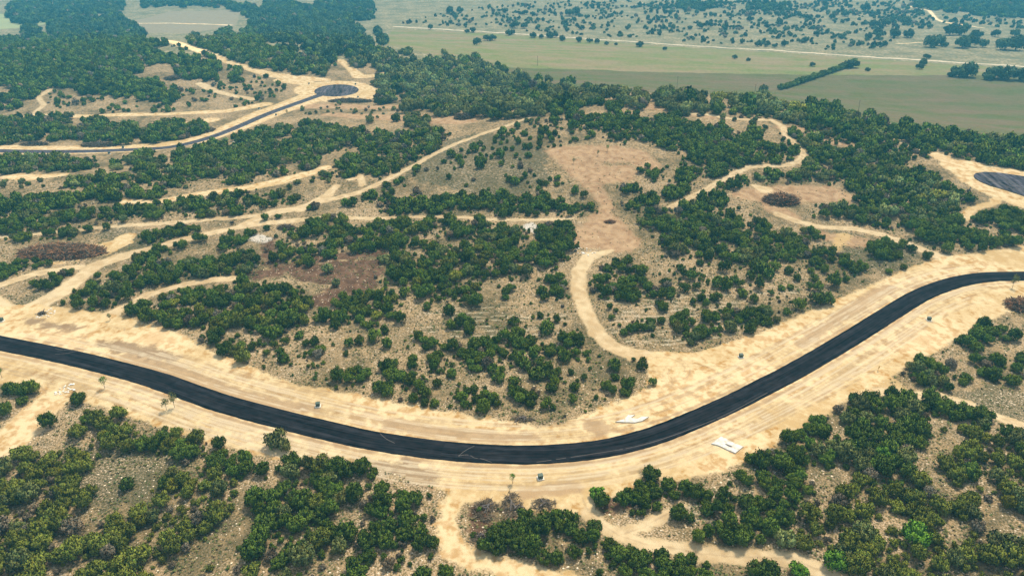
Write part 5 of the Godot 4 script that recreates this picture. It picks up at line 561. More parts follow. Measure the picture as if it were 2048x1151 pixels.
func noise_map(freq: float, sd: int, octaves: int, kind := FastNoiseLite.TYPE_SIMPLEX_SMOOTH) -> PackedByteArray:
	var n := FastNoiseLite.new()
	n.noise_type = kind
	n.seed = sd
	n.frequency = freq
	n.fractal_octaves = octaves
	n.fractal_gain = 0.55
	var im := n.get_seamless_image(512, 512)
	im.convert(Image.FORMAT_L8)
	return im.get_data()

func ground_texture(i: int, big: PackedByteArray, mid: PackedByteArray, fine: PackedByteArray, streak: PackedByteArray) -> ImageTexture:
	var p: Dictionary = PATCHES[i]
	var sx: float = 2.0 * p.half / p.w
	var sz: float = (p.near - p.far) / p.h
	var d: Dictionary = fields[i]
	var sand: PackedFloat32Array = d.sand
	var track: PackedFloat32Array = d.track
	var pink: PackedFloat32Array = d.pink
	var brown: PackedFloat32Array = d.brown
	var white: PackedFloat32Array = d.white
	var ochre: PackedFloat32Array = d.ochre
	var gravel: PackedFloat32Array = d.gravel
	var tanned: PackedFloat32Array = d.tan
	var dark: PackedFloat32Array = d.dark
	var rut: PackedFloat32Array = d.rut
	var scrape: PackedFloat32Array = d.scrape
	var grassy: PackedFloat32Array = d.grassy
	var field: PackedFloat32Array = d.field
	var pale: PackedFloat32Array = d.pale
	var mauve: PackedFloat32Array = d.mauve
	var bytes := PackedByteArray()
	bytes.resize(p.w * p.h * 3)
	var curve := PackedByteArray()
	curve.resize(1025)
	for k in 1025:
		curve[k] = int(round(Color(k / 1024.0, 0, 0).linear_to_srgb().r * 255.0))
	var far_off := 1.0 if i >= 3 else 0.0
	var stony: float = [1.0, 0.8, 0.5, 0.3, 0.2][i]
	var grain: float = 4.76 if i < 2 else 1.0 / sx
	var soft := maxf(sx * 0.8, 0.45)
	var k := -1
	for v in p.h:
		var z: float = p.near - (v + 0.5) * sz
		var rb := (int(-z * 2.0) & 511) * 512
		var rm := (int(-z * 6.0) & 511) * 512
		var rf: int = (int(-z * grain) & 511) * 512
		var rs := (int(-z * 1.6) & 511) * 512
		for u in p.w:
			k += 1
			var x: float = u * sx + 4096.0 - p.half
			var nb := big[rb + (int(x * 2.0) & 511)] * 0.0078125 - 1.0
			var nm := mid[rm + (int(x * 6.0) & 511)] * 0.0078125 - 1.0
			var nf := fine[rf + (int(x * grain) & 511)] * 0.0078125 - 1.0
			# dry scrub: tan soil, grey olive grass, pale limestone chips
			var a := clampf(0.46 + nb * 0.8 + nm * 0.75, 0.0, 1.0)
			var r := 0.465 - 0.275 * a
			var g := 0.318 - 0.172 * a
			var b := 0.162 - 0.090 * a
			if grassy[k] > -2.5:
				var w := clampf((grassy[k] + nm * 2.5) * 0.5 + 0.5, 0.0, 1.0) * 0.8
				r += (0.135 - r) * w
				g += (0.120 - g) * w
				b += (0.062 - b) * w
			if far_off > 0.0:
				r += (0.108 - r) * 0.72
				g += (0.120 - g) * 0.72
				b += (0.066 - b) * 0.72
			var chip := nf * 1.05 + nm * 0.35 - a * 0.30
			if chip > 0.04:
				var w := clampf((chip - 0.03) * 3.0, 0.0, 0.9) * stony * clampf(0.8 - nb * 1.1, 0.2, 1.0)
				r += (0.74 - r) * w
				g += (0.555 - g) * w
				b += (0.375 - b) * w
			elif nf < -0.10:
				var w := clampf((-0.10 - nf) * 3.0, 0.0, 0.85) * (0.55 + 0.45 * stony)
				r += (0.075 - r) * w
				g += (0.078 - g) * w
				b += (0.036 - b) * w
			if field[k] > 0.0:
				var st := streak[rs + (int(x * 0.25) & 511)] * 0.0078125 - 1.0
				var w := clampf(0.5 + nb * 0.45 + st * 0.7, 0.0, 1.0)
				r = 0.205 - 0.072 * w + nf * 0.03 + nm * 0.022
				g = 0.158 - 0.008 * w + nf * 0.028 + nm * 0.016
				b = 0.084 - 0.038 * w + nf * 0.015 + nm * 0.010
			elif mauve[k] > 0.0:
				r = 0.215 + nf * 0.03 + nm * 0.03
				g = 0.178 + nf * 0.03 + nm * 0.03
				b = 0.112 + nm * 0.02
			elif pale[k] > 0.0:
				r = 0.250 + nb * 0.02
				g = 0.265 + nb * 0.02
				b = 0.130
			if pink[k] > -2.5:
				var w := clampf((pink[k] + nm * 2.0 + nf * 0.6) / 2.4 + 0.5, 0.0, 1.0) * 0.9
				var c := clampf(0.5 + nm * 0.8 + nf * 0.5, 0.0, 1.0)
				r += (0.60 - 0.21 * c - r) * w
				g += (0.405 - 0.175 * c - g) * w
				b += (0.228 - 0.110 * c - b) * w
			if ochre[k] > -2.5:
				var w := clampf((ochre[k] + nm * 1.6) / 2.0 + 0.5, 0.0, 1.0) * 0.85
				r += (0.64 - r) * w
				g += (0.44 - g) * w
				b += (0.20 - b) * w
			if brown[k] > -2.5:
				var w := clampf((brown[k] + nm * 2.2 + nf * 0.5) / 2.0 + 0.6, 0.0, 1.0) * 0.95
				var c := clampf(0.5 + nm * 0.9 + nf * 0.4, 0.0, 1.0)
				r += (0.205 - 0.100 * c - r) * w
				g += (0.115 - 0.058 * c - g) * w
				b += (0.070 - 0.038 * c - b) * w
			if track[k] > -2.5:
				var w := clampf((track[k] + nm * 0.9 + nf * 0.35) / (soft * 2.0) + 0.5, 0.0, 1.0) * 0.93
				var c := clampf(0.45 + nb * 0.6 + nm * 0.8 + nf * 0.3, 0.0, 1.0)
				r += (0.800 - 0.190 * c - r) * w
				g += (0.620 - 0.190 * c - g) * w
				b += (0.370 - 0.145 * c - b) * w
			if sand[k] > -2.5:
				var w := clampf((sand[k] + nm * 1.5 + nf * 0.5) / (soft * 2.4) + 0.5, 0.0, 1.0) * 0.97
				var nq := mid[(int(-z * 17.0) & 511) * 512 + (int(x * 17.0) & 511)] * 0.0078125 - 1.0
				var c := clampf(0.45 + nb * 0.75 + nm * 0.6 + nq * 0.42 + nf * 0.24, 0.0, 1.0)
				var rust := clampf((nm * 0.75 - nb * 0.65 + nq * 0.3 - 0.10) * 2.0, 0.0, 0.5)
				r += (0.87 - 0.235 * c - 0.22 * rust - r) * w
				g += (0.675 - 0.240 * c - 0.27 * rust - g) * w
				b += (0.390 - 0.190 * c - 0.20 * rust - b) * w
			if tanned[k] > -2.5:
				var w := clampf((tanned[k] + nm * 0.8) / 1.1 + 0.5, 0.0, 1.0) * 0.8
				r += (0.485 - r) * w
				g += (0.325 - g) * w
				b += (0.178 - b) * w
			if dark[k] > -2.5:
				var w := clampf((dark[k] + nm * 2.6 + nf * 0.8) / 2.4 + 0.45, 0.0, 1.0) * 0.78
				r += (0.280 - r) * w
				g += (0.190 - g) * w
				b += (0.115 - b) * w
			if rut[k] > -0.6:
				var w := clampf((rut[k] + nm * 0.35) / soft + 0.5, 0.0, 1.0) * 0.55
				r += (0.40 - r) * w
				g += (0.285 - g) * w
				b += (0.165 - b) * w
			if scrape[k] > -0.6:
				var w := clampf((scrape[k] + nm * 0.35) / soft + 0.5, 0.0, 1.0) * 0.6
				r += (0.80 - r) * w
				g += (0.66 - g) * w
				b += (0.45 - b) * w
			if white[k] > -2.5:
				var w := clampf((white[k] + nm * 1.6 + nf * 0.8) / 1.6 + 0.5, 0.0, 1.0) * 0.9
				r += (0.70 - r) * w
				g += (0.63 - g) * w
				b += (0.53 - b) * w
			if gravel[k] > -2.5:
				var w := clampf((gravel[k] + nm * 0.4) / 1.6 + 0.5, 0.0, 1.0) * 0.9
				r += (0.60 - r) * w
				g += (0.50 - g) * w
				b += (0.36 - b) * w
			var o := k * 3
			bytes[o] = curve[clampi(int(r * 1024.0), 0, 1024)]
			bytes[o + 1] = curve[clampi(int(g * 1024.0), 0, 1024)]
			bytes[o + 2] = curve[clampi(int(b * 1024.0), 0, 1024)]
	return ImageTexture.create_from_image(Image.create_from_data(p.w, p.h, false, Image.FORMAT_RGB8, bytes))

func build_ground() -> void:
	var big := noise_map(0.012, 3, 4)
	var mid := noise_map(0.03, 5, 4)
	var fine := noise_map(0.36, 7, 3)
	var streak := noise_map(0.02, 9, 4)
	var speck := NoiseTexture2D.new()
	var sn := FastNoiseLite.new()
	sn.seed = 21
	sn.frequency = 0.16
	sn.fractal_octaves = 3
	speck.noise = sn
	speck.seamless = true
	speck.width = 512
	speck.height = 512
	var grains := Gradient.new()
	grains.set_color(0, Color(0.62, 0.62, 0.62))
	grains.set_color(1, Color(1, 1, 1))
	speck.color_ramp = grains
	var kinds := ["ground", "road_verge", "dirt_track", "clearing", "pasture"]
	var meshes := {}
	for q in kinds:
		meshes[q] = ArrayMesh.new()
	for i in PATCHES.size():
		var p: Dictionary = PATCHES[i]
		var m := StandardMaterial3D.new()
		m.albedo_texture = ground_texture(i, big, mid, fine, streak)
		m.texture_repeat = true
		m.roughness = 0.95
		m.metallic_specular = 0.15
		if i < 3:
			m.detail_enabled = true
			m.detail_blend_mode = BaseMaterial3D.BLEND_MODE_MUL
			m.detail_albedo = speck
			m.detail_uv_layer = BaseMaterial3D.DETAIL_UV_2
			m.uv2_scale = Vector3(0.09, 0.09, 0.09)
		var nx := int(2.0 * p.half / p.step)
		var nz := int(round((p.near - p.far) / p.step))
		var sx: float = 2.0 * p.half / nx
		var sz: float = (p.near - p.far) / nz
		var hs := PackedFloat32Array()
		hs.resize((nx + 1) * (nz + 1))
		for v in nz + 1:
			var z: float = p.near - v * sz
			for u in nx + 1:
				hs[v * (nx + 1) + u] = height(u * sx - p.half, z)
		var owner := {}
		for q in kinds:
			owner[q] = PackedInt32Array()
		for v in nz:
			var z: float = p.near - (v + 0.5) * sz
			for u in nx:
				var k := v * nx + u
				var x: float = (u + 0.5) * sx - p.half
				var tv := clampi(int((p.near - z) / (p.near - p.far) * p.h), 0, p.h - 1)
				var tu := clampi(int((x + p.half) / (2.0 * p.half) * p.w), 0, p.w - 1)
				var t: int = tv * p.w + tu
				var q := "ground"
				if fields[i].sand[t] > 0.0:
					q = "road_verge"
				elif fields[i].track[t] > 0.0 or fields[i].gravel[t] > 0.0:
					q = "dirt_track"
				elif fields[i].pink[t] > 0.0 or fields[i].brown[t] > 0.0:
					q = "clearing"
				elif fields[i].field[t] > 0.0 or fields[i].mauve[t] > 0.0 or fields[i].pale[t] > 0.0:
					q = "pasture"
				owner[q].append(k)
		for q in kinds:
			var cells: PackedInt32Array = owner[q]
			if cells.is_empty():
				continue
			var remap := PackedInt32Array()
			remap.resize((nx + 1) * (nz + 1))
			remap.fill(-1)
			var pos := PackedVector3Array()
			var nor := PackedVector3Array()
			var uv := PackedVector2Array()
			var uv2 := PackedVector2Array()
			var idx := PackedInt32Array()
			for c in cells:
				var v := c / nx
				var u := c - v * nx
				var c0 := v * (nx + 1) + u
				var corner := [c0, c0 + 1, c0 + nx + 1, c0 + nx + 2]
				for e in corner:
					if remap[e] < 0:
						remap[e] = pos.size()
						var ev: int = e / (nx + 1)
						var eu: int = e - ev * (nx + 1)
						var x: float = eu * sx - p.half
						var z: float = p.near - ev * sz
						pos.append(Vector3(x, hs[e], z))
						var hx: float = hs[ev * (nx + 1) + mini(eu + 1, nx)] - hs[ev * (nx + 1) + maxi(eu - 1, 0)]
						var hz: float = hs[mini(ev + 1, nz) * (nx + 1) + eu] - hs[maxi(ev - 1, 0) * (nx + 1) + eu]
						var edge: float = 2.0 if ev > 0 and ev < nz else 1.0
						nor.append(Vector3(-hx / (2.0 * sx), 1.0, hz / (edge * sz)).normalized())
						uv.append(Vector2(float(eu) / nx, float(ev) / nz))
						uv2.append(Vector2(x, z))
				idx.append_array(PackedInt32Array([remap[corner[0]], remap[corner[2]], remap[corner[1]], remap[corner[1]], remap[corner[2]], remap[corner[3]]]))
			var arrays := []
			arrays.resize(Mesh.ARRAY_MAX)
			arrays[Mesh.ARRAY_VERTEX] = pos
			arrays[Mesh.ARRAY_NORMAL] = nor
			arrays[Mesh.ARRAY_TEX_UV] = uv
			arrays[Mesh.ARRAY_TEX_UV2] = uv2
			arrays[Mesh.ARRAY_INDEX] = idx
			var am: ArrayMesh = meshes[q]
			am.add_surface_from_arrays(Mesh.PRIMITIVE_TRIANGLES, arrays)
			am.surface_set_material(am.get_surface_count() - 1, m)
	# the land beyond and beside, out to the horizon
	var st := SurfaceTool.new()
	st.begin(Mesh.PRIMITIVE_TRIANGLES)
	far_sheet(st, -2000.0, 2000.0, -2700.0, -9000.0, 20, 20)
	var edges := [[-9000.0, -2000.0], [2000.0, 9000.0]]
	for e in edges:
		far_sheet(st, e[0], e[1], -1500.0, -9000.0, 20, 24)
	for s in [-1.0, 1.0]:
		far_sheet(st, minf(s * 1150.0, s * 9000.0), maxf(s * 1150.0, s * 9000.0), -700.0, -1500.0, 24, 10)
		far_sheet(st, minf(s * 590.0, s * 9000.0), maxf(s * 590.0, s * 9000.0), -330.0, -700.0, 40, 12)
		far_sheet(st, minf(s * 325.0, s * 9000.0), maxf(s * 325.0, s * 9000.0), -180.0, -330.0, 50, 8)
		far_sheet(st, minf(s * 215.0, s * 9000.0), maxf(s * 215.0, s * 9000.0), -50.0, -180.0, 60, 8)
	far_sheet(st, -9000.0, 9000.0, 4000.0, -50.0, 80, 30)
	st.generate_normals()
	var beyond: ArrayMesh = st.commit()
	var bm := matte(0.16, 0.16, 0.10, 0.95)
	meshes["ground"].add_surface_from_arrays(Mesh.PRIMITIVE_TRIANGLES, beyond.surface_get_arrays(0))
	meshes["ground"].surface_set_material(meshes["ground"].get_surface_count() - 1, bm)
	var said := {"ground": "dry stony scrub ground between the junipers", "road_verge": "wide bare sand coloured verge graded along the asphalt roads", "dirt_track": "pale dirt tracks winding over the hill and past the fields", "clearing": "bare reddish and brown soil clearings on the hill", "pasture": "flat grey green pasture beyond the creek wood"}
	for q in kinds:
		var o := put(q, meshes[q], null)
		tag(o, said[q], q.replace("_", " "), "", "structure")

func far_sheet(st: SurfaceTool, x0: float, x1: float, z0: float, z1: float, nx: int, nz: int) -> void:
	for v in nz:
		for u in nx:
			var c := []
			for e in [[0, 0], [1, 0], [0, 1], [1, 1]]:
				var x: float = lerpf(x0, x1, (u + e[0]) / float(nx))
				var z: float = lerpf(z0, z1, (v + e[1]) / float(nz))
				c.append(Vector3(x, hill(x, z), z))
			for e in [0, 2, 1, 1, 2, 3]:
				st.add_vertex(c[e])

# ---------------------------------------------------------------- roads

func smooth_path(q: Array, gap: float) -> PackedVector2Array:
	var n := q.size() / 2
	var out := PackedVector2Array()
	for i in n - 1:
		var a := Vector2(q[maxi(i - 1, 0) * 2], q[maxi(i - 1, 0) * 2 + 1])
		var b := Vector2(q[i * 2], q[i * 2 + 1])
		var c := Vector2(q[i * 2 + 2], q[i * 2 + 3])
		var e := Vector2(q[mini(i + 2, n - 1) * 2], q[mini(i + 2, n - 1) * 2 + 1])
		var steps := maxi(2, int(b.distance_to(c) / gap))
		for s in steps:
			out.append(b.cubic_interpolate(c, a, e, s / float(steps)))
	out.append(Vector2(q[n * 2 - 2], q[n * 2 - 1]))
	# ease the hand-placed bends
	for pass_ in 6:
		var was := out.duplicate()
		for i in range(1, out.size() - 1):
			out[i] = was[i] * 0.5 + (was[i - 1] + was[i + 1]) * 0.25
	return out

func extended(line: PackedVector2Array, head: float, tail: float) -> PackedVector2Array:
	var out := PackedVector2Array()
	var a := (line[0] - line[3]).normalized()
	var b := (line[line.size() - 1] - line[line.size() - 4]).normalized()
	for i in range(int(head / 3.0), 0, -1):
		out.append(line[0] + a * i * 3.0)
	out.append_array(line)
	for i in range(1, int(tail / 3.0) + 1):
		out.append(line[line.size() - 1] + b * i * 3.0)
	return out

func asphalt(tone: Color, sd: int) -> StandardMaterial3D:
	var w := 128
	var h := 1024
	var lanes := FastNoiseLite.new()
	lanes.seed = sd
	lanes.frequency = 0.09
	lanes.fractal_octaves = 4
	var blots := FastNoiseLite.new()
	blots.seed = sd + 1
	blots.frequency = 0.02
	blots.fractal_octaves = 4
	var grit := RandomNumberGenerator.new()
	grit.seed = sd
	var im := Image.create(w, h, false, Image.FORMAT_RGB8)
	for y in h:
		for x in w:
			var e := absf(x / float(w - 1) * 2.0 - 1.0)
			var k := 1.0 + lanes.get_noise_2d(x * 1.6, y * 0.03) * 1.5 + blots.get_noise_2d(x * 1.2, y) * 0.6 + grit.randf_range(-0.16, 0.16)
			var wheel := exp(-pow((e - 0.5) / 0.2, 2.0))
			k *= 0.85 + 0.45 * wheel
			var dust := clampf(lanes.get_noise_2d(x * 0.7 + 300.0, y * 0.05) * 2.0 - 0.55, 0.0, 1.0) * 0.06 + clampf((e - 0.955) * 20.0, 0.0, 1.0) * 0.1
			if grit.randf() < 0.0012:
				dust += 0.12
			im.set_pixel(x, y, lin(tone.r * k + dust * tone.g * 14.0, tone.g * k + dust * tone.g * 12.0, tone.b * k + dust * tone.g * 10.0))
	var m := StandardMaterial3D.new()
	m.albedo_texture = ImageTexture.create_from_image(im)
	m.roughness = 0.95
	m.metallic_specular = 0.08
	return m

func road(line: PackedVector2Array, half: float, mat: Material, called: String, label: String) -> void:
	var pos := PackedVector3Array()
	var uv := PackedVector2Array()
	var idx := PackedInt32Array()
	var across := 12
	var ragged := FastNoiseLite.new()
	ragged.seed = 31
	ragged.frequency = 0.22
	ragged.fractal_octaves = 3
	var along := 0.0
	for i in line.size():
		var a := line[maxi(i - 1, 0)]
		var b := line[mini(i + 1, line.size() - 1)]
		var d := (b - a).normalized()
		var side := Vector2(-d.y, d.x)
		if i:
			along += line[i].distance_to(line[i - 1])
		for k in across + 1:
			var t := k / float(across) * 2.0 - 1.0
			var reach := half + (ragged.get_noise_2d(along, 40.0 * signf(t)) * 0.22 if absf(t) > 0.95 else 0.0)
			var q := line[i] + side * t * reach
			var up := 0.12 + 0.10 * (1.0 - t * t)
			if absf(t) > 0.99:
				up = -0.15
			pos.append(Vector3(q.x, height(line[i].x, line[i].y) * 0.5 + height(q.x, q.y) * 0.5 + up, q.y))
			uv.append(Vector2(t * 0.5 + 0.5, along / 90.0))
	for i in line.size() - 1:
		for k in across:
			var c := i * (across + 1) + k
			var f := c + across + 1
			idx.append_array(PackedInt32Array([c, c + 1, f, f, c + 1, f + 1]))
	add_sheet(called, pos, uv, idx, mat, label)

func add_sheet(called: String, pos: PackedVector3Array, uv: PackedVector2Array, idx: PackedInt32Array, mat: Material, label: String) -> MeshInstance3D:
	# faces look up whichever way the outline ran
	var n := (pos[idx[1]] - pos[idx[0]]).cross(pos[idx[2]] - pos[idx[0]])
	if n.y > 0.0:
		for i in range(0, idx.size(), 3):
			var s := idx[i]
			idx[i] = idx[i + 1]
			idx[i + 1] = s
	var st := SurfaceTool.new()
	st.begin(Mesh.PRIMITIVE_TRIANGLES)
	for i in pos.size():
		st.set_uv(uv[i])
		st.add_vertex(pos[i])
	for i in idx:
		st.add_index(i)
	st.generate_normals()
	var o := put(called, st.commit(), mat)
	tag(o, label, called.replace("_", " "), "", "structure")
	return o

func build_roads() -> void:
	var main := extended(smooth_path(ROAD.main, 1.2), 200.0, 160.0)
	road_points = main
	road(main, 4.0, asphalt(Color(0.0120, 0.0114, 0.0132), 5), "road", "new black asphalt road sweeping in a long bend through the sand")
	var far := extended(smooth_path(ROAD.far, 3.0), 150.0, 0.0)
	road(far, 4.0, asphalt(Color(0.055, 0.052, 0.062), 15), "road", "grey asphalt road curving up to the far turning circle")
	disc(CIRCLE, asphalt(Color(0.055, 0.052, 0.060), 25))
	# the turning circle that the frame cuts
	var ring := PackedVector2Array()
	for i in TURN.size() / 2:
		ring.append(Vector2(TURN[i * 2], TURN[i * 2 + 1]))
	var tri := Geometry2D.triangulate_polygon(ring)
	var pos := PackedVector3Array()
	var uv := PackedVector2Array()
	for q in ring:
		pos.append(Vector3(q.x, height(q.x, q.y) + 0.35, q.y))
		uv.append(q / 40.0)
	add_sheet("turning_circle", pos, uv, tri, asphalt(Color(0.050, 0.048, 0.058), 35), "dark asphalt turning circle cut by the frame edge")
	# pale marks that tyres left on the new asphalt
	var dust := matte(0.10, 0.09, 0.08)
	for t in TYRE_MARKS.size():
		var q: Array = TYRE_MARKS[t]
		var line := smooth_path(q, 0.8)
		var p := PackedVector3Array()
		var w := PackedVector2Array()
		var ix := PackedInt32Array()
		for i in line.size():
			var d := (line[mini(i + 1, line.size() - 1)] - line[maxi(i - 1, 0)]).normalized()
			for s in ([-0.07, 0.07] if t < TYRE_MARKS.size() - 3 else [-0.22, 0.22]):
				var c: Vector2 = line[i] + Vector2(-d.y, d.x) * s
				p.append(Vector3(c.x, road_top(c) + 0.006 if t < TYRE_MARKS.size() - 3 else height(c.x, c.y) + 0.37, c.y))
				w.append(c)
		for i in line.size() - 1:
			ix.append_array(PackedInt32Array([i * 2, i * 2 + 1, i * 2 + 2, i * 2 + 2, i * 2 + 1, i * 2 + 3]))
		add_sheet("tyre_scuff", p, w, ix, dust, "pale curling tyre scuff on the black asphalt")

func road_top(c: Vector2) -> float:
	var best := 1e9
	var at := Vector2.ZERO
	for q in road_points:
		var d := q.distance_squared_to(c)
		if d < best:
			best = d
			at = q
	var t := sqrt(best) / 4.0
	return height(at.x, at.y) * 0.5 + height(c.x, c.y) * 0.5 + 0.12 + 0.10 * maxf(0.0, 1.0 - t * t)

func disc(c: Array, mat: Material) -> void:
	var pos := PackedVector3Array([Vector3(c[0], height(c[0], c[1]) + 0.3, c[1])])
	var uv := PackedVector2Array([Vector2(0.5, 0.5)])
	var idx := PackedInt32Array()
	for r in range(1, 5):
		for i in 48:
			var a := TAU * i / 48.0
			var x: float = c[0] + cos(a) * c[2] * r / 4.0
			var z: float = c[1] + sin(a) * c[2] * r / 4.0
			pos.append(Vector3(x, height(x, z) + (0.26 if r < 4 else 0.1), z))
			uv.append(Vector2(0.5 + cos(a) * r * 0.11, 0.5 + sin(a) * r * 0.11))
	for i in 48:
		var j := (i + 1) % 48
		idx.append_array(PackedInt32Array([0, 1 + i, 1 + j]))
		for r in 3:
			var o := 1 + r * 48
			idx.append_array(PackedInt32Array([o + i, o + 48 + i, o + j, o + j, o + 48 + i, o + 48 + j]))
	add_sheet("turning_circle", pos, uv, idx, mat, "round grey asphalt turning circle on the far ridge")

# ---------------------------------------------------------------- plants

func make_crown(sd: int, lobes: int, leaves: int, leaf: float, tall: float, spread: float, loose: float) -> ArrayMesh:
	# unit crown: about one metre in radius, standing on y = 0
	var rng := RandomNumberGenerator.new()
	rng.seed = sd
	var c := []
	for i in lobes:
		var a := TAU * (i + rng.randf_range(-0.35, 0.35)) / maxf(1.0, lobes - 1.0)
		var d := spread * sqrt(rng.randf_range(0.25, 1.25)) if i > 0 else rng.randf_range(0.0, 0.15)
		var r := rng.randf_range(0.30, 0.46) * (1.0 if lobes < 9 else sqrt(9.0 / lobes))
		var y := tall * (rng.randf_range(0.28, 0.62) if i > 0 else rng.randf_range(0.6, 0.72))
		c.append([Vector3(cos(a) * d, y, sin(a) * d), Vector3(r, r * rng.randf_range(1.0, 1.45) * (0.6 + 0.4 * tall / 1.5), r), rng.randf_range(0.72, 1.3), rng.randf_range(-0.16, 0.17)])
	var pos := PackedVector3Array()
	var nor := PackedVector3Array()
	var col := PackedColorArray()
	for i in c.size():
		var o: Vector3 = c[i][0]
		var s: Vector3 = c[i][1]
		for k in leaves:
			var v := Vector3(rng.randfn(), rng.randfn(), rng.randfn()).normalized()
			if v.y < -0.55 and rng.randf() < 0.7:
				v.y = -v.y
			var sprig := 1.0 + (absf(rng.randfn()) * loose if rng.randf() < 0.35 else 0.0)
			var depth := rng.randf_range(0.72, 1.06) if rng.randf() < 0.8 else rng.randf_range(0.3, 0.75)
			var q := o + v * s * depth * sprig
			if q.y < 0.02:
				continue
			var hidden := false
			for j in c.size():
				if j != i:
					var t: Vector3 = (q - c[j][0]) / c[j][1]
					if t.length_squared() < 0.42:
						hidden = true
						break
			if hidden:
				continue
			var n := (v + Vector3(rng.randfn(), rng.randfn(), rng.randfn()) * 0.5).normalized()
			var soft := (v * 0.6 + n * 0.7).normalized()
			var tx := (v * 0.5 + Vector3(0, 0.8, 0) + Vector3(rng.randfn(), rng.randfn(), rng.randfn()) * 0.5).normalized()
			var ty := n.cross(tx).normalized()
			var z := leaf * rng.randf_range(0.6, 1.35) * 1.15
			var k2: float = c[i][2] * rng.randf_range(0.5, 1.6)
			var warm: float = c[i][3] + rng.randf_range(-0.22, 0.22)
			var tint := Color(k2 * (1.0 + warm), k2, k2 * (1.0 - warm * 0.8))
			if rng.randf() < 0.035:
				tint = Color(2.3, 1.5, 1.9)
			var p0 := q + tx * z
			var p1 := q + ty * z * 0.6 + n * z * 0.15
			var p2 := q - tx * z * 0.9
			var p3 := q - ty * z * 0.62 + n * z * 0.1
			var faced := [p0, p1, p2, p0, p2, p3]
			if (p1 - p0).cross(p2 - p0).dot(soft) > 0.0:
				faced = [p0, p2, p1, p0, p3, p2]
			for e in faced:
				pos.append(e)
				nor.append(soft)
				col.append(tint)
	var arrays := []
	arrays.resize(Mesh.ARRAY_MAX)
	arrays[Mesh.ARRAY_VERTEX] = pos
	arrays[Mesh.ARRAY_NORMAL] = nor
	arrays[Mesh.ARRAY_COLOR] = col
	var m := ArrayMesh.new()
	m.add_surface_from_arrays(Mesh.PRIMITIVE_TRIANGLES, arrays)
	return m

func limb(st: SurfaceTool, a: Vector3, b: Vector3, ra: float, rb: float, sides := 5) -> void:
	var d := (b - a).normalized()
	var u := d.cross(Vector3(0.31, 0.2, 0.93)).normalized()
	var v := d.cross(u)
	for i in sides:
		var t0 := TAU * i / sides
		var t1 := TAU * (i + 1) / sides
		var n0 := u * cos(t0) + v * sin(t0)
		var n1 := u * cos(t1) + v * sin(t1)
		for e in [[a, n0, ra], [b, n0, rb], [a, n1, ra], [a, n1, ra], [b, n0, rb], [b, n1, rb]]:
			st.set_normal(e[1])
			st.add_vertex(e[0] + e[1] * e[2])

func make_trunk() -> ArrayMesh:
	var rng := RandomNumberGenerator.new()
	rng.seed = 77
	var st := SurfaceTool.new()
	st.begin(Mesh.PRIMITIVE_TRIANGLES)
	limb(st, Vector3(0, -0.12, 0), Vector3(0.03, 0.35, 0.02), 0.085, 0.065, 7)
	for i in 6:
		var a := TAU * i / 6.0 + rng.randf_range(-0.3, 0.3)
		var k := Vector3(cos(a) * 0.3, rng.randf_range(0.5, 0.75), sin(a) * 0.3)
		limb(st, Vector3(0.02, 0.26, 0.01), k, 0.05, 0.035)
		limb(st, k, k + Vector3(cos(a) * 0.35, 0.4, sin(a) * 0.35), 0.035, 0.012)
	return st.commit()

func prepare_plants() -> void:
	crowns = {"juniper": [], "oak": [], "bush": [], "far": [], "sapling": []}
	for i in 9:
		crowns.juniper.append(make_crown(100 + i, 13 + i % 5, 230, 0.072, 1.6, 0.64, 0.26))
	for i in 5:
		crowns.oak.append(make_crown(200 + i, 14, 190, 0.082, 1.45, 0.68, 0.16))
	for i in 6:
		crowns.bush.append(make_crown(300 + i, 5 + i % 3, 210, 0.10, 1.25, 0.50, 0.25))
	for i in 5:
		crowns.far.append(make_crown(400 + i, 9, 90, 0.15, 1.5, 0.62, 0.2))
	for i in 3:
		crowns.sapling.append(make_crown(500 + i, 5, 60, 0.10, 1.9, 0.38, 0.5))
	trunk_mesh = make_trunk()

func tint(tone: String, shade: int) -> StandardMaterial3D:
	var key := tone + str(shade)
	if not tints.has(key):
		var t: Array = TONES[tone]
		var k: float = [0.8, 1.0, 1.22][shade]
		var m := matte(t[0] * k, t[1] * k, t[2] * k, 0.85, 0.18)
		m.vertex_color_use_as_albedo = true
		tints[key] = m
	return tints[key]

func room(x: float, z: float, r: float, squeeze: float) -> bool:
	var cx := int(floor(x / 8.0))
	var cz := int(floor(z / 8.0))
	for i in range(cx - 1, cx + 2):
		for j in range(cz - 1, cz + 2):
			for q in hash.get(Vector2i(i, j), []):
				var gap: float = (q[2] + r) * squeeze
				if (q[0] - x) * (q[0] - x) + (q[1] - z) * (q[1] - z) < gap * gap:
					return false
	return true

func keep(x: float, z: float, r: float, kind: String, tone: String, place: String, label := "") -> void:
	var c := Vector2i(int(floor(x / 8.0)), int(floor(z / 8.0)))
	if not hash.has(c):
		hash[c] = []
	hash[c].append([x, z, r])
	plants.append({"x": x, "z": z, "r": r, "kind": kind, "tone": tone, "place": place, "label": label})

func bare(x: float, z: float) -> bool:
	if z > -230.0:
		for i in OPEN.size() / 3:
			var u: float = x - OPEN[i * 3]
			var v: float = z - OPEN[i * 3 + 1]
			var r: float = OPEN[i * 3 + 2]
			if u * u + v * v < r * r:
				return true
	return inside("sand", x, z) > -0.6 or inside("track", x, z) > -0.7 or inside("gravel", x, z) > -1.0

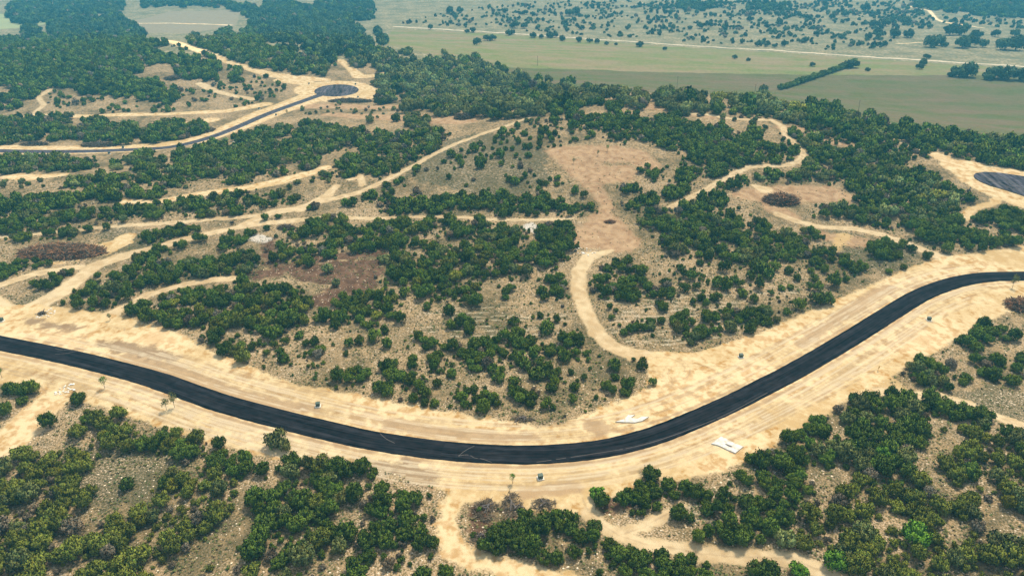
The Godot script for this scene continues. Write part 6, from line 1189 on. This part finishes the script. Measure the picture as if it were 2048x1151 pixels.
func plant_all() -> void:
	var rng := RandomNumberGenerator.new()
	rng.seed = 4242
	for p in PALE:
		keep(p[2][0], p[2][1], p[2][2], "oak", p[1], "", p[0])
	for s in SINGLES:
		for i in s[2].size() / 3:
			keep(s[2][i * 3], s[2][i * 3 + 1], s[2][i * 3 + 2], "bush", s[1], s[0])
	for i in FIELD_TREES.size() / 3:
		keep(FIELD_TREES[i * 3], FIELD_TREES[i * 3 + 1], FIELD_TREES[i * 3 + 2], "oak", "h", "the open pasture")
	for i in HEDGE.size() / 2 - 1:
		var a := Vector2(HEDGE[i * 2], HEDGE[i * 2 + 1])
		var b := Vector2(HEDGE[i * 2 + 2], HEDGE[i * 2 + 3])
		var n := int(a.distance_to(b) / 4.2)
		for k in n:
			var q := a.lerp(b, k / float(n)) + Vector2(rng.randf_range(-0.6, 0.6), rng.randf_range(-0.6, 0.6))
			keep(q.x, q.y, rng.randf_range(2.7, 3.5), "oak", "d", "the straight hedgerow")
	for g in GROVES:
		var q: Array = g[4]
		var tones: String = g[3]
		for i in q.size() / 3:
			var R: float = q[i * 3 + 2]
			var mean: float = (g[1] + g[2]) * 0.5
			var tries := int(R * R / (mean * mean) * 5.0) + 3
			for k in tries:
				var a := rng.randf() * TAU
				var d := sqrt(rng.randf()) * maxf(R - mean * 0.55, 0.2)
				var x: float = q[i * 3] + cos(a) * d
				var z: float = q[i * 3 + 1] + sin(a) * d
				var r := minf(lerpf(g[1], g[2], pow(rng.randf(), 1.2)), maxf(R * 0.95, 1.0))
				var far := z < -420.0
				if not room(x, z, r, 0.62 if not far else 0.74) or bare(x, z):
					continue
				if d > R * 0.45 and bump_noise.get_noise_2d(x * 0.8, z * 0.8) < -0.24:
					continue
				if far and bump_noise.get_noise_2d(x * 0.35 + 500.0, z * 0.35) < -0.36:
					continue
				if rng.randf() < 0.05:
					keep(x, z, r * 0.85, "juniper", "x", g[0])
					continue
				var t := tones[0] if rng.randf() < 0.55 else tones[rng.randi() % tones.length()]
				keep(x, z, r, "far" if z < -620.0 else ("oak" if t in "gp" and z < -330.0 else "juniper"), t, g[0])
			if R < 4.0:
				continue
			for k in int(R * 2.2):
				var a := rng.randf() * TAU
				var d := R * rng.randf_range(0.6, 1.45)
				var x: float = q[i * 3] + cos(a) * d
				var z: float = q[i * 3 + 1] + sin(a) * d
				var r: float = g[1] * rng.randf_range(0.22, 0.7)
				if z > -420.0 and room(x, z, r, 0.75) and not bare(x, z):
					keep(x, z, r, "bush", tones[0] if rng.randf() < 0.85 else "x", g[0])
	for s in SCATTER:
		var poly := PackedVector2Array()
		var lo := Vector2(1e9, 1e9)
		var hi := -lo
		for i in s[5].size() / 2:
			var q := Vector2(s[5][i * 2], s[5][i * 2 + 1])
			poly.append(q)
			lo = lo.min(q)
			hi = hi.max(q)
		var n := int((hi.x - lo.x) * (hi.y - lo.y) / 1000.0 * s[1])
		n = mini(n, 4000)
		for k in n:
			var q := Vector2(rng.randf_range(lo.x, hi.x), rng.randf_range(lo.y, hi.y))
			var clump := bump_noise.get_noise_2d(q.x * 0.6 + 900.0, q.y * 0.6) if s[4] != "h" else bump_noise.get_noise_2d(q.x * 0.45, q.y * 0.3 + 900.0) - 0.12
			if clump < rng.randf_range(-0.5, 0.25):
				continue
			if not Geometry2D.is_point_in_polygon(q, poly) or bare(q.x, q.y):
				continue
			var r := lerpf(s[2], s[3], pow(rng.randf(), 1.7))
			if room(q.x, q.y, r, 0.9):
				keep(q.x, q.y, r, "far" if q.y < -620.0 else "bush", s[4][rng.randi() % s[4].length()] if rng.randf() < 0.9 else "x", s[0])

const ONES := ["", "first", "second", "third", "fourth", "fifth", "sixth", "seventh", "eighth", "ninth", "tenth", "eleventh", "twelfth", "thirteenth", "fourteenth", "fifteenth", "sixteenth", "seventeenth", "eighteenth", "nineteenth"]
const TENS := ["", "", "twenty", "thirty", "forty", "fifty", "sixty", "seventy", "eighty", "ninety"]

func ordinal(n: int) -> String:
	if n < 20:
		return ONES[n]
	if n % 10 == 0:
		return TENS[n / 10].trim_suffix("y") + "ieth"
	return TENS[n / 10] + "-" + ONES[n % 10]

func in_view(p: Dictionary) -> float:
	# how large it shows: 0 outside the frame
	var c := cos(deg_to_rad(PITCH))
	var s := sin(deg_to_rad(PITCH))
	var y: float = hill(p.x, p.z) + p.r * 0.7 - EYE.y
	var ahead: float = -p.z * c - y * s
	var up: float = y * c - p.z * s
	if ahead < 10.0 or absf(p.x / ahead) > 0.765 or absf(up / ahead) > 0.432:
		return 0.0
	return p.r / ahead

func road_gap(p: Dictionary) -> float:
	var best := 1e9
	var c := Vector2(p.x, p.z)
	for i in range(0, road_points.size(), 4):
		best = minf(best, road_points[i].distance_squared_to(c))
	return best

func build_plants() -> void:
	var rng := RandomNumberGenerator.new()
	rng.seed = 99
	var trees := []
	var bushes := []
	var pasture := []
	var special := []
	for p in plants:
		p.shows = in_view(p)
		if p.label:
			special.append(p)
		elif p.place in ["the open pasture", "the straight hedgerow"]:
			pasture.append(p)
		elif p.r >= 1.35:
			trees.append(p)
		else:
			bushes.append(p)
	var by := func(a, b): return a.shows > b.shows
	trees.sort_custom(by)
	bushes.sort_custom(by)
	print("trees ", trees.size(), " bushes ", bushes.size(), " field ", pasture.size())
	var bark := matte(0.11, 0.085, 0.065)
	var models := {}
	for p in special:
		var o := base("leafy_tree", ground_at(p.x, p.z), rng.randf() * TAU)
		plant_parts(o, "oak", rng.randi() % 5, p.tone, rng.randi() % 3, p.r, rng.randf_range(0.95, 1.2), bark)
		tag(o, p.label, "tree", "pale and bright green trees")
	name_them(trees.slice(0, 300), "juniper", ["small", "medium", "large", "broad"], [1.75, 2.15, 2.5])
	for p in trees.slice(0, 300):
		individual(p, "juniper_tree", "tree", "junipers on the hill", rng, bark, models)
	name_them(bushes.slice(0, 300), "bush", ["tiny", "little", "low", "rounded"], [0.55, 0.8, 1.05])
	for p in bushes.slice(0, 300):
		individual(p, "scrub_bush", "bush", "low bushes on the stony ground", rng, bark, models)
	name_them(pasture, "tree", ["small", "medium", "wide", "spreading"], [3.0, 4.5, 6.5])
	for p in pasture:
		if p.shows > 0.0:
			individual(p, "pasture_tree", "tree", "trees around the green field", rng, bark, models)
	mass("juniper_woodland", trees.slice(300), "dark green juniper woods covering the hills and creek banks", rng)
	mass("scrub_bushes", bushes.slice(300), "countless low bushes dotted over the stony slopes", rng)

func name_them(list: Array, noun: String, sizes: Array, steps: Array) -> void:
	var groups := {}
	for p in list:
		var k := 0
		while k < steps.size() and p.r > steps[k]:
			k += 1
		var where := "in"
		for word in ["slope", "hillside", "terraces", "pasture", "verge", "track bend"]:
			if p.place.ends_with(word) or p.place.begins_with("the stony") or p.place.begins_with("the open"):
				where = "on"
		var key: String = "%s %s %s %s %s" % [sizes[k], TONE_WORDS[p.tone], noun, where, p.place]
		if not groups.has(key):
			groups[key] = []
		p.gap = road_gap(p)
		groups[key].append(p)
	for key in groups:
		var g: Array = groups[key]
		g.sort_custom(func(a, b): return a.gap < b.gap)
		for i in g.size():
			g[i].label = key if g.size() == 1 else "%s, %s from the road" % [key, ordinal(i + 1)]

func plant_parts(o: Node3D, kind: String, form: int, tone: String, shade: int, r: float, tall: float, bark: Material) -> void:
	var s := Vector3(r, r * tall, r)
	var t := put("trunk", trunk_mesh, bark, o)
	t.scale = s
	var c := put("crown", crowns[kind][form], tint(tone, shade), o)
	c.scale = s

func individual(p: Dictionary, called: String, category: String, group: String, rng: RandomNumberGenerator, bark: Material, models: Dictionary) -> void:
	var kind: String = p.kind if p.kind != "far" else "juniper"
	if called == "scrub_bush":
		kind = "bush"
	var form: int = rng.randi() % crowns[kind].size()
	var shade := rng.randi() % 3
	var key := "%s%d%s%d" % [kind, form, p.tone, shade]
	var o: Node3D
	if models.has(key):
		o = models[key].duplicate()
		o.name = numbered(called)
		add_child(o, true)
	else:
		o = base(called, Vector3.ZERO)
		plant_parts(o, kind, form, p.tone, shade, 1.0, 1.0, bark)
		models[key] = o
	o.position = ground_at(p.x, p.z) - Vector3(0, 0.05, 0)
	o.rotation.y = rng.randf() * TAU
	var r: float = p.r * 1.06
	o.scale = Vector3(r, r * rng.randf_range(0.9, 1.3), r)
	tag(o, p.label, category, group)

func mass(called: String, list: Array, label: String, rng: RandomNumberGenerator) -> void:
	var o := base(called, Vector3.ZERO)
	tag(o, label, "woodland" if called == "juniper_woodland" else "bushes", "", "stuff")
	var sets := {}
	for p in list:
		var kind: String = p.kind
		if kind == "far" or kind == "juniper" and p.z < -300.0 or kind == "bush" and p.z < -330.0:
			kind = "far"
		var key := [kind, rng.randi() % crowns[kind].size()]
		if not sets.has(key):
			sets[key] = []
		sets[key].append(p)
	var m := StandardMaterial3D.new()
	m.vertex_color_use_as_albedo = true
	m.roughness = 0.95
	m.metallic_specular = 0.08
	for key in sets:
		multi("crowns", crowns[key[0]][key[1]], m, sets[key], o, rng)

func multi(called: String, mesh: Mesh, m: Material, list: Array, o: Node3D, rng: RandomNumberGenerator) -> void:
	var mm := MultiMesh.new()
	mm.transform_format = MultiMesh.TRANSFORM_3D
	mm.use_colors = true
	mm.mesh = mesh
	mm.instance_count = list.size()
	for i in list.size():
		var p: Dictionary = list[i]
		var b := Basis(Vector3.UP, rng.randf() * TAU).scaled(Vector3(p.r, p.r * rng.randf_range(0.75, 1.4), p.r) * 1.06)
		mm.set_instance_transform(i, Transform3D(b, ground_at(p.x, p.z) - Vector3(0, 0.05, 0)))
		var t: Array = TONES[p.tone]
		var k := rng.randf_range(0.62, 1.45) if p.z > -500.0 else rng.randf_range(0.5, 1.7)
		var w := rng.randf_range(-0.1, 0.12)
		mm.set_instance_color(i, Color(t[0] * k * (1.0 + w), t[1] * k, t[2] * k * (1.0 - w)))
	var n := MultiMeshInstance3D.new()
	n.name = called
	n.multimesh = mm
	n.material_override = m
	n.set_meta("kind", "stuff")
	o.add_child(n, true)

func tuft_mesh(sd: int) -> ArrayMesh:
	var rng := RandomNumberGenerator.new()
	rng.seed = sd
	var st := SurfaceTool.new()
	st.begin(Mesh.PRIMITIVE_TRIANGLES)
	for i in 16:
		var a := rng.randf() * TAU
		var f := Vector3(cos(a), 0, sin(a)) * rng.randf_range(0.0, 0.5)
		var d := Vector3(cos(a), 0, sin(a)) * rng.randf_range(0.2, 0.7) + Vector3(0, rng.randf_range(0.35, 0.8), 0)
		var s := Vector3(-sin(a), 0, cos(a)) * rng.randf_range(0.1, 0.2)
		st.set_normal((d * 0.3 + Vector3.UP).normalized())
		for e in [f - s, f + d, f + s]:
			st.add_vertex(e)
	return st.commit()

func stone_mesh(sd: int) -> ArrayMesh:
	var rng := RandomNumberGenerator.new()
	rng.seed = sd
	var b := SphereMesh.new()
	b.radial_segments = 7
	b.rings = 4
	b.radius = 0.5
	b.height = 0.7
	var arrays := b.get_mesh_arrays()
	var pos: PackedVector3Array = arrays[Mesh.ARRAY_VERTEX]
	var push := {}
	for i in pos.size():
		var key := Vector3i((pos[i] * 100.0).round())
		if not push.has(key):
			push[key] = Vector3(rng.randf_range(0.75, 1.25), rng.randf_range(0.6, 1.1), rng.randf_range(0.75, 1.25))
		pos[i] *= push[key]
	arrays[Mesh.ARRAY_VERTEX] = pos
	arrays[Mesh.ARRAY_NORMAL] = null
	var st := SurfaceTool.new()
	st.create_from_arrays(arrays)
	st.deindex()
	st.set_smooth_group(-1)
	st.generate_normals()
	return st.commit()

func build_litter() -> void:
	# grass tufts, small weeds and limestone chips on the scrub ground
	var rng := RandomNumberGenerator.new()
	rng.seed = 606
	var tufts := [[], [], []]
	var chips := [[], []]
	for i in 200000:
		var z := -60.0 - pow(rng.randf(), 1.25) * 300.0
		var x := rng.randf_range(-1.0, 1.0) * (0.75 * (-z * 0.891 + 54.0) + 25.0)
		if bare(x, z) and inside("sand", x, z) > -0.2 or inside("track", x, z) > -0.3 or inside("pink", x, z) > 0.5 and rng.randf() < 0.85:
			continue
		var patch := bump_noise.get_noise_2d(x * 1.7, z * 1.7 + 300.0)
		if i % 5 < 3:
			if patch + rng.randf_range(-0.35, 0.35) < -0.05:
				continue
			tufts[rng.randi() % 3].append([x, z, rng.randf_range(0.2, 0.62)])
		else:
			if patch + rng.randf_range(-0.4, 0.4) > 0.15:
				continue
			chips[rng.randi() % 2].append([x, z, 0.12 + 0.40 * pow(rng.randf(), 3.0)])
	var o := base("grass", Vector3.ZERO)
	tag(o, "tufts of dry and grey green grass over the stony ground", "grass", "", "stuff")
	var green := [[0.100, 0.118, 0.038], [0.22, 0.175, 0.085], [0.060, 0.082, 0.030]]
	for k in 3:
		small("grass_tufts", tuft_mesh(40 + k), tufts[k], green[k], o, rng, 1.0)
	var s := base("limestone_rubble", Vector3.ZERO)
	tag(s, "pale limestone chips strewn over the scrub slopes", "stones", "", "stuff")
	for k in 2:
		small("stone_chips", stone_mesh(50 + k), chips[k], [0.58, 0.47, 0.33], s, rng, 0.6)

func small(called: String, mesh: Mesh, list: Array, tone: Array, o: Node3D, rng: RandomNumberGenerator, tall: float) -> void:
	var mm := MultiMesh.new()
	mm.transform_format = MultiMesh.TRANSFORM_3D
	mm.use_colors = true
	mm.mesh = mesh
	mm.instance_count = list.size()
	for i in list.size():
		var p: Array = list[i]
		var b := Basis(Vector3.UP, rng.randf() * TAU).scaled(Vector3(p[2] * rng.randf_range(0.7, 1.4), p[2] * tall * rng.randf_range(0.7, 1.3), p[2]))
		mm.set_instance_transform(i, Transform3D(b, ground_at(p[0], p[1])))
		var k := rng.randf_range(0.75, 1.3)
		mm.set_instance_color(i, Color(tone[0] * k, tone[1] * k, tone[2] * k))
	var n := MultiMeshInstance3D.new()
	n.name = called
	n.multimesh = mm
	var m := StandardMaterial3D.new()
	m.vertex_color_use_as_albedo = true
	m.roughness = 0.95
	m.metallic_specular = 0.15
	n.material_override = m
	n.set_meta("kind", "stuff")
	o.add_child(n, true)

# ---------------------------------------------------------------- things

func prism(ring: PackedVector2Array, top: Callable, depth: float) -> ArrayMesh:
	# a slab whose top follows TOP(x, z), with a narrow bevel
	var st := SurfaceTool.new()
	st.begin(Mesh.PRIMITIVE_TRIANGLES)
	st.set_smooth_group(-1)
	if Geometry2D.is_polygon_clockwise(ring):
		ring.reverse()
	var inner: PackedVector2Array = Geometry2D.offset_polygon(ring, -0.05)[0] if Geometry2D.offset_polygon(ring, -0.05).size() else ring
	for t in [[inner, 0.0]]:
		var tri := Geometry2D.triangulate_polygon(t[0])
		for i in range(0, tri.size(), 3):
			var c := []
			for e in 3:
				var q: Vector2 = t[0][tri[i + e]]
				c.append(Vector3(q.x, top.call(q.x, q.y), q.y))
			if (c[1] - c[0]).cross(c[2] - c[0]).y > 0.0:
				c.reverse()
			for e in c:
				st.add_vertex(e)
	for i in ring.size():
		var a := ring[i]
		var b := ring[(i + 1) % ring.size()]
		var n := inner.size()
		var a2 := nearest(inner, a)
		var b2 := nearest(inner, b)
		var at := Vector3(a.x, top.call(a.x, a.y) - 0.05, a.y)
		var bt := Vector3(b.x, top.call(b.x, b.y) - 0.05, b.y)
		var ai := Vector3(a2.x, top.call(a2.x, a2.y), a2.y)
		var bi := Vector3(b2.x, top.call(b2.x, b2.y), b2.y)
		var down := Vector3(0, -depth, 0)
		for e in [ai, bi, at, at, bi, bt, at, bt, at + down, at + down, bt, bt + down]:
			st.add_vertex(e)
	st.generate_normals()
	return st.commit()

func nearest(ring: PackedVector2Array, p: Vector2) -> Vector2:
	var best := ring[0]
	for q in ring:
		if q.distance_squared_to(p) < best.distance_squared_to(p):
			best = q
	return best

func bevel_box(st: SurfaceTool, c: Vector3, s: Vector3, e: float, slope := 0.0) -> void:
	# a box with chamfered vertical edges and top rim; SLOPE lowers its front (+z)
	var ring := []
	var h := s * 0.5
	for q in [[-h.x + e, -h.z], [h.x - e, -h.z], [h.x, -h.z + e], [h.x, h.z - e], [h.x - e, h.z], [-h.x + e, h.z], [-h.x, h.z - e], [-h.x, -h.z + e]]:
		ring.append(Vector2(q[0], q[1]))
	var drop := func(z: float) -> float: return slope * (z / s.z + 0.5)
	for i in 8:
		var a: Vector2 = ring[i]
		var b: Vector2 = ring[(i + 1) % 8]
		var k := 1.0 - e / maxf(h.x, h.z)
		var lo_a := c + Vector3(a.x, -h.y, a.y)
		var lo_b := c + Vector3(b.x, -h.y, b.y)
		var hi_a := c + Vector3(a.x, h.y - e - drop.call(a.y), a.y)
		var hi_b := c + Vector3(b.x, h.y - e - drop.call(b.y), b.y)
		var in_a := c + Vector3(a.x * k, h.y - drop.call(a.y), a.y * k)
		var in_b := c + Vector3(b.x * k, h.y - drop.call(b.y), b.y * k)
		var mid := c + Vector3(0, h.y - slope * 0.5, 0)
		for v in [lo_a, lo_b, hi_a, hi_a, lo_b, hi_b, hi_a, hi_b, in_a, in_a, hi_b, in_b, in_a, in_b, mid]:
			st.add_vertex(v)

func box_mesh(c: Vector3, s: Vector3, e: float, slope := 0.0) -> ArrayMesh:
	var st := SurfaceTool.new()
	st.begin(Mesh.PRIMITIVE_TRIANGLES)
	st.set_smooth_group(-1)
	bevel_box(st, c, s, e, slope)
	st.generate_normals()
	return st.commit()

func build_things() -> void:
	var rng := RandomNumberGenerator.new()
	rng.seed = 1212
	# utility boxes
	var green := matte(0.045, 0.075, 0.055, 0.55, 0.4)
	var pad := matte(0.62, 0.56, 0.46)
	var steel := matte(0.25, 0.25, 0.24, 0.5, 0.5)
	var box0: Node3D = null
	for b in BOXES:
		var o: Node3D
		if box0 == null:
			o = base("utility_box", Vector3.ZERO)
			put("pad", box_mesh(Vector3(0, 0.1, 0), Vector3(1.7, 0.3, 1.6), 0.04), pad, o)
			put("cabinet", box_mesh(Vector3(0, 0.68, 0), Vector3(1.15, 0.9, 0.95), 0.05), green, o)
			put("lid", box_mesh(Vector3(0, 1.22, 0), Vector3(1.25, 0.2, 1.08), 0.05, 0.07), green, o)
			put("handle", box_mesh(Vector3(0.2, 0.7, 0.5), Vector3(0.05, 0.25, 0.06), 0.01), steel, o)
			box0 = o
		else:
			o = box0.duplicate()
			o.name = numbered("utility_box")
			add_child(o, true)
		o.position = ground_at(b[1][0], b[1][1])
		o.rotation.y = rng.randf_range(-0.5, 0.5)
		tag(o, b[0], "utility box", "utility boxes along the roads")
	# power poles
	var wood := matte(0.13, 0.105, 0.085)
	var i := 0
	for p in POLES:
		var o := base("power_pole", ground_at(p[1][0], p[1][1]), 0.4)
		o.rotation.z = 0.09 if i == 0 else 0.0
		var tall := 9.5 if i < 3 else 6.0
		var st := SurfaceTool.new()
		st.begin(Mesh.PRIMITIVE_TRIANGLES)
		limb(st, Vector3(0, -0.3, 0), Vector3(0, tall, 0), 0.17, 0.11, 8)
		put("pole", st.commit(), wood, o)
		put("crossarm", box_mesh(Vector3(0, tall - 0.7, 0.14), Vector3(1.8, 0.12, 0.1), 0.02), wood, o)
		for s in [-0.8, 0.0, 0.8]:
			put("insulator", box_mesh(Vector3(s, tall - 0.56, 0.14), Vector3(0.09, 0.18, 0.09), 0.02), steel, o)
		tag(o, p[0], "power pole", "power poles in the green field")
		i += 1
	# heaps of cleared brush
	var stick := SurfaceTool.new()
	stick.begin(Mesh.PRIMITIVE_TRIANGLES)
	limb(stick, Vector3(0, 0, -0.5), Vector3(0.04, 0.06, 0.0), 0.035, 0.028, 4)
	limb(stick, Vector3(0.04, 0.06, 0.0), Vector3(0, 0, 0.5), 0.028, 0.012, 4)
	limb(stick, Vector3(0.04, 0.06, 0.0), Vector3(0.22, 0.1, 0.3), 0.02, 0.008, 3)
	limb(stick, Vector3(0.02, 0.03, -0.2), Vector3(-0.18, 0.12, 0.1), 0.018, 0.008, 3)
	var stick_mesh: ArrayMesh = stick.commit()
	i = 0
	for h in HEAPS:
		var q: Array = h[1]
		var o := base("brush_heap", ground_at(q[0], q[1]))
		tag(o, h[0], "brush heap", "heaps of cleared brush")
		var n := mini(int(q[2] * q[3] * (12.0 if i < 11 else 3.5)) + (120 if i < 11 else 30), 2600)
		var mm := MultiMesh.new()
		mm.transform_format = MultiMesh.TRANSFORM_3D
		mm.use_colors = true
		mm.mesh = stick_mesh
		mm.instance_count = n
		var red := i < 3 or i == 9
		for k in n:
			var a := rng.randf() * TAU
			var d := sqrt(rng.randf())
			var lump := 0.62 + 0.5 * bump_noise.get_noise_2d(cos(a) * d * q[2] * 6.0 + i * 50.0, sin(a) * d * q[3] * 6.0) + 0.3 * fine_noise.get_noise_2d(cos(a) * d * q[2] * 2.0, sin(a) * d * q[3] * 2.0)
			var top: float = q[4] * (1.0 - d * d * d) * clampf(lump, 0.25, 1.3)
			var at := Vector3(cos(a) * d * q[2] * 0.5, top * sqrt(rng.randf()) + 0.08, sin(a) * d * q[3] * 0.5)
			var b := Basis.from_euler(Vector3(rng.randf_range(-0.5, 0.5), rng.randf() * TAU, rng.randf() * TAU)).scaled(Vector3.ONE * rng.randf_range(0.9, 2.6) * (1.0 if q[2] < 10.0 else 2.1))
			mm.set_instance_transform(k, Transform3D(b, at))
			var t := rng.randf_range(0.3, 1.8)
			var g := rng.randf() < 0.45
			mm.set_instance_color(k, Color(0.125, 0.098, 0.066) * t if g or not red else Color(0.215, 0.110, 0.055) * t)
		var mi := MultiMeshInstance3D.new()
		mi.name = "branches"
		mi.multimesh = mm
		var bm := StandardMaterial3D.new()
		bm.vertex_color_use_as_albedo = true
		bm.roughness = 0.95
		bm.metallic_specular = 0.15
		mi.material_override = bm
		mi.set_meta("kind", "stuff")
		o.add_child(mi, true)
		for k in 5:
			var st := SurfaceTool.new()
			st.begin(Mesh.PRIMITIVE_TRIANGLES)
			var a := rng.randf() * TAU
			var d := rng.randf_range(0.1, 0.8)
			var c := Vector3(cos(a) * d * q[2] * 0.4, q[4] * (1.0 - d * d) * 0.7 + 0.2, sin(a) * d * q[3] * 0.4)
			var dir := Vector3(rng.randfn(), rng.randfn() * 0.25, rng.randfn()).normalized() * rng.randf_range(0.8, 1.6)
			limb(st, c - dir, c + dir, 0.16, 0.10, 7)
			put("log", st.commit(), bark_of(red), o)
		i += 1
	# washout slabs
	var lime := matte(1.0, 1.0, 1.0)
	var ln := NoiseTexture2D.new()
	var lf := FastNoiseLite.new()
	lf.seed = 71
	lf.frequency = 0.02
	lf.fractal_octaves = 5
	ln.noise = lf
	ln.seamless = true
	ln.width = 256
	ln.height = 256
	var lg := Gradient.new()
	lg.set_color(0, lin(0.34, 0.28, 0.20))
	lg.set_color(1, lin(0.58, 0.56, 0.52))
	lg.add_point(0.4, lin(0.50, 0.47, 0.41))
	ln.color_ramp = lg
	lime.albedo_texture = ln
	lime.uv1_triplanar = true
	lime.uv1_world_triplanar = true
	lime.uv1_scale = Vector3(0.12, 0.12, 0.12)
	i = 0
	for s in SLABS:
		var ring := PackedVector2Array()
		for k in s[1].size() / 2:
			ring.append(Vector2(s[1][k * 2], s[1][k * 2 + 1]))
		var o := put("washout_slab", prism(ring, func(x, z): return height(x, z) + 0.34, 0.6), lime)
		tag(o, s[0], "slab", "white washout slabs")
		if i == 1:
			var hole := PackedVector2Array()
			for k in SLOT.size() / 2:
				hole.append(Vector2(SLOT[k * 2], SLOT[k * 2 + 1]))
			put("slot", prism(hole, func(x, z): return height(x, z) + 0.355, 0.05), matte(0.08, 0.075, 0.07), o)
		i += 1
	# stake
	var o := base("wooden_stake", ground_at(STAKE[0], STAKE[1]), 0.5)
	tag(o, "yellowish wooden stake with a board leaning at the pale verge", "stake")
	var pale := matte(0.62, 0.42, 0.17)
	put("post", box_mesh(Vector3(0, 0.9, 0), Vector3(0.12, 2.0, 0.12), 0.02), pale, o)
	put("board", box_mesh(Vector3(0.05, 1.35, 0.1), Vector3(0.7, 0.8, 0.06), 0.02), pale, o)
	# saplings
	var bark := matte(0.17, 0.14, 0.11)
	i = 0
	for s in SAPLINGS:
		var tree := base("sapling", ground_at(s[1][0], s[1][1]), rng.randf() * TAU)
		var tall: float = s[1][2] * 1.25
		var st := SurfaceTool.new()
		st.begin(Mesh.PRIMITIVE_TRIANGLES)
		limb(st, Vector3(0, -0.2, 0), Vector3(0.1, tall * 0.55, 0.05), 0.07, 0.045, 6)
		for k in 5:
			var a := TAU * k / 5.0 + rng.randf()
			var f := Vector3(0.1, tall * rng.randf_range(0.35, 0.55), 0.05)
			limb(st, f, f + Vector3(cos(a) * tall * 0.25, tall * rng.randf_range(0.25, 0.42), sin(a) * tall * 0.25), 0.035, 0.012, 4)
		put("trunk", st.commit(), bark, tree)
		var c := put("crown", crowns.sapling[i % 3], tint("g" if i % 3 else "b", 2 if i != 4 else 1), tree)
		c.scale = Vector3(tall * 0.36, tall * 0.42, tall * 0.36)
		c.position.y = tall * 0.28
		tag(tree, s[0], "sapling", "young trees left standing on the bare soil")
		i += 1
	# loose limestone heaps
	var shade := [matte(0.66, 0.60, 0.50), matte(0.55, 0.48, 0.38), matte(0.72, 0.68, 0.60)]
	var stones := [stone_mesh(61), stone_mesh(62), stone_mesh(63), stone_mesh(64)]
	for r in ROCKS:
		var heap := base("stone_heap", ground_at(r[1][0], r[1][1]))
		tag(heap, r[0], "stones", "loose limestone heaps")
		for k in 26:
			var a := rng.randf() * TAU
			var d: float = sqrt(rng.randf()) * r[1][2]
			var b := put("stone", stones[rng.randi() % 4], shade[rng.randi() % 3], heap)
			var z := rng.randf_range(0.25, 0.8)
			var at := Vector3(cos(a) * d, 0, sin(a) * d)
			at.y = height(r[1][0] + at.x, r[1][1] + at.z) - heap.position.y + z * 0.12
			b.position = at
			b.rotation = Vector3(rng.randf_range(-0.3, 0.3), rng.randf() * TAU, 0)
			b.scale = Vector3(z * 1.3, z * 0.8, z)

var bark_red: StandardMaterial3D
var bark_grey: StandardMaterial3D
func bark_of(red: bool) -> StandardMaterial3D:
	if bark_red == null:
		bark_red = matte(0.16, 0.085, 0.05)
		bark_grey = matte(0.13, 0.11, 0.10)
	return bark_red if red else bark_grey

func _ready() -> void:
	var cam := Camera3D.new()
	cam.name = "camera"
	cam.position = EYE
	cam.rotation_degrees = Vector3(-PITCH, 0, 0)
	cam.fov = LENS
	cam.near = 1.0
	cam.far = 20000.0
	add_child(cam)
	var env := Environment.new()
	var sky_mat := ProceduralSkyMaterial.new()
	sky_mat.sky_top_color = Color(0.72, 0.76, 0.80)
	sky_mat.sky_horizon_color = Color(0.86, 0.90, 0.94)
	sky_mat.ground_horizon_color = Color(0.80, 0.84, 0.88)
	sky_mat.ground_bottom_color = Color(0.45, 0.42, 0.36)
	sky_mat.sky_curve = 0.15
	sky_mat.sun_angle_max = 20.0
	var sky := Sky.new()
	sky.sky_material = sky_mat
	env.background_mode = Environment.BG_SKY
	env.sky = sky
	env.background_energy_multiplier = 0.43
	env.tonemap_mode = Environment.TONE_MAPPER_LINEAR
	env.tonemap_exposure = 3.75
	env.sdfgi_enabled = true
	env.ssao_enabled = true
	env.ssil_enabled = true
	env.fog_enabled = true
	env.fog_density = 0.00023
	env.fog_light_color = Color(0.30, 0.65, 0.76)
	var we := WorldEnvironment.new()
	we.name = "environment"
	we.environment = env
	add_child(we)
	var sun := DirectionalLight3D.new()
	sun.name = "sun"
	sun.light_energy = 0.5
	sun.light_angular_distance = 10.0
	sun.light_color = Color(1.0, 0.95, 0.87)
	sun.rotation_degrees = Vector3(-62, 150, 0)
	sun.shadow_enabled = true
	add_child(sun)

	bump_noise.seed = 11
	bump_noise.frequency = 0.03
	bump_noise.fractal_octaves = 3
	fine_noise.seed = 12
	fine_noise.frequency = 0.22
	fine_noise.fractal_octaves = 2
	var t0 := Time.get_ticks_msec()
	wear_marks()
	rasterise()
	print("maps ", Time.get_ticks_msec() - t0)
	build_ground()
	print("ground ", Time.get_ticks_msec() - t0)
	build_roads()
	prepare_plants()
	print("crowns ", Time.get_ticks_msec() - t0)
	plant_all()
	build_plants()
	print("plants ", Time.get_ticks_msec() - t0)
	build_litter()
	build_things()
	print("all ", Time.get_ticks_msec() - t0)
